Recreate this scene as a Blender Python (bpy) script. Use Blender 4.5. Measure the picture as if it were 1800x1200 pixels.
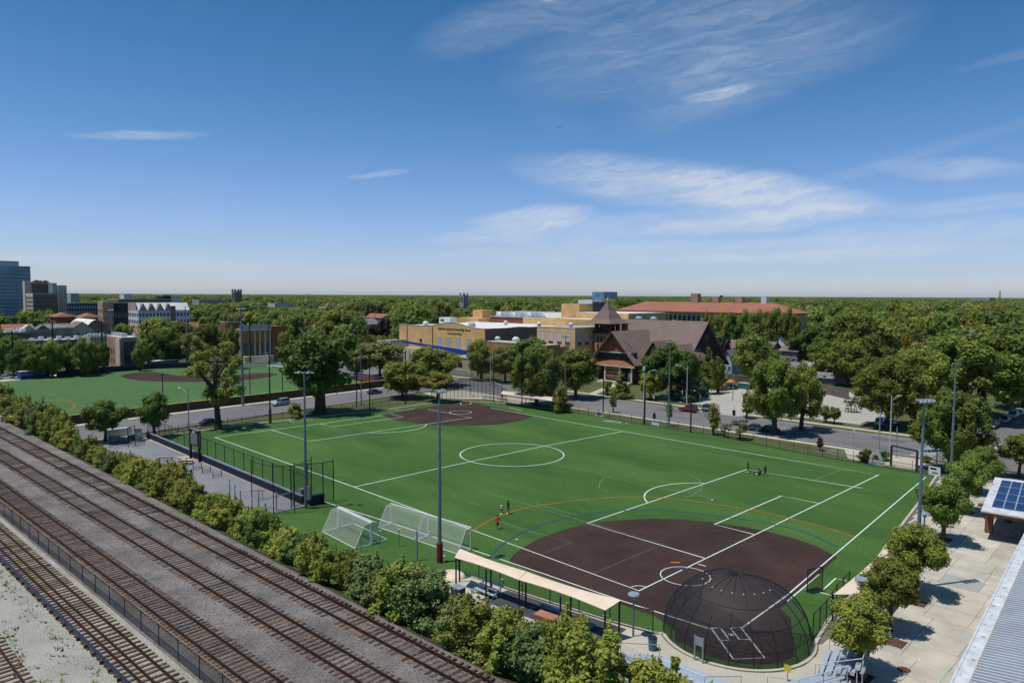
import bpy, math, random
import numpy as np
from mathutils import Vector, Matrix
R = math.radians
random.seed(7)
for _o in list(bpy.data.objects): bpy.data.objects.remove(_o)
SC = bpy.context.scene
COL = SC.collection

# ------------------------------------------------------------------ camera, sky, sun, exposure
F_, CX_, CY_, CH_, YAW, PITCH, ROLL = 1262.056, 39.2216, -87.7232, 27.9989, 2.3673314, 0.06393761, 0.00458853
fwd = Vector((math.cos(YAW)*math.cos(PITCH), math.sin(YAW)*math.cos(PITCH), -math.sin(PITCH)))
_r = Vector((math.sin(YAW), -math.cos(YAW), 0)); _u = _r.cross(fwd)
rgt = _r*math.cos(ROLL) + _u*math.sin(ROLL)
upv = -_r*math.sin(ROLL) + _u*math.cos(ROLL)
CAM = Vector((CX_, CY_, CH_))
cd = bpy.data.cameras.new('camera'); cam = bpy.data.objects.new('camera', cd); COL.objects.link(cam)
m = Matrix.Identity(4)
for i in range(3):
    m[i][0] = rgt[i]; m[i][1] = upv[i]; m[i][2] = -fwd[i]; m[i][3] = CAM[i]
cam.matrix_world = m
cd.sensor_width = 36; cd.lens = F_/1800*36; cd.clip_start = 0.5; cd.clip_end = 60000
SC.camera = cam

SUN_AZ = math.atan2(-.88, -.47)          # compass-free world angle of the sun's bearing
SUN_EL = R(70.5)
sd = Vector((math.cos(SUN_AZ)*math.cos(SUN_EL), math.sin(SUN_AZ)*math.cos(SUN_EL), math.sin(SUN_EL)))
SL = bpy.data.lights.new('sun', 'SUN'); SL.energy = 3.9; SL.angle = R(0.53); SL.color = (1.0, .955, .88)
so = bpy.data.objects.new('sun', SL); COL.objects.link(so)
so.rotation_euler = sd.to_track_quat('Z', 'Y').to_euler(); so.location = (0, 0, 200)

W = bpy.data.worlds.new('World'); SC.world = W; W.use_nodes = True
nt = W.node_tree; N = nt.nodes; L = nt.links
for n in list(N): N.remove(n)
def nd(t, **k):
    n = N.new(t)
    for a, b in k.items(): setattr(n, a, b)
    return n
def mth(op, a, b=None, c=None, clamp=False):
    n = nd('ShaderNodeMath', operation=op, use_clamp=clamp)
    for i, v in enumerate((a, b, c)):
        if v is None: continue
        if isinstance(v, (int, float)): n.inputs[i].default_value = v
        else: L.new(v, n.inputs[i])
    return n.outputs[0]
sky = nd('ShaderNodeTexSky', sky_type='NISHITA')
sky.sun_disc = False; sky.sun_elevation = SUN_EL; sky.sun_rotation = math.pi/2 - SUN_AZ
sky.altitude = 200; sky.air_density = 1.0; sky.dust_density = 0.9; sky.ozone_density = 3.0
tc = nd('ShaderNodeTexCoord')
sp = nd('ShaderNodeSeparateXYZ'); L.new(tc.outputs['Generated'], sp.inputs[0])
X_, Y_, Z_ = sp.outputs
el = mth('MULTIPLY', mth('ARCSINE', Z_), 57.2958)                       # elevation in degrees
# azimuth to the right of the view's bearing, in degrees (plain compass bearing about the observer)
cy_, sy_ = math.cos(YAW), math.sin(YAW)
fx = mth('ADD', mth('MULTIPLY', X_, cy_), mth('MULTIPLY', Y_, sy_))
rx = mth('ADD', mth('MULTIPLY', X_, sy_), mth('MULTIPLY', Y_, -cy_))
az = mth('MULTIPLY', mth('ARCTAN2', rx, fx), 57.2958)
def vec3(a, b, c):
    n = nd('ShaderNodeCombineXYZ')
    for i, v in enumerate((a, b, c)):
        if isinstance(v, (int, float)): n.inputs[i].default_value = v
        else: L.new(v, n.inputs[i])
    return n.outputs[0]
def noise(v, s, det=5, rough=.55, dist=0):
    n = nd('ShaderNodeTexNoise'); n.inputs['Scale'].default_value = s; n.inputs['Detail'].default_value = det
    n.inputs['Roughness'].default_value = rough; n.inputs['Distortion'].default_value = dist
    L.new(v, n.inputs['Vector']); return n.outputs['Fac']
def ramp(v, a, b, c=0., d=1.):
    n = nd('ShaderNodeMapRange', interpolation_type='SMOOTHSTEP'); L.new(v, n.inputs[0])
    for i, q in enumerate((a, b, c, d)): n.inputs[i+1].default_value = q
    return n.outputs[0]
# warp of the cloud field and streaky texture
wv = vec3(mth('MULTIPLY', az, .05), mth('MULTIPLY', el, .12), 0)
warp = mth('MULTIPLY', mth('SUBTRACT', noise(wv, 1.6, 4), .5), 5.0)
warp2 = mth('MULTIPLY', mth('SUBTRACT', noise(wv, 2.3, 4, .6), .5), 2.6)
azw = mth('ADD', az, warp); elw = mth('ADD', el, warp2)
tilt = mth('SUBTRACT', elw, mth('MULTIPLY', azw, .10))
streak = ramp(noise(vec3(mth('MULTIPLY', azw, .10), mth('MULTIPLY', tilt, .75), 0), 1.5, 9, .62, .6), .36, .74)
fine = ramp(noise(vec3(mth('MULTIPLY', azw, .35), mth('MULTIPLY', tilt, 1.6), 3.), 1.4, 8, .65, .9), .3, .75)
tex = mth('ADD', mth('MULTIPLY', streak, .65), mth('MULTIPLY', fine, .35))
def wisp(a0, e0, wa, we, rot, k, hard=0.):
    c, s = math.cos(R(rot)), math.sin(R(rot))
    da = mth('SUBTRACT', azw if hard == 0 else mth('ADD', az, mth('MULTIPLY', warp, .35)), a0)
    de = mth('SUBTRACT', elw if hard == 0 else mth('ADD', el, mth('MULTIPLY', warp2, .35)), e0)
    u = mth('DIVIDE', mth('ADD', mth('MULTIPLY', da, c), mth('MULTIPLY', de, s)), wa)
    v = mth('DIVIDE', mth('SUBTRACT', mth('MULTIPLY', de, c), mth('MULTIPLY', da, s)), we)
    d = mth('ADD', mth('MULTIPLY', u, u), mth('MULTIPLY', v, v))
    return mth('MULTIPLY', ramp(d, 1.0, 0.0), k)
dens = None
for w in ((12.5, 8.4, 14.5, 2.3, -8, .95, 1), (20, 7.4, 10, 1.7, -8, .7, 0), (9, 5.2, 15, 1.3, 3, .5, 0), (30, 4.4, 12, 1.2, 2, .45, 0), (1.5, 6.0, 6, 1.2, 6, 1.0, 1), (-2, 4.6, 6, .8, 4, .5, 1),
          (19, 5.6, 10, 1.0, 4, .7, 1), (11, 3.4, 22, 1.2, 1, .5, 1), (24, 3.0, 13, .6, 2, .55, 1), (14, 19.5, 17, 4.5, 12, .36, 0),
          (18, 16.0, 12, 3.0, 14, .32, 0), (3, 21.5, 13, 2.4, 17, .3, 0), (15.6, 14.9, 3.6, .5, 6, .6, 1), (1.8, 22.2, 1.7, .5, -14, .9, 1),
          (28.5, 21.2, 1.0, .4, 0, .55, 1), (-27.0, 10.9, 5.0, .38, 7, .6, 1), (-10.5, 9.3, 3.2, .3, 8, .4, 1), (27, 9.0, 6.5, .5, 12, .16, 1),
          (32, 10.5, 12, .5, 12, .12, 1), (31, 8.6, 5, .9, -6, .5, 1), (33, 6.2, 8, .7, 4, .45, 1), (-29, 2.2, 9, .8, 0, .5, 0), (-16, 1.7, 12, .9, 0, .35, 0),
          (35, 15.3, 5, .4, 6, .18, 1), (23, 1.0, 22, .8, 0, .3, 0)):
    x = wisp(*w); dens = x if dens is None else mth('ADD', dens, x)
# thin veil of cirrus carried on round the whole sky
veil = mth('MULTIPLY', ramp(noise(wv, .9, 6, .6), .52, .85), .22)
dens = mth('ADD', dens, veil)
cl = mth('MULTIPLY', dens, mth('ADD', mth('MULTIPLY', tex, .85), .30), clamp=True)
cl = mth('MULTIPLY', cl, ramp(el, -1.5, .5))
cl = mth('MULTIPLY', cl, .80)
# colour grade of clear air by height above the horizon, the same all round
cr = nd('ShaderNodeValToRGB'); L.new(mth('DIVIDE', mth('MAXIMUM', el, 0), 25.), cr.inputs[0])
st_ = [(0., (1.65,1.75,2.2)), (.06, (1.25,1.36,1.85)), (.14, (1.08,1.20,1.62)), (.27, (.93,1.10,1.50)), (.46, (.66,.99,1.32)), (.68, (.45,.87,1.16)), (.9, (.31,.77,1.06)), (1., (.29,.75,1.03))]
while len(cr.color_ramp.elements) < len(st_): cr.color_ramp.elements.new(.5)
for e_, (p_, c_) in zip(cr.color_ramp.elements, st_): e_.position = p_; e_.color = (*[v/2.2 for v in c_], 1)
gm = nd('ShaderNodeVectorMath', operation='MULTIPLY'); L.new(sky.outputs[0], gm.inputs[0]); L.new(cr.outputs[0], gm.inputs[1])
gs = nd('ShaderNodeVectorMath', operation='SCALE'); L.new(gm.outputs[0], gs.inputs[0]); gs.inputs['Scale'].default_value = 2.2
hsv = gs
mx = nd('ShaderNodeMix', data_type='RGBA'); L.new(cl, mx.inputs['Factor']); L.new(hsv.outputs[0], mx.inputs['A'])
mx.inputs['B'].default_value = (7.2, 8.0, 9.2, 1)
bg = nd('ShaderNodeBackground'); bg.inputs['Strength'].default_value = 0.08
L.new(mx.outputs['Result'], bg.inputs['Color'])
wo = nd('ShaderNodeOutputWorld'); L.new(bg.outputs[0], wo.inputs[0])
SC.view_settings.view_transform = 'Standard'; SC.view_settings.look = 'None'
SC.view_settings.exposure = 0.12; SC.view_settings.gamma = 1
try: SC.view_settings.use_curve_mapping = False
except Exception: pass
SC.cycles.max_bounces = 6; SC.cycles.transparent_max_bounces = 24; SC.cycles.diffuse_bounces = 3
SC.cycles.glossy_bounces = 2; SC.cycles.transmission_bounces = 2; SC.cycles.caustics_reflective = False; SC.cycles.caustics_refractive = False

# ------------------------------------------------------------------ survey: turning measured bearings into places
def ray(x, y): return fwd + rgt*((x-900)/F_) - upv*((y-600)/F_)
def G(x, y, z=0.):
    d = ray(x, y); p = CAM + d*((z-CH_)/d.z); return Vector((p.x, p.y, z))
def HT(x, y, top, z=0.):
    p = G(x, y, z); d = ray(x, top); lo = math.hypot(p.x-CX_, p.y-CY_)
    return p, CH_ + d.z*lo/math.hypot(d.x, d.y) - z
def PY(x, y, Y):
    d = ray(x, y); t = (Y-CY_)/d.y; p = CAM+d*t; return p.x, p.z
def PX(x, y, X):
    d = ray(x, y); t = (X-CX_)/d.x; p = CAM+d*t; return p.y, p.z
def PR(p):
    d = Vector(p)-CAM; z = d.dot(fwd); return 900+F_*d.dot(rgt)/z, 600-F_*d.dot(upv)/z, z

# ------------------------------------------------------------------ materials
MATS = {}
def mat(name, col, rough=.85, var=.18, scale=.6, bump=0., bscale=12., metal=0., spec=.3, col2=None, rand=0., det=5, stretch=None, fine=0., fscale=30.):
    if name in MATS: return MATS[name]
    m = bpy.data.materials.new(name); m.use_nodes = True; MATS[name] = m
    n = m.node_tree.nodes; l = m.node_tree.links; b = n['Principled BSDF']
    b.inputs['Roughness'].default_value = rough; b.inputs['Metallic'].default_value = metal
    b.inputs['Specular IOR Level'].default_value = spec
    t = n.new('ShaderNodeTexCoord'); src = t.outputs['Object']
    if rand: src = n.new('ShaderNodeNewGeometry').outputs['Position']
    if stretch:
        mp = n.new('ShaderNodeMapping'); mp.inputs['Scale'].default_value = stretch; l.new(src, mp.inputs[0]); src = mp.outputs[0]
    c2 = col2 or tuple(c*(1-var*1.6) for c in col); c1 = col if col2 else tuple(min(1, c*(1+var)) for c in col)
    nz = n.new('ShaderNodeTexNoise'); nz.inputs['Scale'].default_value = scale; nz.inputs['Detail'].default_value = det; nz.inputs['Roughness'].default_value = .6
    l.new(src, nz.inputs['Vector'])
    mr = n.new('ShaderNodeMapRange'); l.new(nz.outputs['Fac'], mr.inputs[0]); mr.inputs[1].default_value = .32; mr.inputs[2].default_value = .68
    mx = n.new('ShaderNodeMix'); mx.data_type = 'RGBA'; l.new(mr.outputs[0], mx.inputs['Factor'])
    mx.inputs['A'].default_value = (*c2, 1); mx.inputs['B'].default_value = (*c1, 1); out = mx.outputs['Result']
    if fine:
        f = n.new('ShaderNodeTexNoise'); f.inputs['Scale'].default_value = fscale; f.inputs['Detail'].default_value = 3
        l.new(t.outputs['Object'], f.inputs['Vector'])
        fr = n.new('ShaderNodeMapRange'); l.new(f.outputs['Fac'], fr.inputs[0]); fr.inputs[1].default_value = .3; fr.inputs[2].default_value = .7
        fr.inputs[3].default_value = 1-fine; fr.inputs[4].default_value = 1+fine
        vm = n.new('ShaderNodeVectorMath'); vm.operation = 'SCALE'; l.new(out, vm.inputs[0]); l.new(fr.outputs[0], vm.inputs['Scale']); out = vm.outputs[0]
    if rand:
        oi = n.new('ShaderNodeObjectInfo'); rr = n.new('ShaderNodeMapRange'); l.new(oi.outputs['Random'], rr.inputs[0])
        rr.inputs[3].default_value = 1-rand; rr.inputs[4].default_value = 1+rand
        vm = n.new('ShaderNodeVectorMath'); vm.operation = 'SCALE'; l.new(out, vm.inputs[0]); l.new(rr.outputs[0], vm.inputs['Scale']); out = vm.outputs[0]
    l.new(out, b.inputs['Base Color'])
    if bump:
        bz = n.new('ShaderNodeTexNoise'); bz.inputs['Scale'].default_value = bscale; bz.inputs['Detail'].default_value = 4
        l.new(src, bz.inputs['Vector']); bp = n.new('ShaderNodeBump'); bp.inputs['Strength'].default_value = bump; bp.inputs['Distance'].default_value = .05
        l.new(bz.outputs['Fac'], bp.inputs['Height']); l.new(bp.outputs[0], b.inputs['Normal'])
    return m
def leafmat(name, c1, c2, trans=.38, rand=.22):
    m = bpy.data.materials.new(name); m.use_nodes = True; MATS[name] = m
    n = m.node_tree.nodes; l = m.node_tree.links; b = n['Principled BSDF']; o = n['Material Output']
    b.inputs['Roughness'].default_value = .6; b.inputs['Specular IOR Level'].default_value = .22
    g = n.new('ShaderNodeNewGeometry'); t = n.new('ShaderNodeTexCoord'); oi = n.new('ShaderNodeObjectInfo')
    nz = n.new('ShaderNodeTexNoise'); nz.inputs['Scale'].default_value = 3.2; nz.inputs['Detail'].default_value = 4; l.new(t.outputs['Object'], nz.inputs['Vector'])
    a = n.new('ShaderNodeMath'); a.operation = 'MULTIPLY_ADD'; l.new(g.outputs['Random Per Island'], a.inputs[0]); a.inputs[1].default_value = .55
    b2 = n.new('ShaderNodeMapRange'); l.new(nz.outputs['Fac'], b2.inputs[0]); b2.inputs[1].default_value = .3; b2.inputs[2].default_value = .7; b2.inputs[4].default_value = .55
    l.new(b2.outputs[0], a.inputs[2])
    mx = n.new('ShaderNodeMix'); mx.data_type = 'RGBA'; l.new(a.outputs[0], mx.inputs['Factor'])
    mx.inputs['A'].default_value = (*c2, 1); mx.inputs['B'].default_value = (*c1, 1)
    hs = n.new('ShaderNodeHueSaturation'); l.new(mx.outputs['Result'], hs.inputs['Color'])
    r1 = n.new('ShaderNodeMapRange'); l.new(oi.outputs['Random'], r1.inputs[0]); r1.inputs[3].default_value = 1-rand*1.3; r1.inputs[4].default_value = 1+rand; l.new(r1.outputs[0], hs.inputs['Value'])
    w = n.new('ShaderNodeTexWhiteNoise'); w.noise_dimensions = '1D'; l.new(oi.outputs['Random'], w.inputs['W'])
    r2 = n.new('ShaderNodeMapRange'); l.new(w.outputs['Value'], r2.inputs[0]); r2.inputs[3].default_value = .5-.028; r2.inputs[4].default_value = .5+.018; l.new(r2.outputs[0], hs.inputs['Hue'])
    l.new(hs.outputs[0], b.inputs['Base Color'])
    tr = n.new('ShaderNodeBsdfTranslucent'); l.new(hs.outputs[0], tr.inputs['Color'])
    ms = n.new('ShaderNodeMixShader'); ms.inputs[0].default_value = trans; l.new(b.outputs[0], ms.inputs[1]); l.new(tr.outputs[0], ms.inputs[2]); l.new(ms.outputs[0], o.inputs['Surface'])
    return m
def meshmat(name, col, opac, sc=0):
    if name in MATS: return MATS[name]
    m = bpy.data.materials.new(name); m.use_nodes = True; MATS[name] = m
    n = m.node_tree.nodes; l = m.node_tree.links; b = n['Principled BSDF']; o = n['Material Output']
    b.inputs['Base Color'].default_value = (*col, 1); b.inputs['Roughness'].default_value = .7
    tr = n.new('ShaderNodeBsdfTransparent'); ms = n.new('ShaderNodeMixShader'); ms.inputs[0].default_value = opac
    nz = n.new('ShaderNodeTexNoise'); nz.inputs['Scale'].default_value = .7; t = n.new('ShaderNodeTexCoord'); l.new(t.outputs['Object'], nz.inputs['Vector'])
    mr = n.new('ShaderNodeMapRange'); l.new(nz.outputs['Fac'], mr.inputs[0]); mr.inputs[3].default_value = opac*.75; mr.inputs[4].default_value = opac*1.25; l.new(mr.outputs[0], ms.inputs[0])
    l.new(tr.outputs[0], ms.inputs[1]); l.new(b.outputs[0], ms.inputs[2]); l.new(ms.outputs[0], o.inputs['Surface'])
    return m
def brickmat(name, c1, c2, mortar, sx=.45, rough=.9):
    m = bpy.data.materials.new(name); m.use_nodes = True; MATS[name] = m
    n = m.node_tree.nodes; l = m.node_tree.links; b = n['Principled BSDF']; b.inputs['Roughness'].default_value = rough; b.inputs['Specular IOR Level'].default_value = .15
    g = n.new('ShaderNodeNewGeometry'); s = n.new('ShaderNodeSeparateXYZ'); l.new(g.outputs['Position'], s.inputs[0])
    ad = n.new('ShaderNodeMath'); ad.operation = 'ADD'; l.new(s.outputs[0], ad.inputs[0]); l.new(s.outputs[1], ad.inputs[1])
    cb = n.new('ShaderNodeCombineXYZ'); l.new(ad.outputs[0], cb.inputs[0]); l.new(s.outputs[2], cb.inputs[1])
    br = n.new('ShaderNodeTexBrick'); l.new(cb.outputs[0], br.inputs['Vector']); br.inputs['Scale'].default_value = 1
    br.inputs['Brick Width'].default_value = sx; br.inputs['Row Height'].default_value = sx*.33; br.inputs['Mortar Size'].default_value = .012
    br.inputs['Color1'].default_value = (*c1, 1); br.inputs['Color2'].default_value = (*c2, 1); br.inputs['Mortar'].default_value = (*mortar, 1)
    nz = n.new('ShaderNodeTexNoise'); nz.inputs['Scale'].default_value = .35; nz.inputs['Detail'].default_value = 6; l.new(g.outputs['Position'], nz.inputs['Vector'])
    mr = n.new('ShaderNodeMapRange'); l.new(nz.outputs['Fac'], mr.inputs[0]); mr.inputs[1].default_value = .3; mr.inputs[2].default_value = .7; mr.inputs[3].default_value = .82; mr.inputs[4].default_value = 1.12
    vm = n.new('ShaderNodeVectorMath'); vm.operation = 'SCALE'; l.new(br.outputs['Color'], vm.inputs[0]); l.new(mr.outputs[0], vm.inputs['Scale']); l.new(vm.outputs[0], b.inputs['Base Color'])
    return m

# ------------------------------------------------------------------ mesh builder
class MB:
    def __init__(s): s.v = []; s.f = []
    def add(s, vs, fs):
        o = len(s.v); s.v += [tuple(v) for v in vs]; s.f += [tuple(i+o for i in f) for f in fs]; return s
    def box(s, x0, x1, y0, y1, z0, z1):
        return s.add([(x0,y0,z0),(x1,y0,z0),(x1,y1,z0),(x0,y1,z0),(x0,y0,z1),(x1,y0,z1),(x1,y1,z1),(x0,y1,z1)],
                     [(0,3,2,1),(4,5,6,7),(0,1,5,4),(1,2,6,5),(2,3,7,6),(3,0,4,7)])
    def quad(s, a, b, c, d): return s.add([a,b,c,d], [(0,1,2,3)])
    def prism(s, poly, z0, z1, top=True, bottom=True):
        n = len(poly); vs = [(p[0],p[1],z0) for p in poly]+[(p[0],p[1],z1) for p in poly]
        fs = [(i,(i+1)%n,n+(i+1)%n,n+i) for i in range(n)]
        if top: fs.append(tuple(range(n,2*n)))
        if bottom: fs.append(tuple(reversed(range(n))))
        return s.add(vs, fs)
    def sheet(s, poly, z): return s.add([(p[0],p[1],z) for p in poly], [tuple(range(len(poly)))])
    def tube(s, a, b, r0, r1=None, n=8, cap=True):
        a = Vector(a); b = Vector(b); r1 = r0 if r1 is None else r1; d = (b-a).normalized()
        u = d.orthogonal().normalized(); w = d.cross(u); vs = []
        for p, r in ((a,r0),(b,r1)):
            for i in range(n):
                t = 2*math.pi*i/n; vs.append(p+(u*math.cos(t)+w*math.sin(t))*r)
        fs = [(i,(i+1)%n,n+(i+1)%n,n+i) for i in range(n)]
        if cap: fs += [tuple(reversed(range(n))), tuple(range(n,2*n))]
        return s.add(vs, fs)
    def bar(s, a, b, w, h):
        a = Vector(a); b = Vector(b); d = (b-a).normalized(); u = Vector((0,0,1)).cross(d)
        if u.length < 1e-4: u = Vector((1,0,0))
        u.normalize(); v = d.cross(u); vs = []
        for p in (a,b):
            for x, y in ((-1,-1),(1,-1),(1,1),(-1,1)): vs.append(p+u*(x*w/2)+v*(y*h/2))
        return s.add(vs, [(0,3,2,1),(4,5,6,7),(0,1,5,4),(1,2,6,5),(2,3,7,6),(3,0,4,7)])
    def ball(s, c, r, n=8, m=5, sz=1.):
        vs = []; c = Vector(c)
        for j in range(m+1):
            p = math.pi*j/m
            for i in range(n):
                t = 2*math.pi*i/n; vs.append((c.x+r*math.sin(p)*math.cos(t), c.y+r*math.sin(p)*math.sin(t), c.z+r*sz*math.cos(p)))
        return s.add(vs, [(j*n+i,(j+1)*n+i,(j+1)*n+(i+1)%n,j*n+(i+1)%n) for j in range(m) for i in range(n)])
    def stroke(s, pts, w, z, closed=False):
        P = [Vector((p[0],p[1])) for p in pts]; n = len(P); vs = []
        for i in range(n):
            a = P[(i-1)%n] if (closed or i) else P[i]; b = P[(i+1)%n] if (closed or i < n-1) else P[i]
            d = (b-a); d = d.normalized() if d.length else Vector((1,0)); q = Vector((-d.y,d.x))*w/2
            vs += [(*(P[i]+q),z),(*(P[i]-q),z)]
        m_ = n if closed else n-1
        return s.add(vs, [(2*i,2*i+1,(2*i+3)%(2*n),(2*i+2)%(2*n)) for i in range(m_)])
    def mesh(s, name, mt, smooth=False):
        me = bpy.data.meshes.new(name); me.from_pydata(s.v, [], s.f); me.materials.append(mt)
        if smooth:
            me.polygons.foreach_set('use_smooth', [True]*len(me.polygons))
        me.update(); return me
    def build(s, name, mt, parent=None, world=False, smooth=False, kind=None, label=None, group=None, cat=None):
        if world and parent is not None:
            q = parent.location; s.v = [(v[0]-q.x, v[1]-q.y, v[2]-q.z) for v in s.v]
        return link(name, s.mesh(name, mt, smooth), parent, kind=kind, label=label, group=group, cat=cat)
def link(name, me, parent=None, loc=(0,0,0), rot=(0,0,0), scl=None, kind=None, label=None, group=None, cat=None):
    o = bpy.data.objects.new(name, me); COL.objects.link(o); o.parent = parent
    o.location = loc; o.rotation_euler = rot
    if scl: o.scale = scl
    if kind: o['kind'] = kind
    if label: o['label'] = label
    if group: o['group'] = group
    if cat: o['category'] = cat
    return o
def thing(name, label, cat, loc=(0,0,0), rz=0, group=None):
    return link(name, None, None, loc, (0,0,rz), label=label, cat=cat, group=group)
def struct(name, mb, mt, parent=None): return mb.build(name, mt, parent, kind='structure' if parent is None else None)
def box(x0,x1,y0,y1,z0,z1): return MB().box(x0,x1,y0,y1,z0,z1)
def smooth_pts(pts, n=6, closed=False):
    P = [Vector((p[0],p[1])) for p in pts]; out = []; k = len(P)
    for i in range(k if closed else k-1):
        a = P[(i-1)%k] if (closed or i) else P[i]; b = P[i]; c = P[(i+1)%k]; d = P[(i+2)%k] if (closed or i+2 < k) else c
        for j in range(n):
            t = j/n; out.append(.5*((2*b)+(c-a)*t+(2*a-5*b+4*c-d)*t*t+(-a+3*b-3*c+d)*t**3))
    if not closed: out.append(P[-1])
    return out
def gp(*q): return [G(*p)[:2] for p in q]
# ------------------------------------------------------------------ palette
M_ground = mat('meadow_ground', (.062,.078,.030), .95, .3, .05, col2=(.035,.046,.018), det=8, fine=.3, fscale=3)
M_lawn = mat('mown_lawn', (.095,.105,.036), .95, .3, .12, col2=(.060,.075,.024), det=8, fine=.25, fscale=5)
M_turf = mat('artificial_turf', (.064,.132,.028), .9, .1, .11, col2=(.028,.078,.013), det=10, stretch=(.3,1,1), fine=.22, fscale=3.2, spec=.2)
M_turf2 = mat('artificial_turf_west', (.062,.138,.038), .9, .1, .03, col2=(.044,.104,.026), det=7, stretch=(1,.35,1), fine=.14, fscale=.8)
M_dirt = mat('infield_crumb', (.056,.029,.022), .95, .2, .16, col2=(.025,.0135,.011), det=9, fine=.3, fscale=4)
M_white = mat('white_paint', (.62,.66,.62), .8, .08, .5)
M_faint = mat('worn_white_line', (.17,.24,.17), .85, .2, .8)
M_faintd = mat('worn_white_line_on_brown', (.12,.10,.095), .85, .2, .8)
M_orange = mat('orange_line', (.34,.105,.012), .85, .15, .5)
M_orangef = mat('pale_orange_line', (.18,.13,.03), .85, .2, .5)
M_blueline = mat('blue_line', (.012,.060,.115), .85, .2, .5)
M_asph = mat('asphalt', (.165,.160,.162), .92, .1, .06, col2=(.118,.115,.118), det=8, fine=.12, fscale=3)
M_asph2 = mat('asphalt_lot', (.40,.375,.33), .92, .1, .05, col2=(.31,.295,.26), det=8, fine=.1, fscale=1.5)
M_court = mat('grey_court_surface', (.205,.21,.225), .9, .08, .2, col2=(.155,.16,.175), det=7, fine=.1, fscale=4)
M_conc = mat('concrete', (.46,.42,.34), .9, .1, .3, col2=(.36,.33,.265), det=8, fine=.08, fscale=6)
M_concd = mat('grey_concrete', (.30,.29,.27), .9, .15, .4)
M_slab = mat('plaza_slab', (.44,.405,.335), .88, .14, .35, det=8, rand=.09, fine=.07, fscale=7)
M_slabg = mat('plaza_slab_grey', (.33,.325,.31), .88, .08, .5, det=8, rand=.06, fine=.07, fscale=7)
M_joint = mat('plaza_joint', (.13,.12,.10), .95)
M_curb = mat('kerb_stone', (.44,.42,.37), .9, .1, 1.5)
M_yellowline = mat('yellow_road_line', (.42,.27,.06), .8, .2, 1)
M_roadwhite = mat('road_white', (.55,.55,.53), .8, .2, 1)
M_ballast = mat('purple_grey_ballast', (.198,.176,.165), .95, .3, .35, col2=(.104,.091,.085), det=9, bump=.8, bscale=13, fine=.6, fscale=11)
M_ballast2 = mat('pale_limestone_ballast', (.33,.315,.275), .95, .3, .3, col2=(.24,.23,.20), det=9, bump=.7, bscale=14, fine=.4, fscale=13)
M_slope = mat('weedy_slope', (.06,.066,.028), .95, .3, .5, col2=(.035,.03,.018), det=8)
M_tie = mat('weathered_tie', (.100,.062,.040), .9, .3, 2.5, col2=(.032,.022,.018), det=6, rand=.42, fine=.25, fscale=9)
M_tie2 = mat('brown_tie_east', (.155,.095,.055), .9, .3, 2.5, col2=(.070,.042,.026), det=6, rand=.35, fine=.25, fscale=9)
M_rail = mat('rusty_rail', (.040,.024,.019), .6, .25, 2, metal=.3)
M_stain = mat('rust_stained_ballast', (.20,.105,.050), .95, .3, .55, col2=(.135,.112,.110), det=9, bump=.8, bscale=9, fine=.5, fscale=7)
M_thirdrail = mat('third_rail_cover', (.020,.021,.030), .35, .2, 2, spec=.6)
M_black = mat('black_paint', (.012,.013,.014), .55, .2, 2)
M_steel = mat('galvanised_steel', (.30,.36,.41), .45, .12, 1.5, metal=.35)
M_steelw = mat('pale_steel', (.55,.57,.58), .5, .1, 1.5, metal=.2)
M_pole = mat('blue_grey_pole', (.165,.21,.24), .5, .12, 1.5, metal=.3)
M_redpad = mat('red_pole_pad', (.20,.022,.018), .7, .15, 2)
M_rust = mat('rusty_band', (.13,.045,.026), .8, .2, 2)
M_net = meshmat('black_netting', (.01,.012,.013), .24)
M_netd = meshmat('dense_black_netting', (.012,.014,.018), .42)
M_chain = meshmat('chain_link', (.045,.045,.05), .38)
M_chaind = meshmat('dark_chain_link', (.025,.023,.028), .55)
M_gnet = meshmat('white_goal_net', (.75,.78,.8), .15)
M_canvas = mat('tan_canvas', (.66,.53,.42), .85, .05, .7)
M_navy = mat('navy_padding', (.011,.016,.036), .6, .2, 1)
M_purple = mat('purple_vinyl', (.040,.032,.115), .6, .15, 1)
M_blue = mat('bright_blue_vinyl', (.010,.055,.32), .6, .1, 1)
M_windscreen = mat('brown_windscreen', (.045,.036,.030), .85, .25, .8)
M_yel = mat('yellow_guard', (.62,.56,.06), .6, .1, 1)
M_trunk = mat('bark', (.075,.058,.042), .95, .3, 4, bump=.6, bscale=10)
M_mulch = mat('red_mulch', (.10,.043,.030), .95, .3, 3, fine=.3)
M_rock = mat('pale_stone', (.42,.40,.37), .9, .2, 1.5)
M_ybrick = brickmat('yellow_brick', (.70,.435,.18), (.62,.375,.15), (.55,.41,.23))
M_obrick = brickmat('orange_brick', (.42,.20,.085), (.33,.155,.07), (.35,.22,.13))
M_rbrick = brickmat('red_brick', (.26,.085,.05), (.20,.065,.04), (.22,.13,.10))
M_bbrick = brickmat('brown_and_shaded_brick', (.20,.155,.12), (.16,.125,.10), (.19,.16,.13))  # also paints the shaded side of the field house
M_pbrick = brickmat('pink_brick', (.42,.25,.18), (.36,.21,.155), (.36,.26,.2))
M_tanbrick = brickmat('tan_brick', (.46,.36,.23), (.40,.31,.20), (.40,.33,.24))
M_tile = mat('red_clay_tile', (.30,.118,.074), .85, .1, .15, col2=(.235,.094,.062), det=8, fine=.15, fscale=2.5, rand=.08)
M_shingle = mat('brown_shingle', (.190,.138,.118), .9, .1, .2, col2=(.152,.110,.094), det=8, fine=.13, fscale=3)
M_grayroof = mat('grey_shingle', (.17,.17,.175), .9, .15, .4, fine=.15, fscale=3)
M_roofwhite = mat('white_roof_membrane', (.62,.61,.58), .8, .08, .15)
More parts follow.
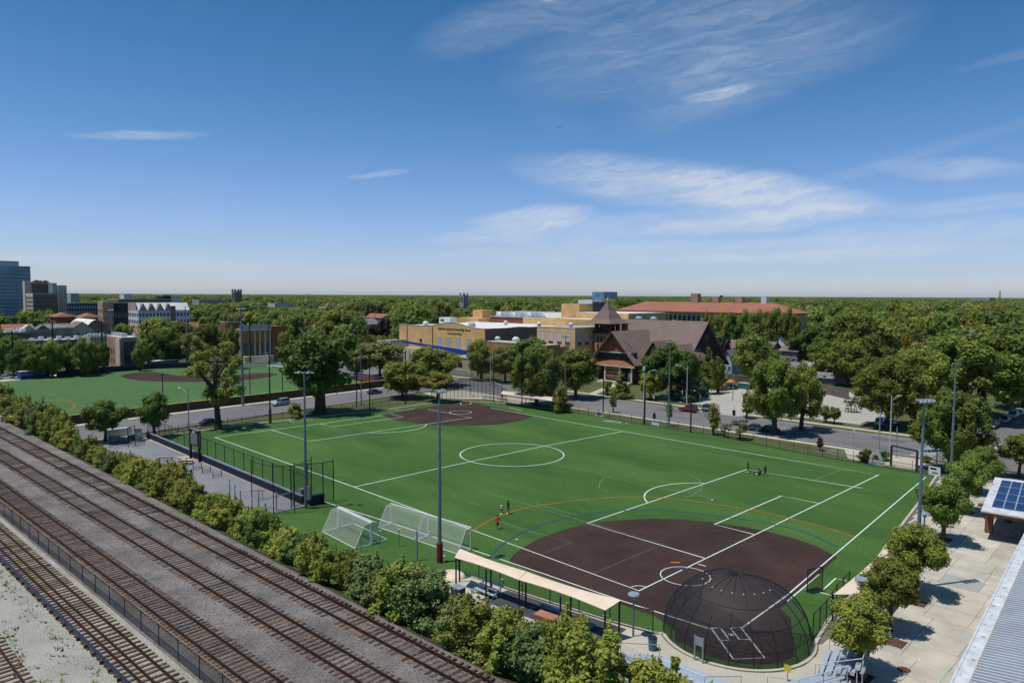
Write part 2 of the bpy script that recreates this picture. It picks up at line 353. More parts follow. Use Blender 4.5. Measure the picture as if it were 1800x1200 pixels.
M_roofgrey = mat('grey_roof_membrane', (.33,.32,.31), .85, .12, .15)
M_terra = mat('rust_painted_wood', (.23,.085,.042), .8, .15, .8)
M_darkwood_shade = mat('dark_wood_and_shade', (.040,.026,.022), .85, .2, .8)  # also paints the church's shaded east gable
M_glass = mat('dark_window_glass', (.045,.060,.075), .12, .2, .3, spec=.6)
M_glassb = mat('pale_blue_pane', (.33,.43,.50), .25, .1, .4, spec=.5)
M_blind = mat('window_blind', (.46,.48,.52), .6, .06, .8)
M_curtain = mat('blue_curtain_wall', (.13,.30,.42), .2, .3, .05, spec=.6)
M_frame = mat('window_frame_paint', (.35,.33,.30), .7)
M_frameD = mat('dark_frame_paint', (.05,.045,.04), .7)
M_wsiding = mat('white_siding', (.62,.63,.63), .7, .06, 1)
M_bsiding = mat('pale_blue_siding', (.33,.45,.52), .7, .06, 1)
M_gsiding = mat('grey_siding', (.20,.19,.20), .8, .1, 1)
M_cream = mat('cream_stone', (.55,.48,.36), .85, .08, .8)
M_timber = mat('brown_timber', (.23,.115,.05), .75, .25, 1.5, stretch=(1,1,.2))
M_wooden = mat('cedar_box', (.30,.155,.085), .75, .2, 2)
M_plank = mat('aluminium_plank', (.50,.57,.67), .4, .06, 1, metal=.4)
M_corr = mat('pale_corrugated_metal', (.50,.53,.57), .4, .06, .6, metal=.25)
M_gutter = mat('white_gutter', (.62,.64,.68), .5, .15, 1.2, col2=(.42,.42,.42), det=8)
M_solar = mat('solar_cell', (.012,.030,.105), .18, .25, .8, spec=.7)
M_solarframe = mat('solar_panel_edge', (.48,.52,.58), .4, metal=.4)
M_tyre = mat('tyre_rubber', (.012,.012,.012), .85)
M_chrome = mat('wheel_metal', (.35,.35,.36), .35, metal=.7)
M_lampw = mat('lamp_lens', (.75,.75,.72), .3)
M_lampr = mat('tail_lens', (.30,.012,.01), .3)
M_cglass = mat('car_glass', (.015,.020,.026), .08, spec=.8)

# ------------------------------------------------------------------ ground, streets
struct('ground', MB().add([(-26000,-26000,-.08),(26000,-26000,-.08),(26000,26000,-.08),(-26000,26000,-.08)], [(0,1,2,3)]), M_ground)
# lines of the streets
def scn(Y): return -115.2-.150*(Y+38)          # near kerb of the cross street
def scf(Y): return -133.0-.105*(Y+38)          # its far kerb
struct('lawn_strip', MB().sheet([(-113,-41.8),(60,-41.8),(60,49),(-128,49)], -.03), M_lawn)
struct('church_lawn', MB().sheet([(-128,66),(-76,66),(-76,125),(-150,125)], -.028), M_lawn)
struct('verge_north', MB().sheet([(-76,66),(0,66),(0,135),(-76,135)], -.03), M_lawn)
struct('east_lawn', MB().sheet([(-18,79),(.5,72),(.5,260),(-18,260)], -.024), M_lawn)
struct('park_lawn', MB().sheet([(-330,66.5),(-144,66.5),(-144,90),(-330,90)], -.026), M_lawn)
struct('cross_street', MB().add([(scf(Y),Y,0) for Y in (-95,-38,37,50.2)]+[(scn(Y),Y,0) for Y in (50.2,37,-38,-95)], [tuple(range(8))]), M_asph)
struct('main_road', MB().sheet([(-900,50.2),(300,50.2),(300,66.6),(-900,66.6)], .004), M_asph)
struct('side_road', MB().sheet([(1.2,66.6),(14.5,66.6),(12.5,520),(-1.5,520)], .003), M_asph)
struct('parking_lot', MB().sheet([(-73,76.5),(-18.5,76.5),(-18.5,131),(-60,131),(-80,108)], .004), M_asph2)
struct('lot_entrance', MB().sheet([(-53,66.5),(-43,66.5),(-41.5,76.6),(-55,76.6)], .008), M_asph2)
struct('north_pavement', MB().sheet([(-900,70),(-54,70),(-54,71.9),(-900,71.9)], .006).sheet([(-42.5,70),(.8,70),(.8,71.9),(-42.5,71.9)], .006), M_conc)
struct('south_pavement', MB().sheet([(-96,47.4),(3,47.4),(3,49.2),(-96,49.2)], .006), M_conc)
struct('church_path', MB().sheet([(-92,71.9),(-89.6,71.9),(-99,96),(-102,96)], .008), M_conc)
struct('cross_street_pavement', MB().add([(scf(Y)-.3,Y,.012) for Y in (-95,-38,37,44)]+[(scf(Y)-3.2,Y,.012) for Y in (44,37,-38,-95)], [tuple(range(8))]), M_conc)
struct('corner_pavement', MB().sheet([(-125,37),(-112,34),(-104,42),(-86,43),(-96,49.4),(-122,49.4)], .012), M_conc)
def kerb(name, a, b, w=.18): struct(name, MB().bar((*a,.05),(*b,.05), w, .14), M_curb)
kerb('kerb', (-900,66.7), (-53.5,66.7)); kerb('kerb', (-42.5,66.7), (1.1,66.7)); kerb('kerb', (-122,50.1), (2,50.1)); kerb('kerb', (15,66.7), (300,66.7))
kerb('kerb', (scf(-95),-95), (scf(44),44)); kerb('kerb', (scn(-95),-95), (scn(36),36)); kerb('kerb', (1.1,67), (-1.6,400)); kerb('kerb', (14.6,67), (12.7,400))
mk = MB().bar((-900,58.2,.009),(-6,58.2,.009), .12, .004).bar((-900,58.55,.009),(-6,58.55,.009), .12, .004)
struct('road_centre_line', mk, M_yellowline)
mk = MB()
for i in range(9): mk.sheet([(2+i*1.35,68.2),(2.5+i*1.35,68.2),(2.5+i*1.35,71.2),(2+i*1.35,71.2)], .008)
for i in range(10): mk.sheet([(-1.5,51.5+i*1.5),(1.6,51.5+i*1.5),(1.6,52+i*1.5),(-1.5,52+i*1.5)], .009)
mk.sheet([(1.4,73.5),(7.6,73.5),(7.6,73.9),(1.4,73.9)], .008)
struct('crosswalk_marking', mk, M_roadwhite)
mk = MB()
for i in range(17): mk.sheet([(-66+i*2.75,124),(-65.88+i*2.75,124),(-65.88+i*2.75,129.5),(-66+i*2.75,129.5)], .009)
for i in range(15): mk.sheet([(-66+i*2.75,96),(-65.88+i*2.75,96),(-65.88+i*2.75,106),(-66+i*2.75,106)], .009)
struct('bay_marking', mk, M_roadwhite)

rn_ = random.Random(8); cs_ = MB()
for _ in range(46):
    k_ = rn_.random()
    if k_ < .5: x, y = rn_.uniform(-150,0), rn_.uniform(51,66)
    elif k_ < .8: x, y = rn_.uniform(-70,-22), rn_.uniform(80,128)
    else: y = rn_.uniform(-36,34); x = rn_.uniform(scf(y)+1,scn(y)-1)
    p_ = [Vector((x,y))]; a_ = rn_.choice((0,1.57))+rn_.gauss(0,.12)
    for _k in range(rn_.randint(3,9)): a_ += rn_.gauss(0,.16); p_.append(p_[-1]+Vector((math.cos(a_),math.sin(a_)))*rn_.uniform(.8,2))
    p_ = [q for q in p_ if not (k_ < .5 and not 50.6 < q.y < 66.2)]
    if len(p_) > 1: cs_.stroke(p_, .09, .0115)
struct('crack_seal', cs_, mat('tar_seal',(.055,.053,.055),.7))
pt_ = MB()
for (x,y,w_,h_) in ((-30,53,5,3),(-62,61,7,2.6),(-88,54,4,3.4),(-12,62,6,2.2),(-40,90,6,4),(-60,112,5,5)): pt_.sheet([(x,y),(x+w_,y),(x+w_,y+h_),(x,y+h_)], .0075)
struct('asphalt_patch', pt_, mat('patched_asphalt',(.10,.098,.10),.9,.15,.6,fine=.12,fscale=3))
# ------------------------------------------------------------------ near pitch
DOME = (10.75, -33.6); DR = 6.1
arc = [(DOME[0]+DR*math.cos(R(a)), DOME[1]+DR*math.sin(R(a))) for a in range(228, 394, 8)]
turf_poly = [(-109.5,-41.5),(-46.6,-41.5),(-46.6,-53),(-15.2,-53),(-13.5,-41.6),(2,-39.4),(6.0,-38.4)]+arc+[(15.2,-26),(14.3,-17),(12.6,-6),(11.4,2),(9,20),(6.2,38.2),(-17,39.4),(-34,41.6),(-52,42),(-76,42.4),(-88,41),(-97,40),(-104,36),(-107.5,31),(-107.8,24),(-106.4,12),(-108,0),(-110,-20)]
struct('pitch_turf', MB().sheet(turf_poly, .02), M_turf)
# kerb that edges the turf
kp = [(-46.6,-41.5),(-109.5,-41.5),(-110,-20),(-108,0),(-106.4,12),(-107.8,24),(-107.5,31),(-104,36),(-97,40),(-88,41),(-76,42.4)]
kb = MB()
for a, b in zip(kp, kp[1:]): kb.bar((*a,.03),(*b,.03), .5, .1)
struct('turf_kerb', kb, M_conc)
kp = [(-13.5,-41.7),(2,-39.5),(6.0,-38.5)]+arc+[(15.2,-26),(14.4,-17),(12.7,-6),(11.5,2),(9.1,20),(6.3,38.3)]; kb = MB()
for a, b in zip(kp, kp[1:]): kb.bar((*a,.04),(*b,.04), .3, .12)
struct('turf_kerb', kb, M_conc)
# skinned infields
c0 = (1.6,-25.3); inf = []
for a in range(88, 232, 4):
    rr = 18.0 if a < 200 else 18.0+ (a-200)*.03
    inf.append((c0[0]+rr*math.cos(R(a)), c0[1]+rr*math.sin(R(a))))
inf = gp((1472,979),(1436,960),(1400,947),(1350,934),(1300,924.5),(1250,917.5),(1200,913),(1150,911.3),(1100,913),(1060,916.5),(1020,923),(985,932.5),(950,946),(920,961),(903,974),(893,988))
inf += gp((955,1012),(1040,1042),(1094,1063),(1150,1082)) + [(6.9,-36.9),(8.2,-38.6)] + [(DOME[0]+(DR-1)*math.cos(R(a)), DOME[1]+(DR-1)*math.sin(R(a))) for a in range(245, 360, 8)] + gp((1390,1085),(1372,1068),(1415,1032))
struct('infield_surface', MB().sheet(inf, .024), M_dirt)
inf2 = smooth_pts(gp((672,729),(690,736.5),(712,741),(740,744.5),(770,747),(800,748),(835,748),(868,746.5),(900,742),(925,736.5),(938,731.5)), 4) + gp((905,723),(868,715),(840,709.5),(828,707.5),(843,704),(838,702.8),(800,703.3),(788,706.8),(796,709),(760,714),(715,720.5))
struct('infield_surface', MB().sheet(inf2, .024), M_dirt)
Z1 = .029
def lines(name, sets, w, mt, z=Z1, sm=0, closed=False):
    b = MB()
    for p in sets:
        q = gp(*p); q = smooth_pts(q, sm, closed) if sm else q
        b.stroke(q, w, z, closed)
    return struct(name, b, mt)
lines('touch_line', [[(377.5,768.3),(622.5,855.7),(1123.3,1038),(1544.5,834.3),(1350,802),(1095,758),(935,730),(862,716.5)],
    [(377.5,768.3),(450,759),(562.5,744.5),(672,730)],[(622.5,855.7),(831.3,810),(961.3,783),(1095,758)]], .17, M_white)
lines('penalty_box_line', [[(1240.5,981.3),(1032.2,919.4),(1312.5,825),(1500,855.5),(1516,857.5)],[(1327.5,939.5),(1255.8,921.6),(1373.8,871.3),(1440,884.5)],
    [(477.5,755.8),(545,775.3),(829,733.7),(752,719)],[(562.5,744.5),(585,750),(709.5,732.8),(686.3,727.5)]], .17, M_white)
b = MB(); b.stroke([(-50.45+9.15*math.cos(t*math.pi/36), 9.15*math.sin(t*math.pi/36)+.1) for t in range(72)], .17, Z1, True)
for cx, s in ((-11,-1),(-89.9,1)):
    b.stroke([(cx+s*9.15*math.cos(t), 9.15*math.sin(t)) for t in [R(-53+106*k/20) for k in range(21)]], .17, Z1)
b.stroke([(-1.0*math.cos(R(t)), -32.13+1.0*math.sin(R(t))) for t in range(0,91,10)], .1, Z1)
cc = gp((1204.5,1012))[0]; b.stroke([(cc[0]+2.45*math.cos(t*math.pi/20), cc[1]+2.45*math.sin(t*math.pi/20)) for t in range(40)], .1, Z1, True)
cc = gp((809.5,724.6))[0]; b.stroke([(cc[0]+2.6*math.cos(t*math.pi/20), cc[1]+2.6*math.sin(t*math.pi/20)) for t in range(40)], .12, Z1, True)
struct('circle_line', b, M_white)
lines('foul_line', [[(565,880),(700,923),(830,966),(955,1008),(1095,1056.3),(1248,1105)],[(1305,1102.5),(1382,1047),(1627,838.5)],[(1383,1057),(1440,1009)],
    [(1443,1040),(1469,1016),(1489,1021)],[(1414,1036),(1443,1041),(1468,1048)],[(828.8,733.7),(860,729)][:1]*2,
    [(1250,1103.5),(1267,1103.5),(1282.5,1125),(1264,1125.5)],[(1250,1103.5),(1289,1158),(1344,1156),(1302,1102),(1284,1103.5),(1299.5,1123.5),(1316.5,1123.5)],
    [(507,738),(517,743),(551,737)],[(696,720),(703,722),(730,718)],[(895,716),(918,722)],[(1063,740),(1096,745),(1104,743)],[(1063,740),(1077,739)],[(1227,991),(1241,995)],
    [(809,708),(811,712),(826,710.5),(829,707)]], .14, M_white)
lines('orange_arc_line', [[(822,939),(838,928),(870,910),(920,894),(985,883),(1040,877),(1100,873.5),(1170,875),(1250,885),(1330,898),(1400,914),(1460,930),(1502,944)]], .22, M_orange, Z1+.004, 5)
lines('orange_arc_line', [[(619,736),(626,743),(650,751),(690,757.5),(740,762),(800,762.5),(850,760.5),(900,757.5),(940,753),(970,746.5),(985,741.5)]], .2, M_orangef, Z1+.004, 5)
lines('blue_arc_line', [[(862,979),(878,961),(905,943),(950,923),(1000,910),(1060,900),(1120,896.5),(1180,898),(1250,905),(1330,916),(1400,931),(1440,946),(1472,961)]], .25, M_blueline, Z1+.004, 5)
lines('faint_line', [[(838,862),(900,878),(1056,925)],[(1054,835),(1130,852),(1230,870),(1255,880)],[(965,815),(1060,833)],[(1100,834),(1150,831),(1205,832)],[(940,884),(985,898),(1018,906)],[(1180,779),(1120,790)],[(1130,776),(1470,834)],
    [(826,883),(845,888)],[(880,917),(950,940)],[(1433,843),(1478,826)],[(1235,851),(1233,860),(1215,871),(1200,874)],[(1205,832),(1229,843),(1235,851)],
    [(1054,848),(1053,858),(1070,865)],[(1054,848),(1062,840),(1078,835)],[(480,742),(545,752)]], .09, M_faint, Z1+.004)
lines('faint_infield_line', [[(946,937),(1005,954),(950,974)],[(1037,918),(1167,955),(1045,1007)]], .09, M_faintd, Z1+.004)

# ------------------------------------------------------------------ far (west) field
def fw(Y): return -136.4-.10*(Y+38)            # its street-side fence
west = [(fw(-90),-90),(fw(44),44),(-185,49),(-222,50),(-236,44),(-247,20),(-243,-20),(-241,-45),(-240,-90)]
struct('west_field_turf', MB().sheet(west, .012), M_turf2)
d2 = smooth_pts(gp((211,660.5),(218,664),(232,667),(260,669.5),(300,671),(350,671),(400,670),(440,667),(470,663),(490,658)), 3)+gp((478,655.5),(455,655),(430,657),(402,660),(375,661.5),(335,661.5),(308,659.5),(288,656),(272,654),(245,654.5),(225,656.5))
struct('infield_surface', MB().sheet(d2, .016), M_dirt)
lines('orange_arc_line', [[(0,710),(30,702),(70,702),(105,703.5),(122,706.5),(131,711),(130,716),(120,721),(100,726)]], .3, M_orange, .02, 5)
lines('pale_orange_line', [[(15,692),(75,690),(127,685),(160,695),(200,708),(232,718)],[(75,690),(120,703),(165,720)],[(228,673),(290,677),(350,691)]], .25, M_orangef, .02)
lines('west_foul_line', [[(0,674),(60,669),(125,661.5)],[(120,661),(210,655)]], .2, M_faint, .02)
b = MB(); q = gp((0,671),(30,668),(65,663.5),(132,658.5)); q2 = gp((132,657),(60,660),(0,662.5))
struct('dugout_apron', MB().sheet([*q,*q2], .03), M_conc)

# ------------------------------------------------------------------ grey court
court = [(-109,-50),(-109.5,-42.3),(-46.8,-41.9),(-46.8,-53.5),(-109,-53.5)]
struct('grey_court', MB().sheet(court, .03), M_court)
struct('court_kerb', MB().bar((-109.5,-42.1,.06),(-46.8,-41.75,.06), .45, .14), M_conc)
mk = MB()
for x in (-100,-92,-84,-76,-68,-60,-53): mk.bar((x,-53,.034),(x,-43,.034), .05, .004)
struct('court_joint', mk, M_concd)
struct('gate_apron', MB().sheet([(-114.5,-52),(-109,-52),(-109,-43.4),(-114.5,-42.3)], .034), M_conc)
# dugout paving
struct('dugout_paving', MB().sheet([(-15,-52),(-13.6,-41.8),(2,-39.6),(6,-38.6),(7.2,-39.6),(12,-41),(24,-46),(24,-53),(0,-53)], .018), M_conc)
struct('dark_dugout_sheet', MB().sheet([(-9,-44.7),(-8.7,-41.3),(4,-39.6),(4.5,-43.2)], .023), mat('dark_sheet_grey', (.05,.052,.06), .9))  # dark sheet laid on the dugout paving
struct('side_turf', MB().sheet([(-10,-52.5),(-9,-48.5),(4,-47.6),(6,-52.5)], .023), M_turf)

# ------------------------------------------------------------------ plaza of cast slabs
pl = MB().sheet([(5.8,40),(6.3,38.4),(9.1,20),(11.5,2),(12.7,-6),(14.4,-17),(15.2,-26),(16.2,-30),(17,-34),(16,-38),(12,-41),(12,-46),(40,-60),(46,49),(2,49.4),(-13,46),(-15,41.8)], .002)
plaza = struct('plaza', pl, M_joint)
def ploff(y):   # western edge of the slabs for a given y
    e = [(-40,16.5),(-35,17.2),(-31,16.6),(-26,15.6),(-17,14.8),(-6,13.1),(2,11.9),(20,9.5),(38.6,6.7)]
    if y <= -40: return 16.5
    for (a,p),(b_,q) in zip(e, e[1:]):
        if y <= b_: return p+(q-p)*(y-a)/(b_-a)
    return 6.7
y = -46.; k = 0
while y < 38:
    h = 3.05; x0 = max(ploff(y), ploff(y+h)); x = x0; j = 0
    while x < 31:
        w = 3.4 if j else 2.2+.9*((k*7) % 3)/3
        sh = .03*(y+5)
        mt = M_slabg if (k*5+j*3) % 11 == 0 else M_slab
        MB().box(0, w-.03, 0, h-.03, 0, .032).build('slab', mt, plaza).location = (x, y, .004)
        x += w; j += 1
    y += h; k += 1
b = MB(); b.sheet([(-12,49),(2.6,49),(2.6,39.6),(-8,40.2)], .012); struct('entrance_paving', b, M_conc)
b = MB()
for ang, rr in ((a, 0) for a in range(230, 400, 12)):
    pass
ring = [(DOME[0]+(DR+.25)*math.cos(R(a)), DOME[1]+(DR+.25)*math.sin(R(a))) for a in range(228, 394, 8)]
ring2 = [(DOME[0]+(DR+2.6)*math.cos(R(a)), DOME[1]+(DR+2.6)*math.sin(R(a))) for a in range(392, 226, -8)]
struct('backstop_apron', MB().sheet(ring+ring2, .042), M_conc)
b = MB().bar((*G(1652,1200)[:2],.04),(*G(1672,1170)[:2],.04), .08, .008); 
struct('green_chalk_line', MB().stroke(gp((1652,1200),(1672,1173)), .1, .041), mat('green_chalk', (.22,.36,.26), .9))
struct('green_chalk_line', MB().stroke(gp((1690,1127),(1702,1108)), .07, .041), mat('pale_chalk', (.35,.46,.50), .9))

# ------------------------------------------------------------------ railway embankment
def edge(x): return -59.2+.035*x               # top edge of the ballast beside the trees
top = MB(); xs = list(range(-230, 71, 6)); vs = []; fs = []
prof = [(-95,4.83),(-78,4.83),(-71.7,4.83)]
for x in xs:
    b0 = .0525*x
    for yy, zz in ((-71.75+b0,4.84),(-70.3+b0,4.84),(-60.6+b0*.9,4.84),(edge(x)+.3,4.72)): vs.append((x,yy,zz))
n = len(xs)
for i in range(n-1):
    for j in range(3): a = i*4+j; fs.append((a,a+4,a+5,a+1))
struct('grey_ballast', MB().add(vs, fs), M_ballast)
vs = []; fs = []
for x in xs:
    b0 = .0525*x
    for yy, zz in ((-120,4.6),(-71.75+b0,4.80)): vs.append((x,yy,zz))
for i in range(n-1): a = i*2; fs.append((a,a+2,a+3,a+1))
struct('pale_ballast', MB().add(vs, fs), M_ballast2)
vs = []; fs = []
for x in xs:
    e = edge(x); vs += [(x,e+.3,4.72),(x,e+2.2,3.9),(x,e+4.6,1.6),(x,e+6.4,.2),(x,e+7.2,-.1)]
for i in range(n-1):
    for j in range(4): a = i*5+j; fs.append((a,a+5,a+6,a+1))
struct('embankment_slope', MB().add(vs, fs), M_slope)
# tracks
TIE = box(-1.3,1.3,-.11,.11,-.14,.022).mesh('tie', M_tie)
TIE2 = box(-1.55,1.3,-.105,.105,-.14,.035).mesh('tie', M_tie2)
TIE2L = box(-2.0,1.3,-.115,.115,-.14,.06).mesh('tie', M_tie2)
def track(label, y0a, ba, y0b, bb, x0, x1, sp, z=4.86, tie=TIE, sunk=.012):
    ang = math.atan((ba+bb)/2); yc = lambda x: ((y0a+ba*x)+(y0b+bb*x))/2
    t = thing('railway_track', label, 'railway track', (x1, yc(x1), z), 0, 'railway tracks on the embankment')
    for y0, b_ in ((y0a,ba),(y0b,bb)):
        r = MB(); X0, X1 = x0-60, x1+35
        r.bar((X0,y0+b_*X0,z+.055),(X1,y0+b_*X1,z+.055), .13, .03).bar((X0,y0+b_*X0,z+.10),(X1,y0+b_*X1,z+.10), .03, .10).bar((X0,y0+b_*X0,z+.155),(X1,y0+b_*X1,z+.155), .07, .04)
        r.build('rail', M_rail, t, world=True)
    x = x0; rn = random.Random(int(abs(y0a)*10))
    while x < x1:
        link('tie', tie, t, (x-t.location.x, yc(x)-t.location.y, rn.uniform(-sunk,.012)), (0,0,ang+math.pi/2+rn.uniform(-.05,.05)))
        x += sp*rn.uniform(.84,1.16)
    # oil and rust stained stone between and beside the rails
    st = MB()
    for y0, b_ in ((y0a,ba),(y0b,bb)):
        for off, ww in ((.20,.22),(-.22,.24)):
            X = x0
            while X < x1+20:
                ln_ = rn.uniform(1.5,7); st.stroke([(X, y0+b_*X+off), (X+ln_, y0+b_*(X+ln_)+off)], ww*rn.uniform(.5,1.2), 4.848); X += ln_+rn.uniform(.2,2.5)
    if tie is TIE: st.build('stained_ballast', M_stain, t, world=True)
    return t
T1 = track('railway track nearest the trees, its ties half sunk in grey ballast', -59.92,.0471,-61.35,.0524, -128, 13, .57, sunk=.05)
T2 = track('middle of the three railway tracks on purple grey ballast', -63.82,.0517,-65.33,.0539, -108, 10, .55, sunk=.035)
T3 = track('railway track just behind the chain link fence, brown ties close together', -68.51,.0510,-69.95,.0537, -75, 6, .50)
T4 = track('railway track on pale gravel with a blue black third rail', -72.75,.0540,-74.20,.0535, -58, 3, .60, 4.83, TIE2)
T5 = track('short piece of railway track in the bottom left corner', -79.05,.0438,-80.50,.0453, -24, -4, .60, 4.80, TIE2)
r = MB(); z = 5.02
for (y0, zz, w, h) in ((-73.70,4.97,.07,.14),):
    r.bar((-118,y0-.053*118,zz),(38,y0+.053*38,zz), w, h)
r.build('guard_rail', M_rail, T4, world=True)
r = MB().bar((-118,-74.86-.052*118,5.06),(38,-74.86+.052*38,5.06), .17, .12).bar((-118,-74.95-.052*118,5.0),(38,-74.95+.052*38,5.0), .05, .22)
r.build('third_rail', M_thirdrail, T4, world=True)
sup = box(-.22,.22,-.05,.05,-.12,.1).mesh('third_rail_support', M_tie2)
x = -58
while x < 3:
    link('third_rail_support', sup, T4, (x-T4.location.x, -74.9+.052*x-T4.location.y, .1), (0,0,math.pi/2)); x += 1.5
# chain link fence between the two railways
fl = thing('chain_link_fence', 'long rusty chain link fence between grey and pale gravel tracks', 'fence', (-30,-71.6+.0525*-30,4.8))
x = -118.
while x < 14:
    y = -71.62+.0517*x
    MB().tube((x,y,4.75),(x,y,6.38), .035, n=6).build('post', M_frameD, fl, world=True); x += 3.05 if x > -75 else 4.4
MB().tube((-118,-71.62-.0517*118,6.36),(20,-71.62+.0517*20,6.36), .03, n=6).build('top_rail', mat('rusty_pipe',(.26,.19,.11),.8,.3,.5), fl, world=True)
MB().quad((-118,-77.72,4.8),(20,-70.58,4.8),(20,-70.58,6.36),(-118,-77.72,6.36)).build('chain_mesh', M_chaind, fl, world=True)
# little weeds in the pale ballast, tufts nobody could count
wb = MB(); rn = random.Random(5)
for _ in range(420):
    if rn.random() < .55: x = rn.uniform(-45,5); y = -75.6+.052*x-abs(rn.gauss(0,.5))
    else: x = rn.uniform(-40,0); y = rn.uniform(-84,-76)
    if rn.random() < .4 and x > -22: y = -78.4+.045*x+rn.gauss(0,.35)
    s = rn.uniform(.08,.24)
    for k in range(7):
        a = rn.uniform(0,6.28); l = s*rn.uniform(.6,1.5); q = Vector((math.cos(a),math.sin(a),0)); p = Vector((x+rn.gauss(0,.12),y+rn.gauss(0,.12),4.70)); w = Vector((-q.y,q.x,0))*l*.3
        wb.add([p-w,p+w,p+q*l+Vector((0,0,l*.9))], [(0,1,2)])
wb.build('weeds', mat('weed_green',(.14,.18,.04),.9,.3,1), None, kind='stuff')
rn = random.Random(11); wb = MB()
for _ in range(7000):   # scattered loose stones
    x = rn.uniform(-70,12); b0 = .0525*x; y = rn.uniform(-71,-60.4)+b0; s = rn.uniform(.02,.045)
    wb.box(x-s,x+s,y-s*.8,y+s*.8,4.83,4.85+s*.9)
wb.build('loose_stones', mat('loose_ballast_stone',(.30,.28,.29),.95,.35,3,col2=(.14,.12,.13)), None, kind='stuff')
pr_ = thing('bridge_parapet', 'grey concrete end of the rail bridge parapet at left', 'parapet', tuple(G(6,742,4.8)))
MB().bar((-132,-64.6,5.25),(-117.3,-63.6,5.25), .35, .9).build('parapet_wall', M_concd, pr_, world=True)
MB().bar((-133,-63.9,5.9),(-114.5,-62.5,5.9), .5, .18).build('yellow_cap', M_yel, pr_, world=True, label='yellow edge beam')
# ------------------------------------------------------------------ trees
L_dark = leafmat('leaf_dark_green', (.165,.240,.042), (.078,.126,.024))
L_mid = leafmat('leaf_mid_green', (.255,.315,.052), (.120,.165,.028))
L_yel = leafmat('leaf_yellow_green', (.300,.310,.052), (.150,.170,.026), .28)
L_hedge = leafmat('leaf_hedge_green', (.360,.395,.068), (.170,.205,.034), .3)
L_hedge2 = leafmat('leaf_hedge_blue_green', (.200,.260,.075), (.095,.135,.038), .26)
L_plaza = leafmat('leaf_plaza_green', (.250,.320,.050), (.120,.170,.026), .28)
L_olive = leafmat('leaf_olive', (.270,.285,.090), (.145,.160,.055))
L_purple = leafmat('leaf_purple', (.055,.028,.036), (.028,.016,.022), .12)
L_spruce = leafmat('needle_blue_green', (.085,.140,.080), (.036,.064,.036), .1)
L_gold = leafmat('leaf_gold', (.36,.33,.03), (.20,.20,.02))
L_red = leafmat('leaf_red', (.14,.06,.035), (.06,.03,.02))

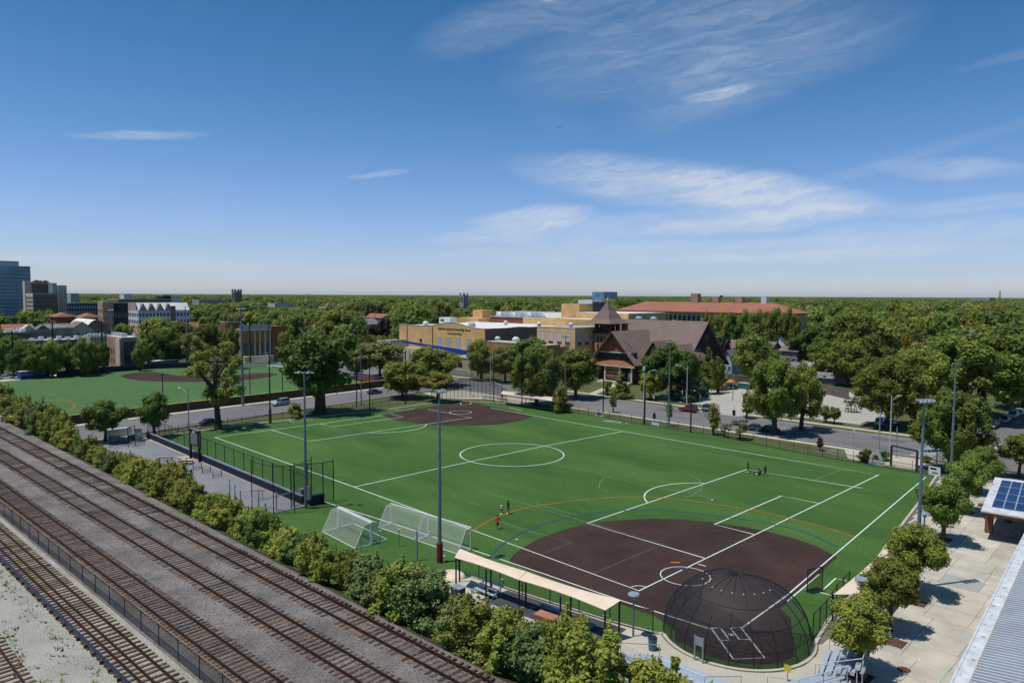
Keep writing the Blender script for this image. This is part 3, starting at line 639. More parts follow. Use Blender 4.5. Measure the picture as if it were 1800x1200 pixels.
def ico():
    t = (1+5**.5)/2; v = np.array([(-1,t,0),(1,t,0),(-1,-t,0),(1,-t,0),(0,-1,t),(0,1,t),(0,-1,-t),(0,1,-t),(t,0,-1),(t,0,1),(-t,0,-1),(-t,0,1)], float)
    v /= np.linalg.norm(v[0])
    f = np.array([(0,11,5),(0,5,1),(0,1,7),(0,7,10),(0,10,11),(1,5,9),(5,11,4),(11,10,2),(10,7,6),(7,1,8),(3,9,4),(3,4,2),(3,2,6),(3,6,8),(3,8,9),(4,9,5),(2,4,11),(6,2,10),(8,6,7),(9,8,1)])
    return v, f
IV, IF = ico()
def crown_mesh(name, seed, ncl, nleaf, leaf, shape, mt, core=.78, spread=.66, crs=(.26,.42), asp=1.0, low=.12):
    """crown in a unit box: x, y in -1..1, z in 0..1 (asp = height over diameter of the finished crown, keeps leaves square)"""
    rg = np.random.default_rng(seed); zc = 2*asp
    cl = []
    for i in range(ncl):
        for _ in range(40):
            d = rg.normal(size=3); d /= np.linalg.norm(d); r = spread*(.35+.65*rg.random()**.5)
            if shape == 'round':
                p = np.array([d[0]*r, d[1]*r, .5+low*.5+d[2]*r*.56]); rad = rg.uniform(*crs)
            elif shape == 'vase':
                z = rg.uniform(.25,.95); a = rg.uniform(0,6.28); rr = (.25+.62*z)*rg.uniform(.3,1)
                p = np.array([math.cos(a)*rr, math.sin(a)*rr, z-.18*rr]); rad = rg.uniform(*crs)
            elif shape == 'cone':
                z = rg.random()**1.35; a = rg.uniform(0,6.28); rr = (1-z)*rg.uniform(.45,.85)
                p = np.array([math.cos(a)*rr, math.sin(a)*rr, .06+z*.9]); rad = rg.uniform(*crs)*(1.05-z*.75)
            elif shape == 'column':
                z = rg.random(); a = rg.uniform(0,6.28); rr = .55*math.sin(math.pi*min(1,z*.8+.18))*rg.uniform(.2,1)
                p = np.array([math.cos(a)*rr, math.sin(a)*rr, .08+z*.84]); rad = rg.uniform(*crs)*(1-.45*z)
            elif shape == 'airy':
                z = rg.uniform(.12,.95); a = rg.uniform(0,6.28); rr = rg.uniform(.2,.85)*math.sin(math.pi*(z*.75+.12))
                p = np.array([math.cos(a)*rr, math.sin(a)*rr, z]); rad = rg.uniform(*crs)
            else:  # shrub: leaf masses from the ground with upright shoots
                z = rg.random()**.8*.82; a = rg.uniform(0,6.28); rr = rg.uniform(.1,.78)*(1-.55*z)
                p = np.array([math.cos(a)*rr, math.sin(a)*rr, .06+z]); rad = rg.uniform(*crs)*(1-.45*z)
            if all(np.linalg.norm((p-q)*np.array([1,1,zc])) > .5*rad for q, _r2 in cl): break
        cl.append((p, rad))
    V = []; Fq = []; n0 = 0
    per = max(6, nleaf//ncl)
    cs = np.array([c[0] for c in cl]); rs = np.array([c[1] for c in cl])
    w = rs**2; w /= w.sum(); pick = rg.choice(ncl, nleaf, p=w)
    d = rg.normal(size=(nleaf,3)); d /= np.linalg.norm(d, axis=1)[:,None]
    up = rg.random(nleaf) < .35; d[up,2] = abs(d[up,2])
    rr = (rs[pick]*(.72+.42*rg.random(nleaf)**1.2))[:,None]
    # lumpy clumps
    lump = 1+.22*np.sin(5*d[:,0:1]+pick[:,None])*np.sin(4*d[:,1:2]+2*pick[:,None])
    off = d*rr*lump; off[:,2] /= zc
    c = cs[pick]+off
    if shape == 'shrub' or shape == 'column':
        ns = 15; sa = rg.uniform(0,6.28,ns); sr = rg.uniform(.05,.62,ns); shh = rg.uniform(.72,1.18,ns)-sr*.35
        sh = np.where(rg.random(nleaf) < .17)[0]; k_ = rg.integers(0,ns,len(sh)); zz_ = rg.random(len(sh))**.7; wd = .10*(1.15-zz_)
        c[sh,0] = np.cos(sa[k_])*sr[k_]+rg.normal(size=len(sh))*wd; c[sh,1] = np.sin(sa[k_])*sr[k_]+rg.normal(size=len(sh))*wd; c[sh,2] = .35+(shh[k_]-.35)*zz_
    nrm = d+rg.normal(size=(nleaf,3))*.42+np.array([0,0,.45]); nrm /= np.linalg.norm(nrm, axis=1)[:,None]
    t1 = np.cross(nrm, rg.normal(size=(nleaf,3))); t1 /= np.linalg.norm(t1, axis=1)[:,None]; t2 = np.cross(nrm, t1)
    s = (leaf*rg.uniform(.6,1.35,nleaf))[:,None]; s2 = s*rg.uniform(.45,.8,nleaf)[:,None]
    zs = np.array([1,1,1/zc])
    P = np.stack([c-t1*s*zs, c-t2*s2*zs, c+t1*s*zs, c+t2*s2*zs], 1).reshape(-1,3)
    P[:,2] = np.maximum(P[:,2], .0)
    nq = nleaf; idx = np.arange(nq*4)
    cv = []; cf = []; o = nq*4
    for (p, r) in cl:
        q = IV*(r*core)*(1+.12*rg.normal(size=(12,1))); q = q*np.array([1,1,1/zc])+p; q[:,2] = np.maximum(q[:,2], .0)
        cv.append(q); cf.append(IF+o); o += 12
    P = np.vstack([P]+cv); cf = np.vstack(cf)
    me = bpy.data.meshes.new(name); me.vertices.add(len(P)); me.vertices.foreach_set('co', P.astype(np.float32).ravel())
    li = np.concatenate([idx, cf.ravel()]).astype(np.int32); me.loops.add(len(li)); me.loops.foreach_set('vertex_index', li)
    nf = nq+len(cf); me.polygons.add(nf)
    ls = np.concatenate([np.arange(nq)*4, nq*4+np.arange(len(cf))*3]).astype(np.int32)
    me.polygons.foreach_set('loop_start', ls); me.materials.append(mt); me.update(calc_edges=True); me.validate()
    return me
def trunk_mesh(name, seed, nl=5, r0=.035, fork=.35):
    """trunk in unit height with limbs, x/y in the same unit"""
    rn = random.Random(seed); b = MB(); lean = Vector((rn.uniform(-.03,.03), rn.uniform(-.03,.03), 0))
    a = Vector((0,0,-.01)); m_ = Vector((0,0,fork))+lean; t = Vector((0,0,.8))+lean*2
    b.tube((0,0,-.01),(0,0,.05), r0*1.5, r0*1.08, 8, False).tube((0,0,.05), m_, r0*1.08, r0*.8, 8, False).tube(m_, t, r0*.8, r0*.2, 6)
    for i in range(nl):
        an = i*6.28/nl+rn.uniform(-.4,.4); s = m_+(t-m_)*(i/nl*.55); e = s+Vector((math.cos(an)*rn.uniform(.14,.24), math.sin(an)*rn.uniform(.14,.24), rn.uniform(.22,.36)))
        b.tube(s, e, r0*.5, r0*.22, 6, False)
        for _ in range(2):
            q = e+Vector((rn.uniform(-.1,.1), rn.uniform(-.1,.1), rn.uniform(.05,.15))); b.tube(e, q, r0*.22, r0*.07, 5, False)
    return b.mesh(name, M_trunk, True)
NEAR = [crown_mesh('crown', 100+i, 34, 11000, .040, 'round', L_plaza, asp=.95, crs=(.20,.34), spread=.74) for i in range(4)]
SHRUB = [crown_mesh('crown', 200+i, 34, 9500, .044, 'shrub', L_hedge, asp=.95, crs=(.18,.36)) for i in range(6)]
MID = [crown_mesh('crown', 300+i, 46, 6200, .050, 'round', L_mid, asp=.9, crs=(.17,.31), spread=.78) for i in range(6)]
VASE = [crown_mesh('crown', 350+i, 50, 7000, .046, 'vase', L_dark, asp=.9, crs=(.13,.25), core=.62) for i in range(2)]
AIRY = [crown_mesh('crown', 370+i, 46, 5200, .038, 'airy', L_mid, asp=1.1, crs=(.10,.19), core=.5) for i in range(2)]
CONE = [crown_mesh('crown', 400+i, 60, 5500, .05, 'cone', L_spruce, asp=1.5, crs=(.16,.28)) for i in range(2)]
COLU = [crown_mesh('crown', 450+i, 26, 3200, .075, 'column', L_mid, asp=1.5, crs=(.26,.44)) for i in range(3)]
BIGT = [crown_mesh('crown', 600+i, 90, 15000, .033, 'round', L_mid, asp=.8, crs=(.11,.22), spread=.84, core=.7) for i in range(3)]
FAR = [crown_mesh('crown', 500+i, 24, 1500, .085, 'round', L_mid, asp=.8, crs=(.20,.36), spread=.76) for i in range(6)]
TRK = [trunk_mesh('trunk', 20+i) for i in range(3)]
TRKB = trunk_mesh('trunk', 40, 8, .046, .32)
NTREE = 0
def tree(kind, x, y, h, r, mt, label, group=None, z0=0, bottom=.25, cat='tree', thick=1., name='leafy_tree'):
    """bottom = share of the height that is bare trunk"""
    global NTREE; NTREE += 1; rn = random.Random(NTREE*13+1)
    t = thing(name, label, cat, (x,y,z0), 0, group)
    me = kind[NTREE % len(kind)]
    c = link('crown', me, t, (0,0,h*bottom), (0,0,rn.uniform(0,6.28)), (r,r*rn.uniform(.92,1.08),h*(1-bottom)))
    if mt is not me.materials[0]:
        c.material_slots[0].link = 'OBJECT'; c.material_slots[0].material = mt
    tm = TRKB if thick > 1.5 else TRK[NTREE % 3]
    link('trunk', tm, t, (0,0,0), (0,0,rn.uniform(0,6.28)), (h*min(thick,1.3), h*min(thick,1.3), h))
    return t
def treepx(kind, px, base, top, hw, mt, label, group=None, bottom=.25, zb=0., name='leafy_tree', thick=1., cat='tree'):
    p, h = HT(px, base, top, zb); d = (p-CAM).dot(fwd)*1.1; bottom *= .8
    return tree(kind, p.x, p.y, h, hw*d/F_, mt, label, group, zb, bottom, cat, thick, name)

# --- young trees of the plaza
tree(NEAR, *G(1509,1186)[:2], 5.9, 2.6, L_plaza, 'bright green plaza tree nearest the camera beside the angled bleachers', bottom=.22, name='plaza_tree')
tree(NEAR, *G(1563,1108)[:2], 6.2, 2.7, L_plaza, 'second plaza tree from the bottom, bare trunk and mulch square showing', bottom=.24, name='plaza_tree')
tree(NEAR, *G(1606,1046)[:2], 6.6, 3.0, L_plaza, 'third plaza tree from the bottom in front of the tan sail', bottom=.24, name='plaza_tree')
tree(NEAR, *G(1657,953)[:2], 7.3, 3.1, L_plaza, 'plaza tree left of the solar shelter behind the round lamp', bottom=.24, name='plaza_tree')
tree(NEAR, *G(1697,902)[:2], 7.0, 3.1, L_plaza, 'plaza tree touching the far corner of the solar shelter', bottom=.24, name='plaza_tree')
tree(NEAR, *G(1722,868)[:2], 6.9, 3.2, L_plaza, 'farthest plaza tree of the row at the end of the pitch', bottom=.24, name='plaza_tree')
tree(MID, *G(1790,840)[:2], 6.8, 3.4, L_dark, 'dark spreading street tree behind the solar shelter at the right edge', bottom=.3, name='street_tree')
tree(BIGT, *G(1672,832)[:2], 12.4, 6.4, L_dark, 'large dark tree beside the pale entrance gateway', bottom=.12, name='leafy_tree')
for q in ((1512,1190),(1572,1130),(1612,1060),(1660,948),(1700,900)):
    p = G(*q); ms_ = thing('mulch_bed', {1512:'red mulch square under the nearest plaza tree',1572:'red mulch square under the second plaza tree',1612:'red mulch square under the third plaza tree',1660:'red mulch square under the tree left of the solar shelter',1700:'red mulch square under the tree at the shelter corner'}[q[0]], 'mulch bed', (p.x,p.y,.036))
    box(-.8,.8,-.8,.8,0,.03).build('mulch', M_mulch, ms_); MB().box(-.9,-.81,-.9,.9,0,.05).box(.81,.9,-.9,.9,0,.05).box(-.81,.81,-.9,-.81,0,.05).box(-.81,.81,.81,.9,0,.05).build('edging', M_curb, ms_)

# --- hedge line of self-sown trees along the embankment
topline = [(-60,655),(0,676),(20,690),(60,706),(100,722),(125,745),(160,768),(195,798),(232,802),(262,800),(300,806),(345,846),(390,868),(430,886),(470,905),(540,938),(600,968),(640,982),(700,966),(735,988),(770,1015),(800,1034),(850,1066),(885,1046),(915,1078),(960,1096),(1000,1086),(1040,1078),(1085,1100),(1130,1140),(1180,1166),(1250,1192),(1320,1230),(1500,1290)]
def topat(px):
    for (a,p),(b_,q) in zip(topline, topline[1:]):
        if a <= px <= b_: return p+(q-p)*(px-a)/(b_-a)
    return 1250
hn = random.Random(3); x = -150.; i = 0
while x < 21:
    e = edge(x); r = hn.uniform(1.9,3.0); y = e+1.5+hn.uniform(0,1.2)+(1.6 if i % 3 == 0 else 0); z0 = 3.9 if y < e+2.4 else 2.6
    px = PR((x,y,5))[0]
    d = ray(px, topat(px)+hn.uniform(-8,26)); lo = math.hypot(x-CX_, y-CY_); zt = CH_+d.z*lo/math.hypot(d.x,d.y)
    h = min(max(zt-z0, 2.8), 9.5); r = min(r, h*.56)
    land = 'at the left edge of the hedge line'
    for lim_, ph_ in ((20,'below the west field at the left edge'),(70,'by the end of the bridge parapet'),(125,'below the orange circle of the west field'),(165,'left of the round street corner tree'),(205,'below the round street corner tree'),(245,'below the court gate frame'),(285,'beside the far end of the grey court'),(325,'below the picnic tables'),(360,'below the scoreboard'),(400,'below the exercise frames'),(440,'below the swing trainer'),(490,'below the cage poles'),(530,'left of the court corner mast'),(575,'right of the court corner mast'),(630,'below the leftmost goal'),(690,'below the middle goal'),(750,'below the right goal'),(795,'by the red padded mast'),(845,'below the left tan sail'),(900,'below the joint of the tan sails'),(950,'left of the storage chest'),(1010,'below the right tan sail'),(1070,'at the right end of the tan sail'),(1130,'below the round topped lamp'),(1190,'in front of the long bleacher'),(9999,'at the bottom edge by the bleachers')):
        if px >= (lim_ if lim_ == 20 else 0) or lim_ == 20:
            land = ph_
        if px < lim_: break
    mt = hn.choice([L_hedge, L_hedge, L_hedge2, L_yel if px < 350 or px > 850 else L_mid, L_hedge])
    lab = '%s %s railway hedge sapling %s' % ('tall' if h > 6.6 else 'short' if h < 4.4 else 'medium', {L_hedge.name:'yellow green',L_hedge2.name:'blue green',L_yel.name:'bright yellow green',L_mid.name:'green'}[mt.name], land)
    t = tree(SHRUB, x, y, h, r*1.12, mt, lab, 'self-sown saplings along the embankment', z0, 0.0, 'sapling', 1., 'hedge_sapling')
    x += r*hn.uniform(.62,.86); i += 1

# --- hand placed trees
T = treepx
for k_,(px_,by_,ty_,hw_) in enumerate(((409,648,577,15),(505,650,585,16),(398,645,590,12),(246,652,603,12),(182,652,604,12))):
    T(MID,px_,by_,ty_,hw_,[L_dark,L_mid][k_ % 2],['dark tree at the left corner of the red brick pavilion','tree at the right corner of the red brick pavilion','small tree left of the red brick pavilion','tree at the right corner of the pink brick annex','small tree at the left corner of the pink brick annex'][k_],bottom=.06)
T(MID,185,776,707,37,L_dark,'round dark tree at the street corner beside the gate',bottom=.3)
T(MID,272,769,693,28,L_dark,'round dark tree by the end of the court fence',bottom=.22)
T(AIRY,384,753,598,60,L_mid,'tall airy tree with leaning crown beside the dark blue car',bottom=.28,name='tall_tree')
T(VASE,563,727,572,80,L_dark,'huge dark elm with thick trunk between the two fields',bottom=.16,thick=2,name='elm_tree')
T(SHRUB,519,735,707,15,L_yel,'small round yellow green bush by the kerb left of the huge elm',bottom=0.,name='bush',cat='bush')
T(MID,708,699,638,42,L_mid,'light green round tree right of the yellow foul pole',bottom=.12)
T(MID,768,706,655,31,L_yel,'low spreading yellow green tree behind the curved backstop',bottom=.42)
T(MID,764,678,612,46,L_mid,'broad green tree at the road junction in front of the stadium wall',bottom=.2)
T(MID,668,662,603,48,L_olive,'olive green tree between the huge elm and the brick field house',bottom=.2)
T(MID,628,664,618,28,L_olive,'smaller olive tree just right of the huge elm',bottom=.2)
T(COLU,640,640,572,16,L_mid,'slender upright tree above the right shoulder of the elm',bottom=.1)
T(MID,846,668,599,26,L_mid,'green tree at the right corner of the brick field house',bottom=.12)
T(MID,888,672,614,30,L_mid,'green tree in front of the low orange brick wing',bottom=.22)
T(MID,925,664,596,42,L_dark,'broad tree in front of the yellow brick wing',bottom=.2)
T(BIGT,943,712,618,46,L_mid,'large round tree across the road from the far dugout canopy',bottom=.06)
T(MID,1012,700,621,43,L_mid,'large round tree on the lawn left of the brown church',bottom=.2)
T(SHRUB,985,725,676,19,L_mid,'small dense tree beside the green box at the pitch corner',bottom=.0)
T(CONE,1091,700,651,25,L_mid,'small conical tree on the church lawn in front of the porch',bottom=.08)
T(SHRUB,1068,688,668,12,L_mid,'low shrub left of the conical church tree',bottom=0.,name='bush',cat='bush')
T(BIGT,1178,700,613,52,L_dark,'big dark maple in front of the church transept roofs',bottom=.06)
T(MID,1143,702,656,22,L_yel,'small light green tree below the big dark maple',bottom=.2)
T(CONE,1203,704,640,30,L_spruce,'blue green spruce at the left edge of the parking lot',bottom=.03,name='spruce_tree')
T(CONE,1228,696,648,22,L_spruce,'second blue green spruce behind the parked red car',bottom=.03,name='spruce_tree')
T(COLU,1243,692,617,20,L_mid,'tall narrow tree in front of the dark church gable',bottom=.08)
T(COLU,1262,690,625,14,L_mid,'narrow tree at the right end of the dark church gable',bottom=.08)
T(COLU,1078,725,691,8,L_dark,'young street tree on the near verge left of the lamp post',bottom=.3,name='street_tree')
T(COLU,1175,749,703,8,L_yel,'slim young street tree hidden behind the slender light mast',bottom=.4,name='street_tree')
T(COLU,1254,764,706,14,L_yel,'pointed light green street tree beside the dark blue suv',bottom=.22,name='street_tree')
T(AIRY,1300,772,736,21,L_olive,'low sparse tree on the verge inside the pitch fence',bottom=.32,name='street_tree')
T(AIRY,1274,768,742,11,L_olive,'small sparse tree on the verge left of the low wide one',bottom=.3,name='street_tree')
T(BIGT,1362,764,638,48,L_mid,'large two part tree at the roadside left half of the pair',bottom=.2)
T(BIGT,1408,757,648,40,L_mid,'large tree at the roadside right half of the pair',bottom=.17)
T(COLU,1312,735,686,15,L_mid,'narrow tree at the near edge of the parking lot',bottom=.18)
T(MID,1451,742,715,11,L_mid,'left one of two small lot trees right of the big pair',bottom=.15)
T(MID,1466,744,715,12,L_mid,'right one of two small lot trees right of the big pair',bottom=.25)
T(AIRY,1496,724,696,13,L_olive,'small tree in a wooden guard box inside the parking lot',bottom=.35)
T(COLU,1441,792,767,8,L_red,'little reddish sapling on the verge by the pitch fence',bottom=.3,name='street_tree')
T(SHRUB,1523,812,790,22,L_dark,'dark bush beside the pale boulder at the pitch corner',bottom=0.,name='bush',cat='bush')
T(SHRUB,1553,809,792,13,L_dark,'dark bush right of the pale boulder',bottom=0.,name='bush',cat='bush')
T(SHRUB,1628,812,800,13,L_yel,'yellow green shrub bed by the entrance gateway',bottom=0.,name='bush',cat='bush')
T(BIGT,1560,752,640,58,L_mid,'broad oak overhanging the right side of the parking lot',bottom=.15,thick=1.3,name='oak_tree')
T(BIGT,1606,750,622,60,L_mid,'tall oak behind the light mast at the pitch corner',bottom=.2,thick=1.3,name='oak_tree')
T(MID,1655,752,690,24,L_yel,'light green small tree between the oaks and the side street',bottom=.1)
T(BIGT,1725,738,590,100,L_mid,'great spreading oak with forked trunk beside the side street',bottom=.2,thick=1.8,name='oak_tree')
T(BIGT,1800,720,600,70,L_mid,'large tree on the far side of the side street at the right edge',bottom=.2)
T(BIGT,1650,700,600,60,L_mid,'tall broad tree between the oaks behind the parking lot',bottom=.1)
T(MID,1790,690,590,48,L_dark,'dark street tree above the parked cars at right',bottom=.15)
T(MID,1455,668,600,38,L_dark,'dark round tree behind the wooden fence of the parking lot',bottom=.1)
T(MID,1490,678,606,36,L_mid,'green tree right of the dark one behind the lot fence',bottom=.1)
T(MID,1425,655,575,40,L_dark,'dark tree beside the grey gabled houses',bottom=.1)
T(MID,1590,662,587,10,L_gold,'golden yellow tree beside the white house with red roof',bottom=.1)
T(MID,1392,624,606,9,L_gold,'small golden bush behind the grey house',bottom=.0,name='bush',cat='bush')
T(MID,1322,680,590,40,L_mid,'tall tree in front of the brown roofed houses',bottom=.2)
T(COLU,1340,690,600,24,L_dark,'dark ivy clad tree by the lot fence',bottom=.1)
T(MID,1275,652,596,10,L_purple,'small purple leaved tree behind the church gable',bottom=.1)
for k_,(px_,by_,ty_,hw_,m_) in enumerate(((1240,634,556,14,L_yel),(1262,634,558,20,L_mid),(1284,634,556,22,L_dark),(1308,634,553,24,L_mid),(1334,635,552,22,L_mid),(1360,636,549,24,L_dark),(1386,637,551,20,L_mid))):
    T(BIGT,px_,by_,ty_,hw_,m_,'tall tree in front of the red tiled range, %s from the left' % ['first','second','third','fourth','fifth','sixth','seventh'][k_],bottom=.1)
# row in front of the houses west of the far field
row = [(4,660,597,26,L_dark),(38,664,611,24,L_dark),(62,664,603,22,L_mid),(92,663,602,24,L_mid),(118,660,606,20,L_dark),(147,661,597,22,L_dark),(165,657,604,18,L_mid),(247,645,601,21,L_mid),(262,640,585,18,L_mid),(290,642,580,28,L_dark),(312,640,590,24,L_mid),(340,641,588,22,L_olive),(365,636,572,26,L_dark),(395,636,584,22,L_dark),(18,640,590,22,L_dark)]
for i, (px,ba,tp,hw,mt) in enumerate(row):
    T(MID,px,ba,tp,hw,mt,['dark tree at the left edge above the white car','tall dark tree left of the blue dugout','green tree above the left end of the blue dugout','green tree behind the middle of the blue dugout','dark tree behind the right end of the blue dugout','broad dark tree behind the navy wall','green tree left of the brick annex behind the wall','green tree right of the brick annex','tall green tree behind the west infield','dark tree above the low blue dugout with white roof','green tree right of the low blue dugout','olive tree beyond the middle of the west infield','tall dark tree left of the airy tree crown','dark tree behind the airy tree crown','dark tree behind the white car at the left edge'][i],'trees in a row west of the far field',bottom=.06)
T(MID,657,607,571,17,L_purple,'dark purple beech left of the red roofed gable',bottom=.05)
T(MID,676,610,562,16,L_purple,'dark purple beech right of the red roofed gable',bottom=.05)

# ------------------------------------------------------------------ woodland beyond: nearest as things, the rest as one mass
EXC = [(-222,-155,78,178),(-155,-128,80,178),(-172,-68,80,150),(-215,-96,225,258),(-600,-222,66,92),(-80,-14,72,138),(-2,16,60,300),(-400,20,46,75),(-158,40,-300,60),(-262,-130,-90,52),(-285,-240,-60,40)]
def blocked(x, y, m_=3):
    return any(a-m_ < x < b_+m_ and c-m_ < y < d+m_ for a,b_,c,d in EXC)
# sight lines the photograph shows open: (px0, px1, py of lowest visible line, nearer than)
SIGHT = [(690,860,622,262),(850,1000,612,280),(985,1050,600,285),(1035,1130,640,235),(1090,1268,560,262),(1268,1335,625,300),(1085,1300,562,400),(1250,1390,552,420),(1330,1410,650,300),(1595,1652,642,330),
         (45,118,548,900),(0,46,520,1500),(118,185,532,1200),(182,240,572,700),(240,335,563,720),(405,425,532,1500),(800,822,540,1500),(1038,1062,524,2500),(130,195,592,560),(98,178,556,760),(426,488,634,420),(0,150,602,480),(192,240,634,400),
         (475,520,541,900),(560,625,546,700),(645,680,588,700),(775,790,560,800),(625,700,640,330),(850,965,575,400),(950,1060,560,380),(0,30,560,900),(235,330,530,1000),(340,400,536,1100),(880,905,565,700),(1360,1420,620,330),(1700,1800,760,300),(1440,1500,690,260),(1500,1600,620,260)]
fr = random.Random(21); cand = []
d = 150.
while d < 1500:
    step = 8.6+d*.0022; wid = 2*math.radians(39.5)*d; nn = int(wid/step)
    for k in range(nn):
        a = YAW + math.radians(-39.5) + 2*math.radians(39.5)*(k+fr.uniform(0,1))/nn; dd = d+fr.uniform(-step/2,step/2)
        x = CX_+math.cos(a)*dd; y = CY_+math.sin(a)*dd
        if blocked(x, y): continue
        # street grid of the town: gaps every block
        if dd < 700 and ((y-58) % 105 < 11 or (x-7) % 130 < 10) and fr.random() < .8: continue
        cand.append((dd, x, y))
    d += step*.93
cand.sort(); near = []; far = []
for dd, x, y in cand:
    h = fr.gauss(13.6, 3.1) if fr.random() > .04 else fr.uniform(18,23); h = min(max(h, 7.5), 23); r = h*fr.uniform(.40,.56)
    if dd < 330 and fr.random() < .12: h *= .62; r *= .7
    px, py, z = PR((x,y,0))
    hw = r*F_/z; tpy = PR((x,y,h))[1]
    for a,b_,lowest,dist in SIGHT:
        if z < dist and a-hw*.8 < px < b_+hw*.8 and tpy < lowest+1:
            lim = CH_-(lowest+3-517-4*(px/900-1)*-1)*z/F_
            h = min(h, lim); r = min(r, h*.5)
    if h < 3.2: continue
    if len(near) < 175 and dd < 420 and h > 5: near.append((dd,x,y,h,r,px))
    else: far.append((dd,x,y,h,r,px))
def zone(px, dd):
    k = 0 if dd < 240 else 1 if dd < 330 else 2
    if px < 420: a = ('behind the flat roofed buildings at left','among the low roofs left of the brick towers','in the wooded streets left of the church tower')
    elif px < 700: a = ('behind the huge elm and the far field','behind the tennis courts left of the field house','in the woods left of the field house')
    elif px < 1050: a = ('close behind the brick school','behind the school roofs','far behind the school')
    elif px < 1400: a = ('behind the brown church','among the houses right of the church','behind the long red tiled roof')
    else: a = ('in the wood just beyond the parking lot','in the dense wood right of the church','in the far wood at the right')
    return a[k]
tones = [L_mid,L_mid,L_dark,L_mid,L_olive,L_yel,L_dark,L_mid,L_dark]
tname = {L_mid.name:'green', L_dark.name:'dark green', L_olive.name:'olive green', L_yel.name:'light green', L_purple.name:'purple leaved'}
for dd,x,y,h,r,px in near:
    mt = fr.choice(tones)
    if fr.random() < .02: mt = L_purple
    tree(MID if dd < 300 else FAR, x, y, h, r, mt, '%s round crowned tree %s' % (tname[mt.name], zone(px,dd)), 'town trees '+zone(px,dd), 0, fr.uniform(.04,.14))
# the mass: instanced crowns
SRC = bpy.data.collections.new('forest_sources')
k = 0
for me in FAR[:4]:
    for mt in (L_mid, L_dark, L_mid, L_olive, L_yel, L_dark, L_mid, L_dark):
        o = bpy.data.objects.new('crown_source_%02d' % k, me.copy()); o.data.materials[0] = mt; SRC.objects.link(o); k += 1
def gn_scatter(name, pts, scl, rot, label, coll, ncoll):
    me = bpy.data.meshes.new(name); me.vertices.add(len(pts)); me.vertices.foreach_set('co', np.array(pts, np.float32).ravel())
    a = me.attributes.new('scl','FLOAT_VECTOR','POINT'); a.data.foreach_set('vector', np.array(scl, np.float32).ravel())
    a = me.attributes.new('rot','FLOAT_VECTOR','POINT'); a.data.foreach_set('vector', np.array(rot, np.float32).ravel())
    a = me.attributes.new('pick','INT','POINT'); a.data.foreach_set('value', np.array([random.randrange(ncoll) for _ in pts], np.int32))
    me.update(); o = bpy.data.objects.new(name, me); COL.objects.link(o); o['kind'] = 'stuff'; o['label'] = label
    g = bpy.data.node_groups.new(name, 'GeometryNodeTree'); g.interface.new_socket('Geometry', in_out='INPUT', socket_type='NodeSocketGeometry'); g.interface.new_socket('Geometry', in_out='OUTPUT', socket_type='NodeSocketGeometry')
    n = g.nodes; l = g.links; gi = n.new('NodeGroupInput'); go = n.new('NodeGroupOutput')
    ci = n.new('GeometryNodeCollectionInfo'); ci.inputs['Collection'].default_value = coll; ci.inputs['Separate Children'].default_value = True; ci.inputs['Reset Children'].default_value = True
    ip = n.new('GeometryNodeInstanceOnPoints'); l.new(gi.outputs[0], ip.inputs['Points']); l.new(ci.outputs[0], ip.inputs['Instance']); ip.inputs['Pick Instance'].default_value = True
    def at(nm, ty):
        q = n.new('GeometryNodeInputNamedAttribute'); q.data_type = ty; q.inputs[0].default_value = nm; return [s for s in q.outputs if s.enabled][0]
    l.new(at('pick','INT'), ip.inputs['Instance Index']); l.new(at('scl','FLOAT_VECTOR'), ip.inputs['Scale'])
    er = n.new('FunctionNodeEulerToRotation'); l.new(at('rot','FLOAT_VECTOR'), er.inputs[0]); l.new(er.outputs[0], ip.inputs['Rotation'])
    l.new(ip.outputs[0], go.inputs[0]); md = o.modifiers.new('scatter','NODES'); md.node_group = g
    return o
P = []; S = []; Q = []
for dd,x,y,h,r,px in far:
    r2 = r*(1.06 if dd > 700 else 1); P.append((x,y,h*.03)); S.append((r2,r2,h*.97)); Q.append((0,0,fr.uniform(0,6.28)))
gn_scatter('woodland', P, S, Q, 'leafy crowns of the wooded town out to the middle distance', SRC, k)
# far canopy in patches to the horizon
SRC2 = bpy.data.collections.new('patch_sources')
rg = np.random.default_rng(9)
for q in range(4):
    V = []; Fc = []; o = 0; Pv = []
    n_ = 46
    for c in range(n_):
        cx, cy = rg.uniform(-1,1,2); rr = rg.uniform(.10,.17); hh = rg.uniform(.62,1.0)
        nl = 46; dd_ = rg.normal(size=(nl,3)); dd_ /= np.linalg.norm(dd_, axis=1)[:,None]; dd_[:,2] = abs(dd_[:,2])*1.0
        cc_ = np.array([cx,cy,hh*.45])+dd_*np.array([rr,rr,hh*.52]); t1 = np.cross(dd_, rg.normal(size=(nl,3))); t1 /= np.linalg.norm(t1,axis=1)[:,None]; t2 = np.cross(dd_,t1)
        s_ = rg.uniform(.022,.045,nl)[:,None]; zz = np.array([1,1,4.])
        Pv.append(np.stack([cc_-t1*s_*zz, cc_-t2*s_*zz, cc_+t1*s_*zz, cc_+t2*s_*zz],1).reshape(-1,3))
        m_ = nl*4
        Pv.append(IV*np.array([rr*.92,rr*.92,hh*.46])+np.array([cx,cy,hh*.45]))
        Fc.append((o, nl)); o += m_+12
    verts = np.vstack(Pv); faces = []
    for o_, nl in Fc:
        faces += [(o_+4*i,o_+4*i+1,o_+4*i+2,o_+4*i+3) for i in range(nl)]; faces += [tuple(int(v)+o_+nl*4 for v in f) for f in IF]
    me = bpy.data.meshes.new('canopy_patch'); me.from_pydata(verts.tolist(), [], faces); me.materials.append([L_mid,L_dark,L_dark,L_dark][q]); me.update()
    ob = bpy.data.objects.new('patch_source_%d' % q, me); SRC2.objects.link(ob)
P = []; S = []; Q = []; d = 1480.
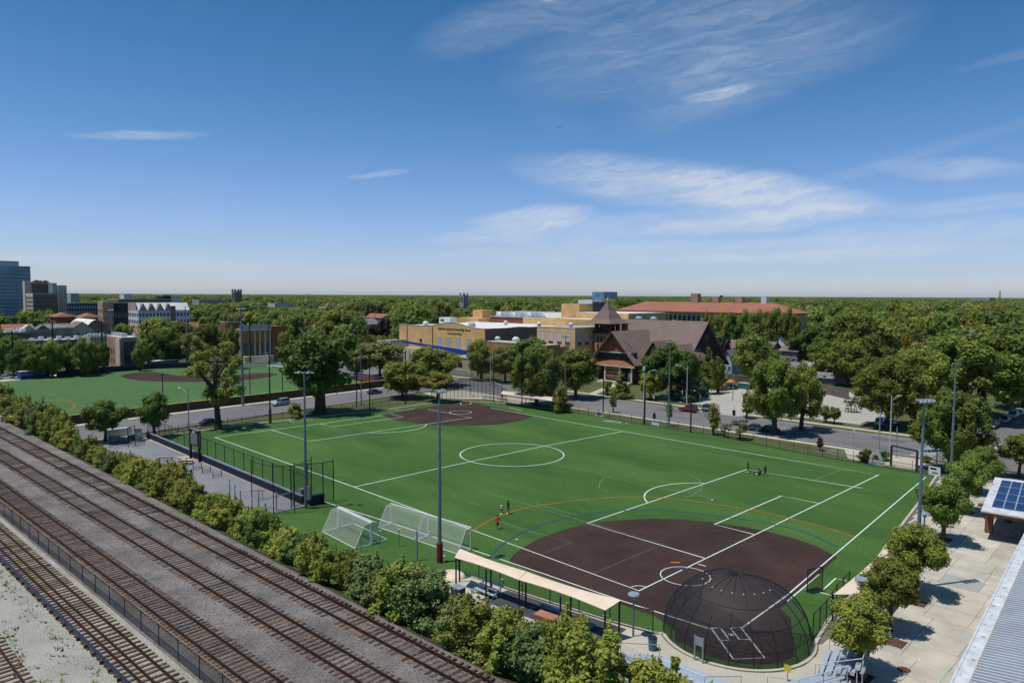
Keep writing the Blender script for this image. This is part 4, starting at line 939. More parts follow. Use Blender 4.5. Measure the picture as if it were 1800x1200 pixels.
while d < 16000:
    step = 62 if d < 3500 else 110 if d < 7000 else 230; nn = int(2*math.radians(42)*d/step)
    for kk in range(nn):
        a = YAW+math.radians(-42)+2*math.radians(42)*(kk+fr.uniform(0,1))/nn; dd = d+fr.uniform(-step/2,step/2)
        P.append((CX_+math.cos(a)*dd, CY_+math.sin(a)*dd, -.2)); s_ = step*.62; S.append((s_,s_,fr.choice((11,13,15,17,22)) if d < 7000 else fr.choice((12,15,18,28)))); Q.append((0,0,fr.uniform(0,6.28)))
    d += step*.9
gn_scatter('distant_woodland', P, S, Q, 'far tree canopy fading to the horizon', SRC2, 4)
# ------------------------------------------------------------------ buildings
def bld(name, label, cat, loc, group=None): return thing(name, label, cat, (loc[0],loc[1],0), 0, group)
def part(t, name, mb, mt, **k): return mb.build(name, mt, t, world=True, **k)
WC = {}
def windows(t, face, coord, spans, zs, out, fr=M_frame, gl=M_glass, fw=.12, blind=None):
    """windows on a wall face: face 'S' = wall looking to -y at y=coord, 'E' = wall looking to +x at x=coord"""
    for (a, b_) in spans:
        for (z0, z1) in zs:
            key = (face, round(b_-a,2), round(z1-z0,2), fr.name, gl.name, blind.name if blind else '')
            w, h = b_-a, z1-z0
            if key not in WC:
                f = MB(); g = MB(); bl = MB(); ft = .1
                def bx(m_, u0,u1,v0,v1,p0,p1):
                    if face == 'S': m_.box(u0,u1,-p1,-p0,v0,v1)
                    else: m_.box(p0,p1,u0,u1,v0,v1)
                bx(f,-w/2,w/2,0,fw,0,.10); bx(f,-w/2,w/2,h-fw,h,0,.10); bx(f,-w/2,-w/2+fw,fw,h-fw,0,.10); bx(f,w/2-fw,w/2,fw,h-fw,0,.10)
                if w > 1.2: bx(f,-fw*.3,fw*.3,fw,h-fw,.0,.08)
                bx(g,-w/2+fw,w/2-fw,fw,h-fw,.01,.045)
                if blind: bx(bl,-w/2+fw*1.1,w/2-fw*1.1,h*.28,h-fw*1.1,.046,.06)
                WC[key] = (f.mesh('window', fr), g.mesh('pane', gl), bl.mesh('blind', blind) if blind else None)
            fm, gm, bm = WC[key]; u = (a+b_)/2
            p = (u, coord, z0) if face == 'S' else (coord, u, z0)
            wo_ = link('window', fm, t, Vector(p)-t.location); link('pane', gm, wo_)
            if bm: link('blind', bm, wo_)
def hipped(x0,x1,y0,y1,z0,z1,ov=.8,inset=None):
    x0-=ov;x1+=ov;y0-=ov;y1+=ov; b = MB(); k = inset if inset is not None else min(x1-x0,y1-y0)/2
    if x1-x0 >= y1-y0: r0,r1 = (x0+k,(y0+y1)/2,z1),(x1-k,(y0+y1)/2,z1)
    else: r0,r1 = ((x0+x1)/2,y0+k,z1),((x0+x1)/2,y1-k,z1)
    c = [(x0,y0,z0),(x1,y0,z0),(x1,y1,z0),(x0,y1,z0)]
    if x1-x0 >= y1-y0: b.add(c+[r0,r1], [(0,1,5,4),(1,2,5),(2,3,4,5),(3,0,4),(0,3,2,1)])
    else: b.add(c+[r0,r1], [(0,1,4),(1,2,5,4),(2,3,5),(3,0,4,5),(0,3,2,1)])
    return b
def gable(x0,x1,y0,y1,z0,z1,axis,ov=.5,th=.25):
    """two roof slabs with thickness; axis = direction of the ridge"""
    b = MB()
    if axis == 'y':
        xm = (x0+x1)/2; s = (z1-z0)/(xm-x0)
        for sx, e in ((x0,-1),(x1,1)):
            a = (sx+e*ov, z0-ov*s); q = [(a[0],a[1]),(xm,z1),(xm,z1+th),(a[0],a[1]+th)]
            b.add([(p[0],y0-ov,p[1]) for p in q]+[(p[0],y1+ov,p[1]) for p in q], [(0,1,2,3),(7,6,5,4),(0,4,5,1),(1,5,6,2),(2,6,7,3),(3,7,4,0)])
    else:
        ym = (y0+y1)/2; s = (z1-z0)/(ym-y0)
        for sy, e in ((y0,-1),(y1,1)):
            a = (sy+e*ov, z0-ov*s); q = [(a[0],a[1]),(ym,z1),(ym,z1+th),(a[0],a[1]+th)]
            b.add([(x0-ov,p[0],p[1]) for p in q]+[(x1+ov,p[0],p[1]) for p in q], [(0,3,2,1),(4,5,6,7),(0,1,5,4),(1,2,6,5),(2,3,7,6),(3,0,4,7)])
    return b
def gtri(x0,x1,y,z0,z1,axis,coord,th=.3):
    b = MB()
    if axis == 'S': b.add([(x0,coord,z0),(x1,coord,z0),((x0+x1)/2,coord,z1),(x0,coord+th,z0),(x1,coord+th,z0),((x0+x1)/2,coord+th,z1)], [(0,1,2),(5,4,3),(0,3,4,1),(1,4,5,2),(2,5,3,0)])
    else: b.add([(coord,x0,z0),(coord,x1,z0),(coord,(x0+x1)/2,z1),(coord-th,x0,z0),(coord-th,x1,z0),(coord-th,(x0+x1)/2,z1)], [(0,1,2),(5,4,3),(0,3,4,1),(1,4,5,2),(2,5,3,0)])
    return b
def vent(t, x, y, z, s=1.2, mt=None, nm='roof_vent'):
    s *= .7
    m_ = MB(); m_.tube((x,y,z-.05),(x,y,z+s*.6), s*.35, n=10).tube((x,y,z+s*.6),(x,y,z+s*.75), s*.6, s*.55, 12).ball((x,y,z+s*.75), s*.5, 10, 4, .5)
    part(t, nm, m_, mt or M_steelw)
def text_on(t, s, size, loc, mt, rot=(math.pi/2,0,0), nm='lettering', ext=.03, shear=0., label=None):
    c = bpy.data.curves.new(nm, 'FONT'); c.body = s; c.size = size; c.extrude = ext; c.align_x = 'CENTER'; c.align_y = 'CENTER'; c.shear = shear; c.materials.append(mt)
    o = bpy.data.objects.new(nm, c); COL.objects.link(o)
    if t: o.parent = t; o.location = Vector(loc)-t.location
    else: o.location = loc
    o.rotation_euler = rot
    if label: o['label'] = label
    return o

# --- school: field house (near corner at x=-160.2, y=93)
fh = bld('school_building', 'yellow brick school field house with arched parapet and lettering over four windows', 'school building', (-187,93))
X0, X1, Y0, Y1 = -214.8, -160.2, 93., 141.
part(fh,'north_wing', box(X0,X1,Y0+.4,Y1,0,14.9), M_ybrick)
# front wall with a shallow arched parapet between px 760 and 852
xa = PY(760,571,93)[0]; prof = [(X0,15.4),(xa-6,15.3)]
for i in range(15):
    u = i/14; prof.append((xa-6+(X1-1-(xa-6))*u, 15.35+2.0*math.exp(-((u-.50)/.26)**2)))
prof.append((X1,15.5))
w = MB(); vs = [(X0,Y0,0),(X1,Y0,0)]+[(p[0],Y0,p[1]) for p in reversed(prof)]; n_ = len(vs)
w.add(vs+[(v[0],Y0+.45,v[2]) for v in vs], [tuple(range(n_)), tuple(reversed(range(n_,2*n_)))]+[(i,n_+i,n_+(i+1)%n_,(i+1)%n_) for i in range(n_)])
part(fh,'front_wall', w, M_ybrick)
cp = MB()
for a, b_ in zip(prof, prof[1:]): cp.bar((a[0],Y0+.2,a[1]+.06),(b_[0],Y0+.2,b_[1]+.06), .6, .14)
part(fh,'coping', cp, M_cream)
part(fh,'side_wall', box(X1-.35,X1+.05,Y0+.46,121.5,0,15.5), M_bbrick)  # yellow brick side in shade, its shade painted as brown brick
part(fh,'roof', box(X0+.3,X1-.4,Y0+.5,Y1-.2,14.91,15.05), M_roofwhite)
part(fh,'roof', MB().add([(X0+14,Y0+1,15.06),(X1-.5,Y0+1,15.06),(X1-.5,124,16.3),(X0+14,124,16.3)],[(0,1,2,3)]), M_roofwhite)
for (p0,p1) in ((768.3,775.5),(785,792),(802.5,810),(820,827.5)):
    a = PY(p0,600,93)[0]; b_ = PY(p1,600,93)[0]; windows(fh,'S',93.,[(a,b_)],[(4.9,11.2)],1,M_frame,M_glassb)
for px in (716,760.5):
    a = PY(px,600,93)[0]; part(fh,'downpipe', box(a-.18,a+.18,92.86,92.99,2,15), M_frameD)
part(fh,'string_course', box(PY(762,600,93)[0],X1-.05,92.9,92.99,4.0,4.3), M_cream); 
text_on(fh,'Oak Park and River Forest High School',1.25,(PY(798,575,93)[0],92.93,14.6),M_black)
text_on(fh,'Home of the Huskies',1.0,(PY(799,580,93)[0],92.93,12.9),M_black)
a = PY(740,590,93)[0]; part(fh,'wall_emblem', MB().tube((a,92.8,9.3),(a,92.98,9.3),.7,n=16), M_black)
part(fh,'roof_dish', MB().ball((PY(745,567,100)[0],101,15.9),1.4,14,7,.75), M_steelw)
a = PY(772,566,104)[0]; c = PY(791,566,104)[0]; part(fh,'roof_plant_box', box(a,c,104,108,15.0,18.6), M_wsiding); windows(fh,'S',104.,[(a+1,a+3.4)],[(16.9,17.9)],1)
part(fh,'roof_unit', MB().tube((PY(825,568,101)[0],101,15.4),(PY(825,568,101)[0]+1,103,15.8),1.6,n=12), M_steel)
for px in (889,948): a = PY(px,568,116)[0]; vent(fh,a,116,15.9,2.6)
# stadium stand and wall below the field house
sw = bld('stadium_wall', 'white stone stadium wall under a bright blue band in front of the school', 'wall', (-180,88))
a, b_ = PY(706,612,89)[0], PY(821,636,89)[0]
part(sw,'blue_band', MB().add([(a,89,PY(706,602,89)[1]),(b_,89,PY(821,623,89)[1]),(b_,89,PY(821,617,89)[1]+.3),(a,89,PY(706,599,89)[1]+.2),(a,89.3,PY(706,602,89)[1]),(b_,89.3,PY(821,623,89)[1]),(b_,89.3,PY(821,617,89)[1]+.3),(a,89.3,PY(706,599,89)[1]+.2)],[(0,1,2,3),(7,6,5,4),(0,4,5,1),(3,2,6,7),(1,5,6,2),(0,3,7,4)]), M_blue)
part(sw,'wall', box(a,b_,89.4,92.5,0,6.2), M_cream)
for i in range(14):
    x = a+2+i*(b_-a-4)/13; part(sw,'pier', box(x-.35,x+.35,89.1,89.39,.2,5.4), M_conc)
for i in range(10):
    x = b_-26+i*2.7; part(sw,'banner', box(x-.6,x+.6,89.0,89.09,2.2,4.2), M_navy if i % 3 else M_wsiding)
ga = bld('brick_gatehouse', 'low tan brick gatehouse with dark opening below the stadium wall', 'building', (-168,80))
a, b_ = PY(788,650,80)[0], PY(829,650,80)[0]
part(ga,'wall', box(a,b_,80,88.5,0,5.4), M_tanbrick); part(ga,'roof', box(a-.3,b_+.3,79.8,88.6,5.41,5.6), M_roofgrey)
part(ga,'opening', box(a+5.5,b_-5,79.96,79.99,1.9,3.6), M_black); part(ga,'stone_post', box(a+2.6,a+4.2,79.6,79.95,0,4.8), M_conc)  # black panel on the wall paints the shade of the opening
part(ga,'planter_wall', box(a+1,b_+6,77.2,78,0,1.5), M_concd)
# low orange brick wing
ow = bld('brick_wing', 'low orange brick school wing with arched window', 'building', (-143,86))
a, b_ = PY(855,596,86)[0], PY(931,600,86)[0]
part(ow,'wall', box(a,b_+8,86,92.5,0,11.4), M_obrick); part(ow,'coping', box(a-.1,b_+8.1,85.9,92.4,11.41,11.65), M_conc)
part(ow,'roof', box(a+.5,b_+7.5,92.5,106,10.6,11.0), M_roofgrey)
part(ow,'wall', box(a,b_+8,92.51,106,0,10.6), M_obrick)
for px,s in ((875,2.0),(907,2.6)): q = PY(px,590,96)[0]; part(ow,'roof_vent', MB().ball((q,96,11.8),s*.6,12,6,.8), M_steelw)
q0, q1 = PY(878,610,86)[0], PY(883,610,86)[0]; part(ow,'doorway', box(q0,q1,85.95,85.99,4.4,8.2), M_darkwood_shade)
q = PY(896,612,86)[0]; n_ = [(q+2.3*math.cos(R(t)), 6.6+2.3*math.sin(R(t))) for t in range(0,181,15)]
part(ow,'arch', MB().add([(p[0],85.9,p[1]) for p in n_]+[(q-2.3,85.9,4.6),(q+2.3,85.9,4.6)],[tuple(range(len(n_)+2))]), M_cream)
n_ = [(q+1.8*math.cos(R(t)), 6.6+1.8*math.sin(R(t))) for t in range(0,181,15)]
part(ow,'arch_window', MB().add([(p[0],85.84,p[1]) for p in n_]+[(q-1.8,85.84,5),(q+1.8,85.84,5)],[tuple(range(len(n_)+2))]), M_blind)
# yellow brick wing with four windows
yw = bld('brick_wing', 'two storey yellow brick school wing with white blinds in its windows', 'building', (-128,97))
a, b_ = PY(944,573,97)[0], PY(1011,576,97)[0]; bt = 17.2
part(yw,'wall', box(a,b_,97,121,0,bt-.5), M_ybrick); part(yw,'roof', box(a+.1,b_-.1,97.1,120.9,bt-.49,bt-.35), M_roofgrey)
part(yw,'coping', box(a,b_,96.95,97.3,bt-.49,bt), M_conc); part(yw,'coping', box(b_-.3,b_+.05,97.31,121,bt-.49,bt), M_conc)
sp_ = [(PY(p,590,97)[0], PY(p+8,590,97)[0]) for p in (950,964.5,979.5,994.5)]
windows(yw,'S',97.,sp_,[(11.0,15.6)],1,M_frame,M_glass,.14,M_blind)
windows(yw,'S',97.,sp_,[(4.6,9.0)],1,M_frame,M_glass,.14,M_blind)
sp2 = [(PX(p,590,b_)[0], PX(p+7,590,b_)[0]) for p in (1015,1028,1041)]
windows(yw,'E',b_,sp2,[(11.0,15.6),(4.8,8.8)],1,M_frame,M_glass,.14,M_blind)
vent(yw, PY(1020,568,104)[0]-6, 106, bt-.35, 2.4)
# tall stair tower, rear wings
tb = bld('school_tower_block', 'tall blank yellow brick block of the school behind the wings', 'building', (-160,150))
a, b_ = PY(987,534,150)[0], PY(1018,534,150)[0]
part(tb,'wall', box(a,b_,150,168,0,24.3), M_ybrick); part(tb,'roof', box(a+.3,b_-.3,150.3,167.7,24.31,24.5), M_roofgrey)
part(tb,'roof_hut', box(b_-9,b_-1,160,167,24.5,26.2), M_roofwhite)
rb = bld('brick_wing', 'lower yellow brick block right of the tall one with roof equipment', 'building', (-140,148))
c = PY(1105,550,148)[0]
part(rb,'wall', box(b_+.05,c,148,175,0,20.7), M_ybrick); part(rb,'roof', box(b_+.3,c,148.3,174.7,20.71,21.0), M_roofwhite)
part(rb,'tank', box(PY(1042,535,156)[0],PY(1056,535,156)[0],156,161,21,25.3), M_navy); part(rb,'wall_base', box(a-14,c,140,147.9,0,18.2), M_ybrick)
part(rb,'roof', box(a-14,c,140.2,147.8,18.21,18.4), M_roofwhite)
for px in (1123,1149): q = PY(px,557,150)[0]; part(rb,'roof_unit', MB().ball((q,150,19.0),1.4,12,6,.7), M_glassb)
# red brick gym with skylights
gy = bld('brick_gymnasium', 'red brick school hall with a row of glass skylights on its roof', 'building', (-180,141))
a, b_ = PY(861,560,141)[0], PY(960,560,141)[0]
part(gy,'wall', box(a,b_,141.3,168,0,18.0), M_rbrick); part(gy,'roof', box(a-.3,b_+.3,141,168.3,18.01,18.4), M_roofgrey)
for i in range(10):
    x = a+2+i*(b_-a-6)/9.3
    MB().add([(x,143,18.4),(x+3.6,143,18.4),(x+3.6,163,18.4),(x,163,18.4),(x+.3,143,20.4),(x+.3,163,20.4)],[(0,1,4),(3,5,2),(1,2,5,4),(0,4,5,3)]).build('skylight', M_solarframe if i % 3 else M_roofwhite, gy, world=True)
part(gy,'yellow_annex', box(PY(811,560,136)[0],a-.1,134,160,0,17.4), M_ybrick); part(gy,'stair_head', box(PY(831,553,140)[0],PY(848,553,140)[0],140,146,17.4,21.0), M_ybrick)
part(gy,'yellow_annex', box(b_+.1,PY(972,560,141)[0]+2,141,160,0,18.6), M_ybrick)
# long red tiled range
rt = bld('red_roofed_range', 'long school range with red clay tiled hip roof and arched windows', 'building', (-150,232))
a, b_, zr = PY(1084,546,230)[0], PY(1386,546,230)[0], 24.2
part(rt,'wall', box(a+1,b_-1,230,252,0,20.4), M_ybrick)
L_ = b_-a; seg = 7
vs = MB(); ov = 1.4
hp = hipped(a+1,b_-1,230,252,20.3,25.0,1.4)
part(rt,'roof', hp, M_tile)
part(rt,'eaves', box(a-.4,b_+.4,228.6,253.4,19.95,20.28), M_tile)
for px in (1206,1224+0,): pass
for i,(px,w_,h_,mt) in enumerate(((1222,3.3,4.2,M_pbrick),(1259,2.7,2.6,M_pbrick),(1300,3.0,2.5,M_pbrick),(1344,2.2,2.6,M_wsiding))):
    q = PY(px,530,241)[0]; part(rt,'chimney', box(q-w_/1.6,q+w_/1.6,240,243,23.5,25.2+h_), mt)
q0, q1 = PY(1118,560,230)[0], PY(1245,560,230)[0]; k_ = 17; MAR = None
for i in range(k_):
    x = q0+(q1-q0)*i/(k_-1)
    if MAR is None:
        n_ = [(.95*math.cos(R(t)), 2.4+.95*math.sin(R(t))) for t in range(0,181,20)]
        MAR = MB().add([(p[0],-.05,p[1]) for p in n_]+[(-.95,-.05,0),(.95,-.05,0)],[tuple(range(len(n_)+2))]).mesh('arch_window', M_glass)
        MFR = MB().add([(p[0]*1.25,-.03,(p[1]-1.7)*1.15+1.7) for p in n_]+[(-1.19,-.03,-.2),(1.19,-.03,-.2)],[tuple(range(len(n_)+2))]).mesh('arch_surround', M_cream)
    link('arch_window', MAR, rt, Vector((x,230,15.3))-rt.location); link('arch_surround', MFR, rt, Vector((x,230,15.3))-rt.location)
windows(rt,'S',230.,[(x,x+1.7) for x in (b_-12,b_-9,b_-6,b_-24,b_-21,b_-30)],[(13.6,17.6),(8,12)],1)
part(rt,'cornice', box(a+1,b_-1,229.8,229.99,18.6,18.9), M_cream)

# --- church
ch = bld('church', 'brown shingled church with steep roofs and a pyramid capped bell tower', 'church', (-105,115))
Yg = 97.; gx0, gx1 = PY(1037,636,Yg)[0], PY(1118,642,Yg)[0]; gxm = PY(1078,583,Yg)[0]; gz1 = PY(1078,583,Yg)[1]; gz0 = PY(1037,636,Yg)[1]
gxm = (gx0+gx1)/2
part(ch,'front_roof', gable(gx0+.8,gx1-.8,Yg+.3,125,gz0+.9,gz1-.1,'y',1.0,.3), M_shingle)
part(ch,'front_gable', gtri(gx0+3.1,gx1-3.1,0,gz0+4.0,gz1-1.1,'S',Yg+.9), M_terra)
part(ch,'gable_beam', box(gx0+2.6,gx1-2.6,Yg+.5,Yg+.85,gz0+3.6,gz0+3.9), M_cream)
part(ch,'gallery_recess', box(gx0+1.8,gx1-1.8,Yg+1.6,Yg+3,gz0+1.4,gz0+3.9), M_darkwood_shade)
windows(ch,'S',Yg+1.6,[(gx0+4.2+i*1.9,gx0+5.6+i*1.9) for i in range(6)],[(gz0+1.9,gz0+3.5)],1,M_frameD,M_glass)
part(ch,'porch_roof', MB().add([(gx0+.2,Yg-.6,gz0-.4),(gx1-.2,Yg-.6,gz0-.4),(gx1-1.2,Yg+1.55,gz0+1.4),(gx0+1.2,Yg+1.55,gz0+1.4),(gx0+.2,Yg-.6,gz0-.6),(gx1-.2,Yg-.6,gz0-.6)],[(0,1,2,3),(4,5,1,0)]), M_terra)
part(ch,'fascia', box(gx0+.1,gx1-.1,Yg-.75,Yg-.6,gz0-.75,gz0-.4), M_cream)
part(ch,'front_wall', box(gx0+1.5,gx1-1.5,Yg+3.0,125,0,gz0+1.2), M_rbrick)
part(ch,'dark_porch', box(gx0+1.6,gx1-1.6,Yg+2.4,Yg+2.99,0,gz0), M_darkwood_shade)
ps = MB()
for x in (gx0+6.5,gx0+12.4,gx1-1.6,gx0+1.4): ps.box(x-.25,x+.25,Yg-.3,Yg+.2,0,gz0-.6)
part(ch,'porch_post', ps, M_cream)
part(ch,'porch_screen', box(gx0+6.9,gx0+12.0,Yg+.25,Yg+.45,1.2,gz0-1.2), M_terra)
for i in range(3): part(ch,'screen_rail', box(gx0+6.9,gx0+12.0,Yg+.1,Yg+.24,2.2+i*1.2,2.35+i*1.2), M_cream)
part(ch,'white_door', box(gx1-4.6,gx1-3.2,Yg+2.2,Yg+2.39,0.3,3.4), M_wsiding)
part(ch,'steps', MB().box(gx0+5,gx1-1,Yg-3,Yg-.4,0,.4).box(gx0+5,gx1-1,Yg-2.2,Yg-.4,.4,.8), M_conc)
# main hall: ridge along x, gable end toward +x
mXe = PX(1243,566,-73)[0]; Xe = -82.8; Yr, zr_ = PX(1243,566,Xe); Xw = PY(1093,559,Yr)[0]
yS = Yr-13.2; yN = Yr+13.2; ze = 5.6
part(ch,'main_roof', gable(Xw-6,Xe,yS,yN,ze,zr_-.2,'x',.6,.35), M_shingle)
part(ch,'east_gable', gtri(yS+.3,yN-.3,0,ze,zr_-.6,'E',Xe-.1), M_darkwood_shade)  # the gable's shade is put into this darker wood colour
part(ch,'hall_wall', box(Xw-5,Xe-.5,yS+.4,yN-.4,0,ze+.3), M_rbrick)
yw_ = Yr-2.4; windows(ch,'E',Xe-.1,[(Yr-1.1,Yr+1.1)],[(zr_-6.5,zr_-4)],1,M_frameD,M_glass)
windows(ch,'E',Xe-.1,[(Yr-9+i*3,Yr-7.4+i*3) for i in range(6)],[(7.2,9.0)],1,M_frameD,M_glass)
# two transept dormers with ridges along y
for (pl_,pr__,pa,pt) in ((1127,1165,1153,601),(1160,1206,1181,607)):
    yd = yS-3.2; x0_, x1_ = PY(pl_+6,620,yd)[0], PY(pr__,620,yd)[0]; zt = PY(pa,pt,yd)[1]; zb_ = PY(pa,(pt+26),yd)[1]
    part(ch,'dormer_roof', gable(x0_,x1_,yd,yS+9,zb_,zt,'y',.4,.25), M_shingle)
    part(ch,'dormer_gable', gtri(x0_+.3,x1_-.3,0,zb_,zt-.5,'S',yd+.1), M_darkwood_shade if pa < 1160 else M_terra)
    part(ch,'dormer_wall', box(x0_+.4,x1_-.4,yd+.42,yS+2,0,zb_), M_rbrick)
q = PY(1099,570,Yr-6)[0]; part(ch,'chimney', box(q-.9,q+.9,Yr-7,Yr-5.6,12,PY(1099,570,Yr-6)[1]), M_rbrick); part(ch,'chimney_cap', box(q-1.1,q+1.1,Yr-7.2,Yr-5.4,PY(1099,570,Yr-6)[1],PY(1099,570,Yr-6)[1]+.3), M_terra)
# bell tower
Yt = 106.; tx0, tx1 = PY(1045,600,Yt)[0], PY(1070,600,Yt)[0]; tw = tx1-tx0; ty1 = Yt+tw; tcx, tcy = (tx0+tx1)/2, Yt+tw/2
zb0 = PY(1060,586,Yt)[1]; zb1 = PY(1060,568,Yt)[1]; ztop = PY(1062,528,Yt+tw/2)[1]
part(ch,'tower_shaft', box(tx0,tx1,Yt,ty1,0,zb0), M_obrick)
sl = MB()
for i in range(3):
    x = tx0+1.6+i*(tw-3.2)/2; sl.box(x-.35,x+.35,Yt-.06,Yt-.01,zb0-6.2,zb0-3.6); sl.box(x-.35,x+.35,Yt-.06,Yt-.01,zb0-2.9,zb0-1.0)
part(ch,'tower_slit', sl, M_darkwood_shade)
part(ch,'belfry_floor', box(tx0-.35,tx1+.35,Yt-.35,ty1+.35,zb0,zb0+.7), M_darkwood_shade)
for (x,y) in ((tx0,Yt),(tx1-1.1,Yt),(tx0,ty1-1.1),(tx1-1.1,ty1-1.1),(tcx-.3,Yt),(tx1-.6,tcy-.3),(tcx-.3,ty1-.6),(tx0,tcy-.3)):
    s_ = 1.1 if (x in (tx0,tx1-1.1) and y in (Yt,ty1-1.1)) else .6
    part(ch,'belfry_post', box(x,x+s_,y,y+s_,zb0+.7,zb1), M_darkwood_shade)
part(ch,'belfry_lintel', MB().box(tx0,tx1,Yt+.05,Yt+.5,zb1-.9,zb1).box(tx1-.5,tx1-.05,Yt+.51,ty1,zb1-.9,zb1), M_darkwood_shade)
part(ch,'bell', MB().tube((tcx,tcy,zb0+1.2),(tcx,tcy,zb0+2.6),.9,.4,12), M_steel)
lv = [(2.1,zb1-.1),(1.25,zb1+1.5),(.72,zb1+3.2),(.42,(zb1+ztop)/2+.6),(.02,ztop)]; hw_ = tw/2+.1
sp3 = MB()
for (s0,z0_),(s1,z1_) in zip(lv, lv[1:]):
    k0 = hw_*(.62+s0*.55) if s0 > .1 else .06; k1 = hw_*(.62+s1*.55) if s1 > .1 else .06
    k0 = hw_*{2.1:1.62,1.25:1.12,.72:.80,.42:.52,.02:.02}[s0]; k1 = hw_*{2.1:1.62,1.25:1.12,.72:.80,.42:.52,.02:.02}[s1]
    A = [(tcx-k0,tcy-k0,z0_),(tcx+k0,tcy-k0,z0_),(tcx+k0,tcy+k0,z0_),(tcx-k0,tcy+k0,z0_),(tcx-k1,tcy-k1,z1_),(tcx+k1,tcy-k1,z1_),(tcx+k1,tcy+k1,z1_),(tcx-k1,tcy+k1,z1_)]
    sp3.add(A, [(0,1,5,4),(1,2,6,5),(2,3,7,6),(3,0,4,7)]+([(3,2,1,0)] if s0 == 2.1 else []))
part(ch,'tower_roof', sp3, M_shingle)
part(ch,'finial', MB().tube((tcx,tcy,ztop-.2),(tcx,tcy,ztop+1.9),.07,.03,6).ball((tcx,tcy,ztop+.2),.35,8,5), M_steelw)

# --- houses
def house(label, px0, px1, top, eave, base_y, Y, wall, roof, axis='x', depth=9, gab=None, wn=3, name='house', face=None):
    x0, zt = PY(px0,top,Y); x1, _ = PY(px1,top,Y); ze_ = PY((px0+px1)/2,eave,Y)[1]; zt = PY((px0+px1)/2,top,Y+depth/2 if axis=='x' else Y)[1]
    t = bld(name, label, 'house', ((x0+x1)/2, Y))
    part(t,'wall', box(x0,x1,Y,Y+depth,0,ze_), wall)
    part(t,'roof', gable(x0,x1,Y,Y+depth,ze_,zt,axis,.5,.2), roof)
    if axis == 'y': part(t,'gable_wall', gtri(x0,x1,0,ze_,zt-.2,'S',Y), wall)
    else: part(t,'gable_wall', gtri(Y,Y+depth,0,ze_,zt-.2,'E',x1), wall)
    w = (x1-x0)
    sp = [(x0+w*(i+.5)/wn-.55, x0+w*(i+.5)/wn+.55) for i in range(wn)]
    windows(t,'S',Y,sp,[(1.2,2.8)]+([(4.2,5.7)] if ze_ > 5.6 else []),1,M_wsiding,M_glass,.1)
    windows(t,'E',x1,[(Y+1.5,Y+2.6),(Y+depth-3,Y+depth-1.9)],[(1.2,2.8)],1,M_wsiding,M_glass,.1)
    q = x0+w*.3; part(t,'chimney', box(q-.4,q+.4,Y+depth*.6,Y+depth*.6+.8,ze_,zt+1.0), M_rbrick)
    return t
house('pale blue gabled house right of the church', 1271,1287,616,630,655,150,M_bsiding,M_grayroof,'y',9,wn=2)
house('dark brick house with broad brown roof and white chimney', 1266,1322,598,616,650,165,M_gsiding,M_shingle,'x',12,wn=5)
house('brown roofed house partly hidden by the tall tree', 1318,1352,600,618,650,175,M_gsiding,M_shingle,'x',12,wn=3)
house('grey sided house with low brown roof behind the big roadside trees', 1370,1402,608,617,650,170,M_gsiding,M_shingle,'x',10,wn=3)
house('white gabled house with grey roof peeping above the trees', 1357,1385,588,606,640,205,M_wsiding,M_grayroof,'y',11,wn=2)
house('steep grey roofed house beside the white gable', 1378,1398,585,612,640,215,M_gsiding,M_grayroof,'y',11,wn=2)
house('white house with red roof among the trees at right', 1598,1648,603,616,650,190,M_wsiding,M_tile,'x',11,wn=4)
house('grey roofed garage in front of the white house', 1613,1634,619,634,655,172,M_gsiding,M_grayroof,'y',8,wn=1,name='garage')
house('grey roofed garage behind the lot fence', 1373,1396,636,650,668,150,M_wsiding,M_grayroof,'x',8,wn=1,name='garage')
house('pale roofed garage right of the grey one', 1408,1450,636,648,668,158,M_gsiding,M_roofgrey,'x',8,wn=1,name='garage')
house('low dark shed behind the wooden fence', 1430,1470,655,664,680,146,M_gsiding,M_grayroof,'x',7,wn=1,name='shed')
house('small house with orange roof beyond the red roofed school', 1378,1392,556,566,600,300,M_pbrick,M_tile,'y',10,wn=2)
house('red roofed house far left of the field house', 755,783,544,556,600,430,M_pbrick,M_tile,'x',14,wn=4)
house('white house far behind the school roofs', 862,882,543,553,600,420,M_wsiding,M_grayroof,'x',12,wn=3)
# wooden fences behind the lot
for lab, a, b_, h_ in (('grey brown board fence at the back of the parking lot', (1280,671),(1332,674), 2.2), ('tall grey board fence behind the lot at right', (1444,691),(1492,702), 2.4)):
    p, q = G(*a), G(*b_); t = thing('board_fence', lab, 'fence', tuple(p)); n_ = int((q-p).length/.45)
    d_ = (q-p)/n_; ang = math.atan2(d_.y, d_.x); bm = box(0,d_.length*.92,-.03,.03,0,h_).mesh('board', mat('grey_board',(.16,.13,.11),.9,.3,1,rand=.15))
    for i in range(n_): link('board', bm, t, d_*i, (0,0,ang))

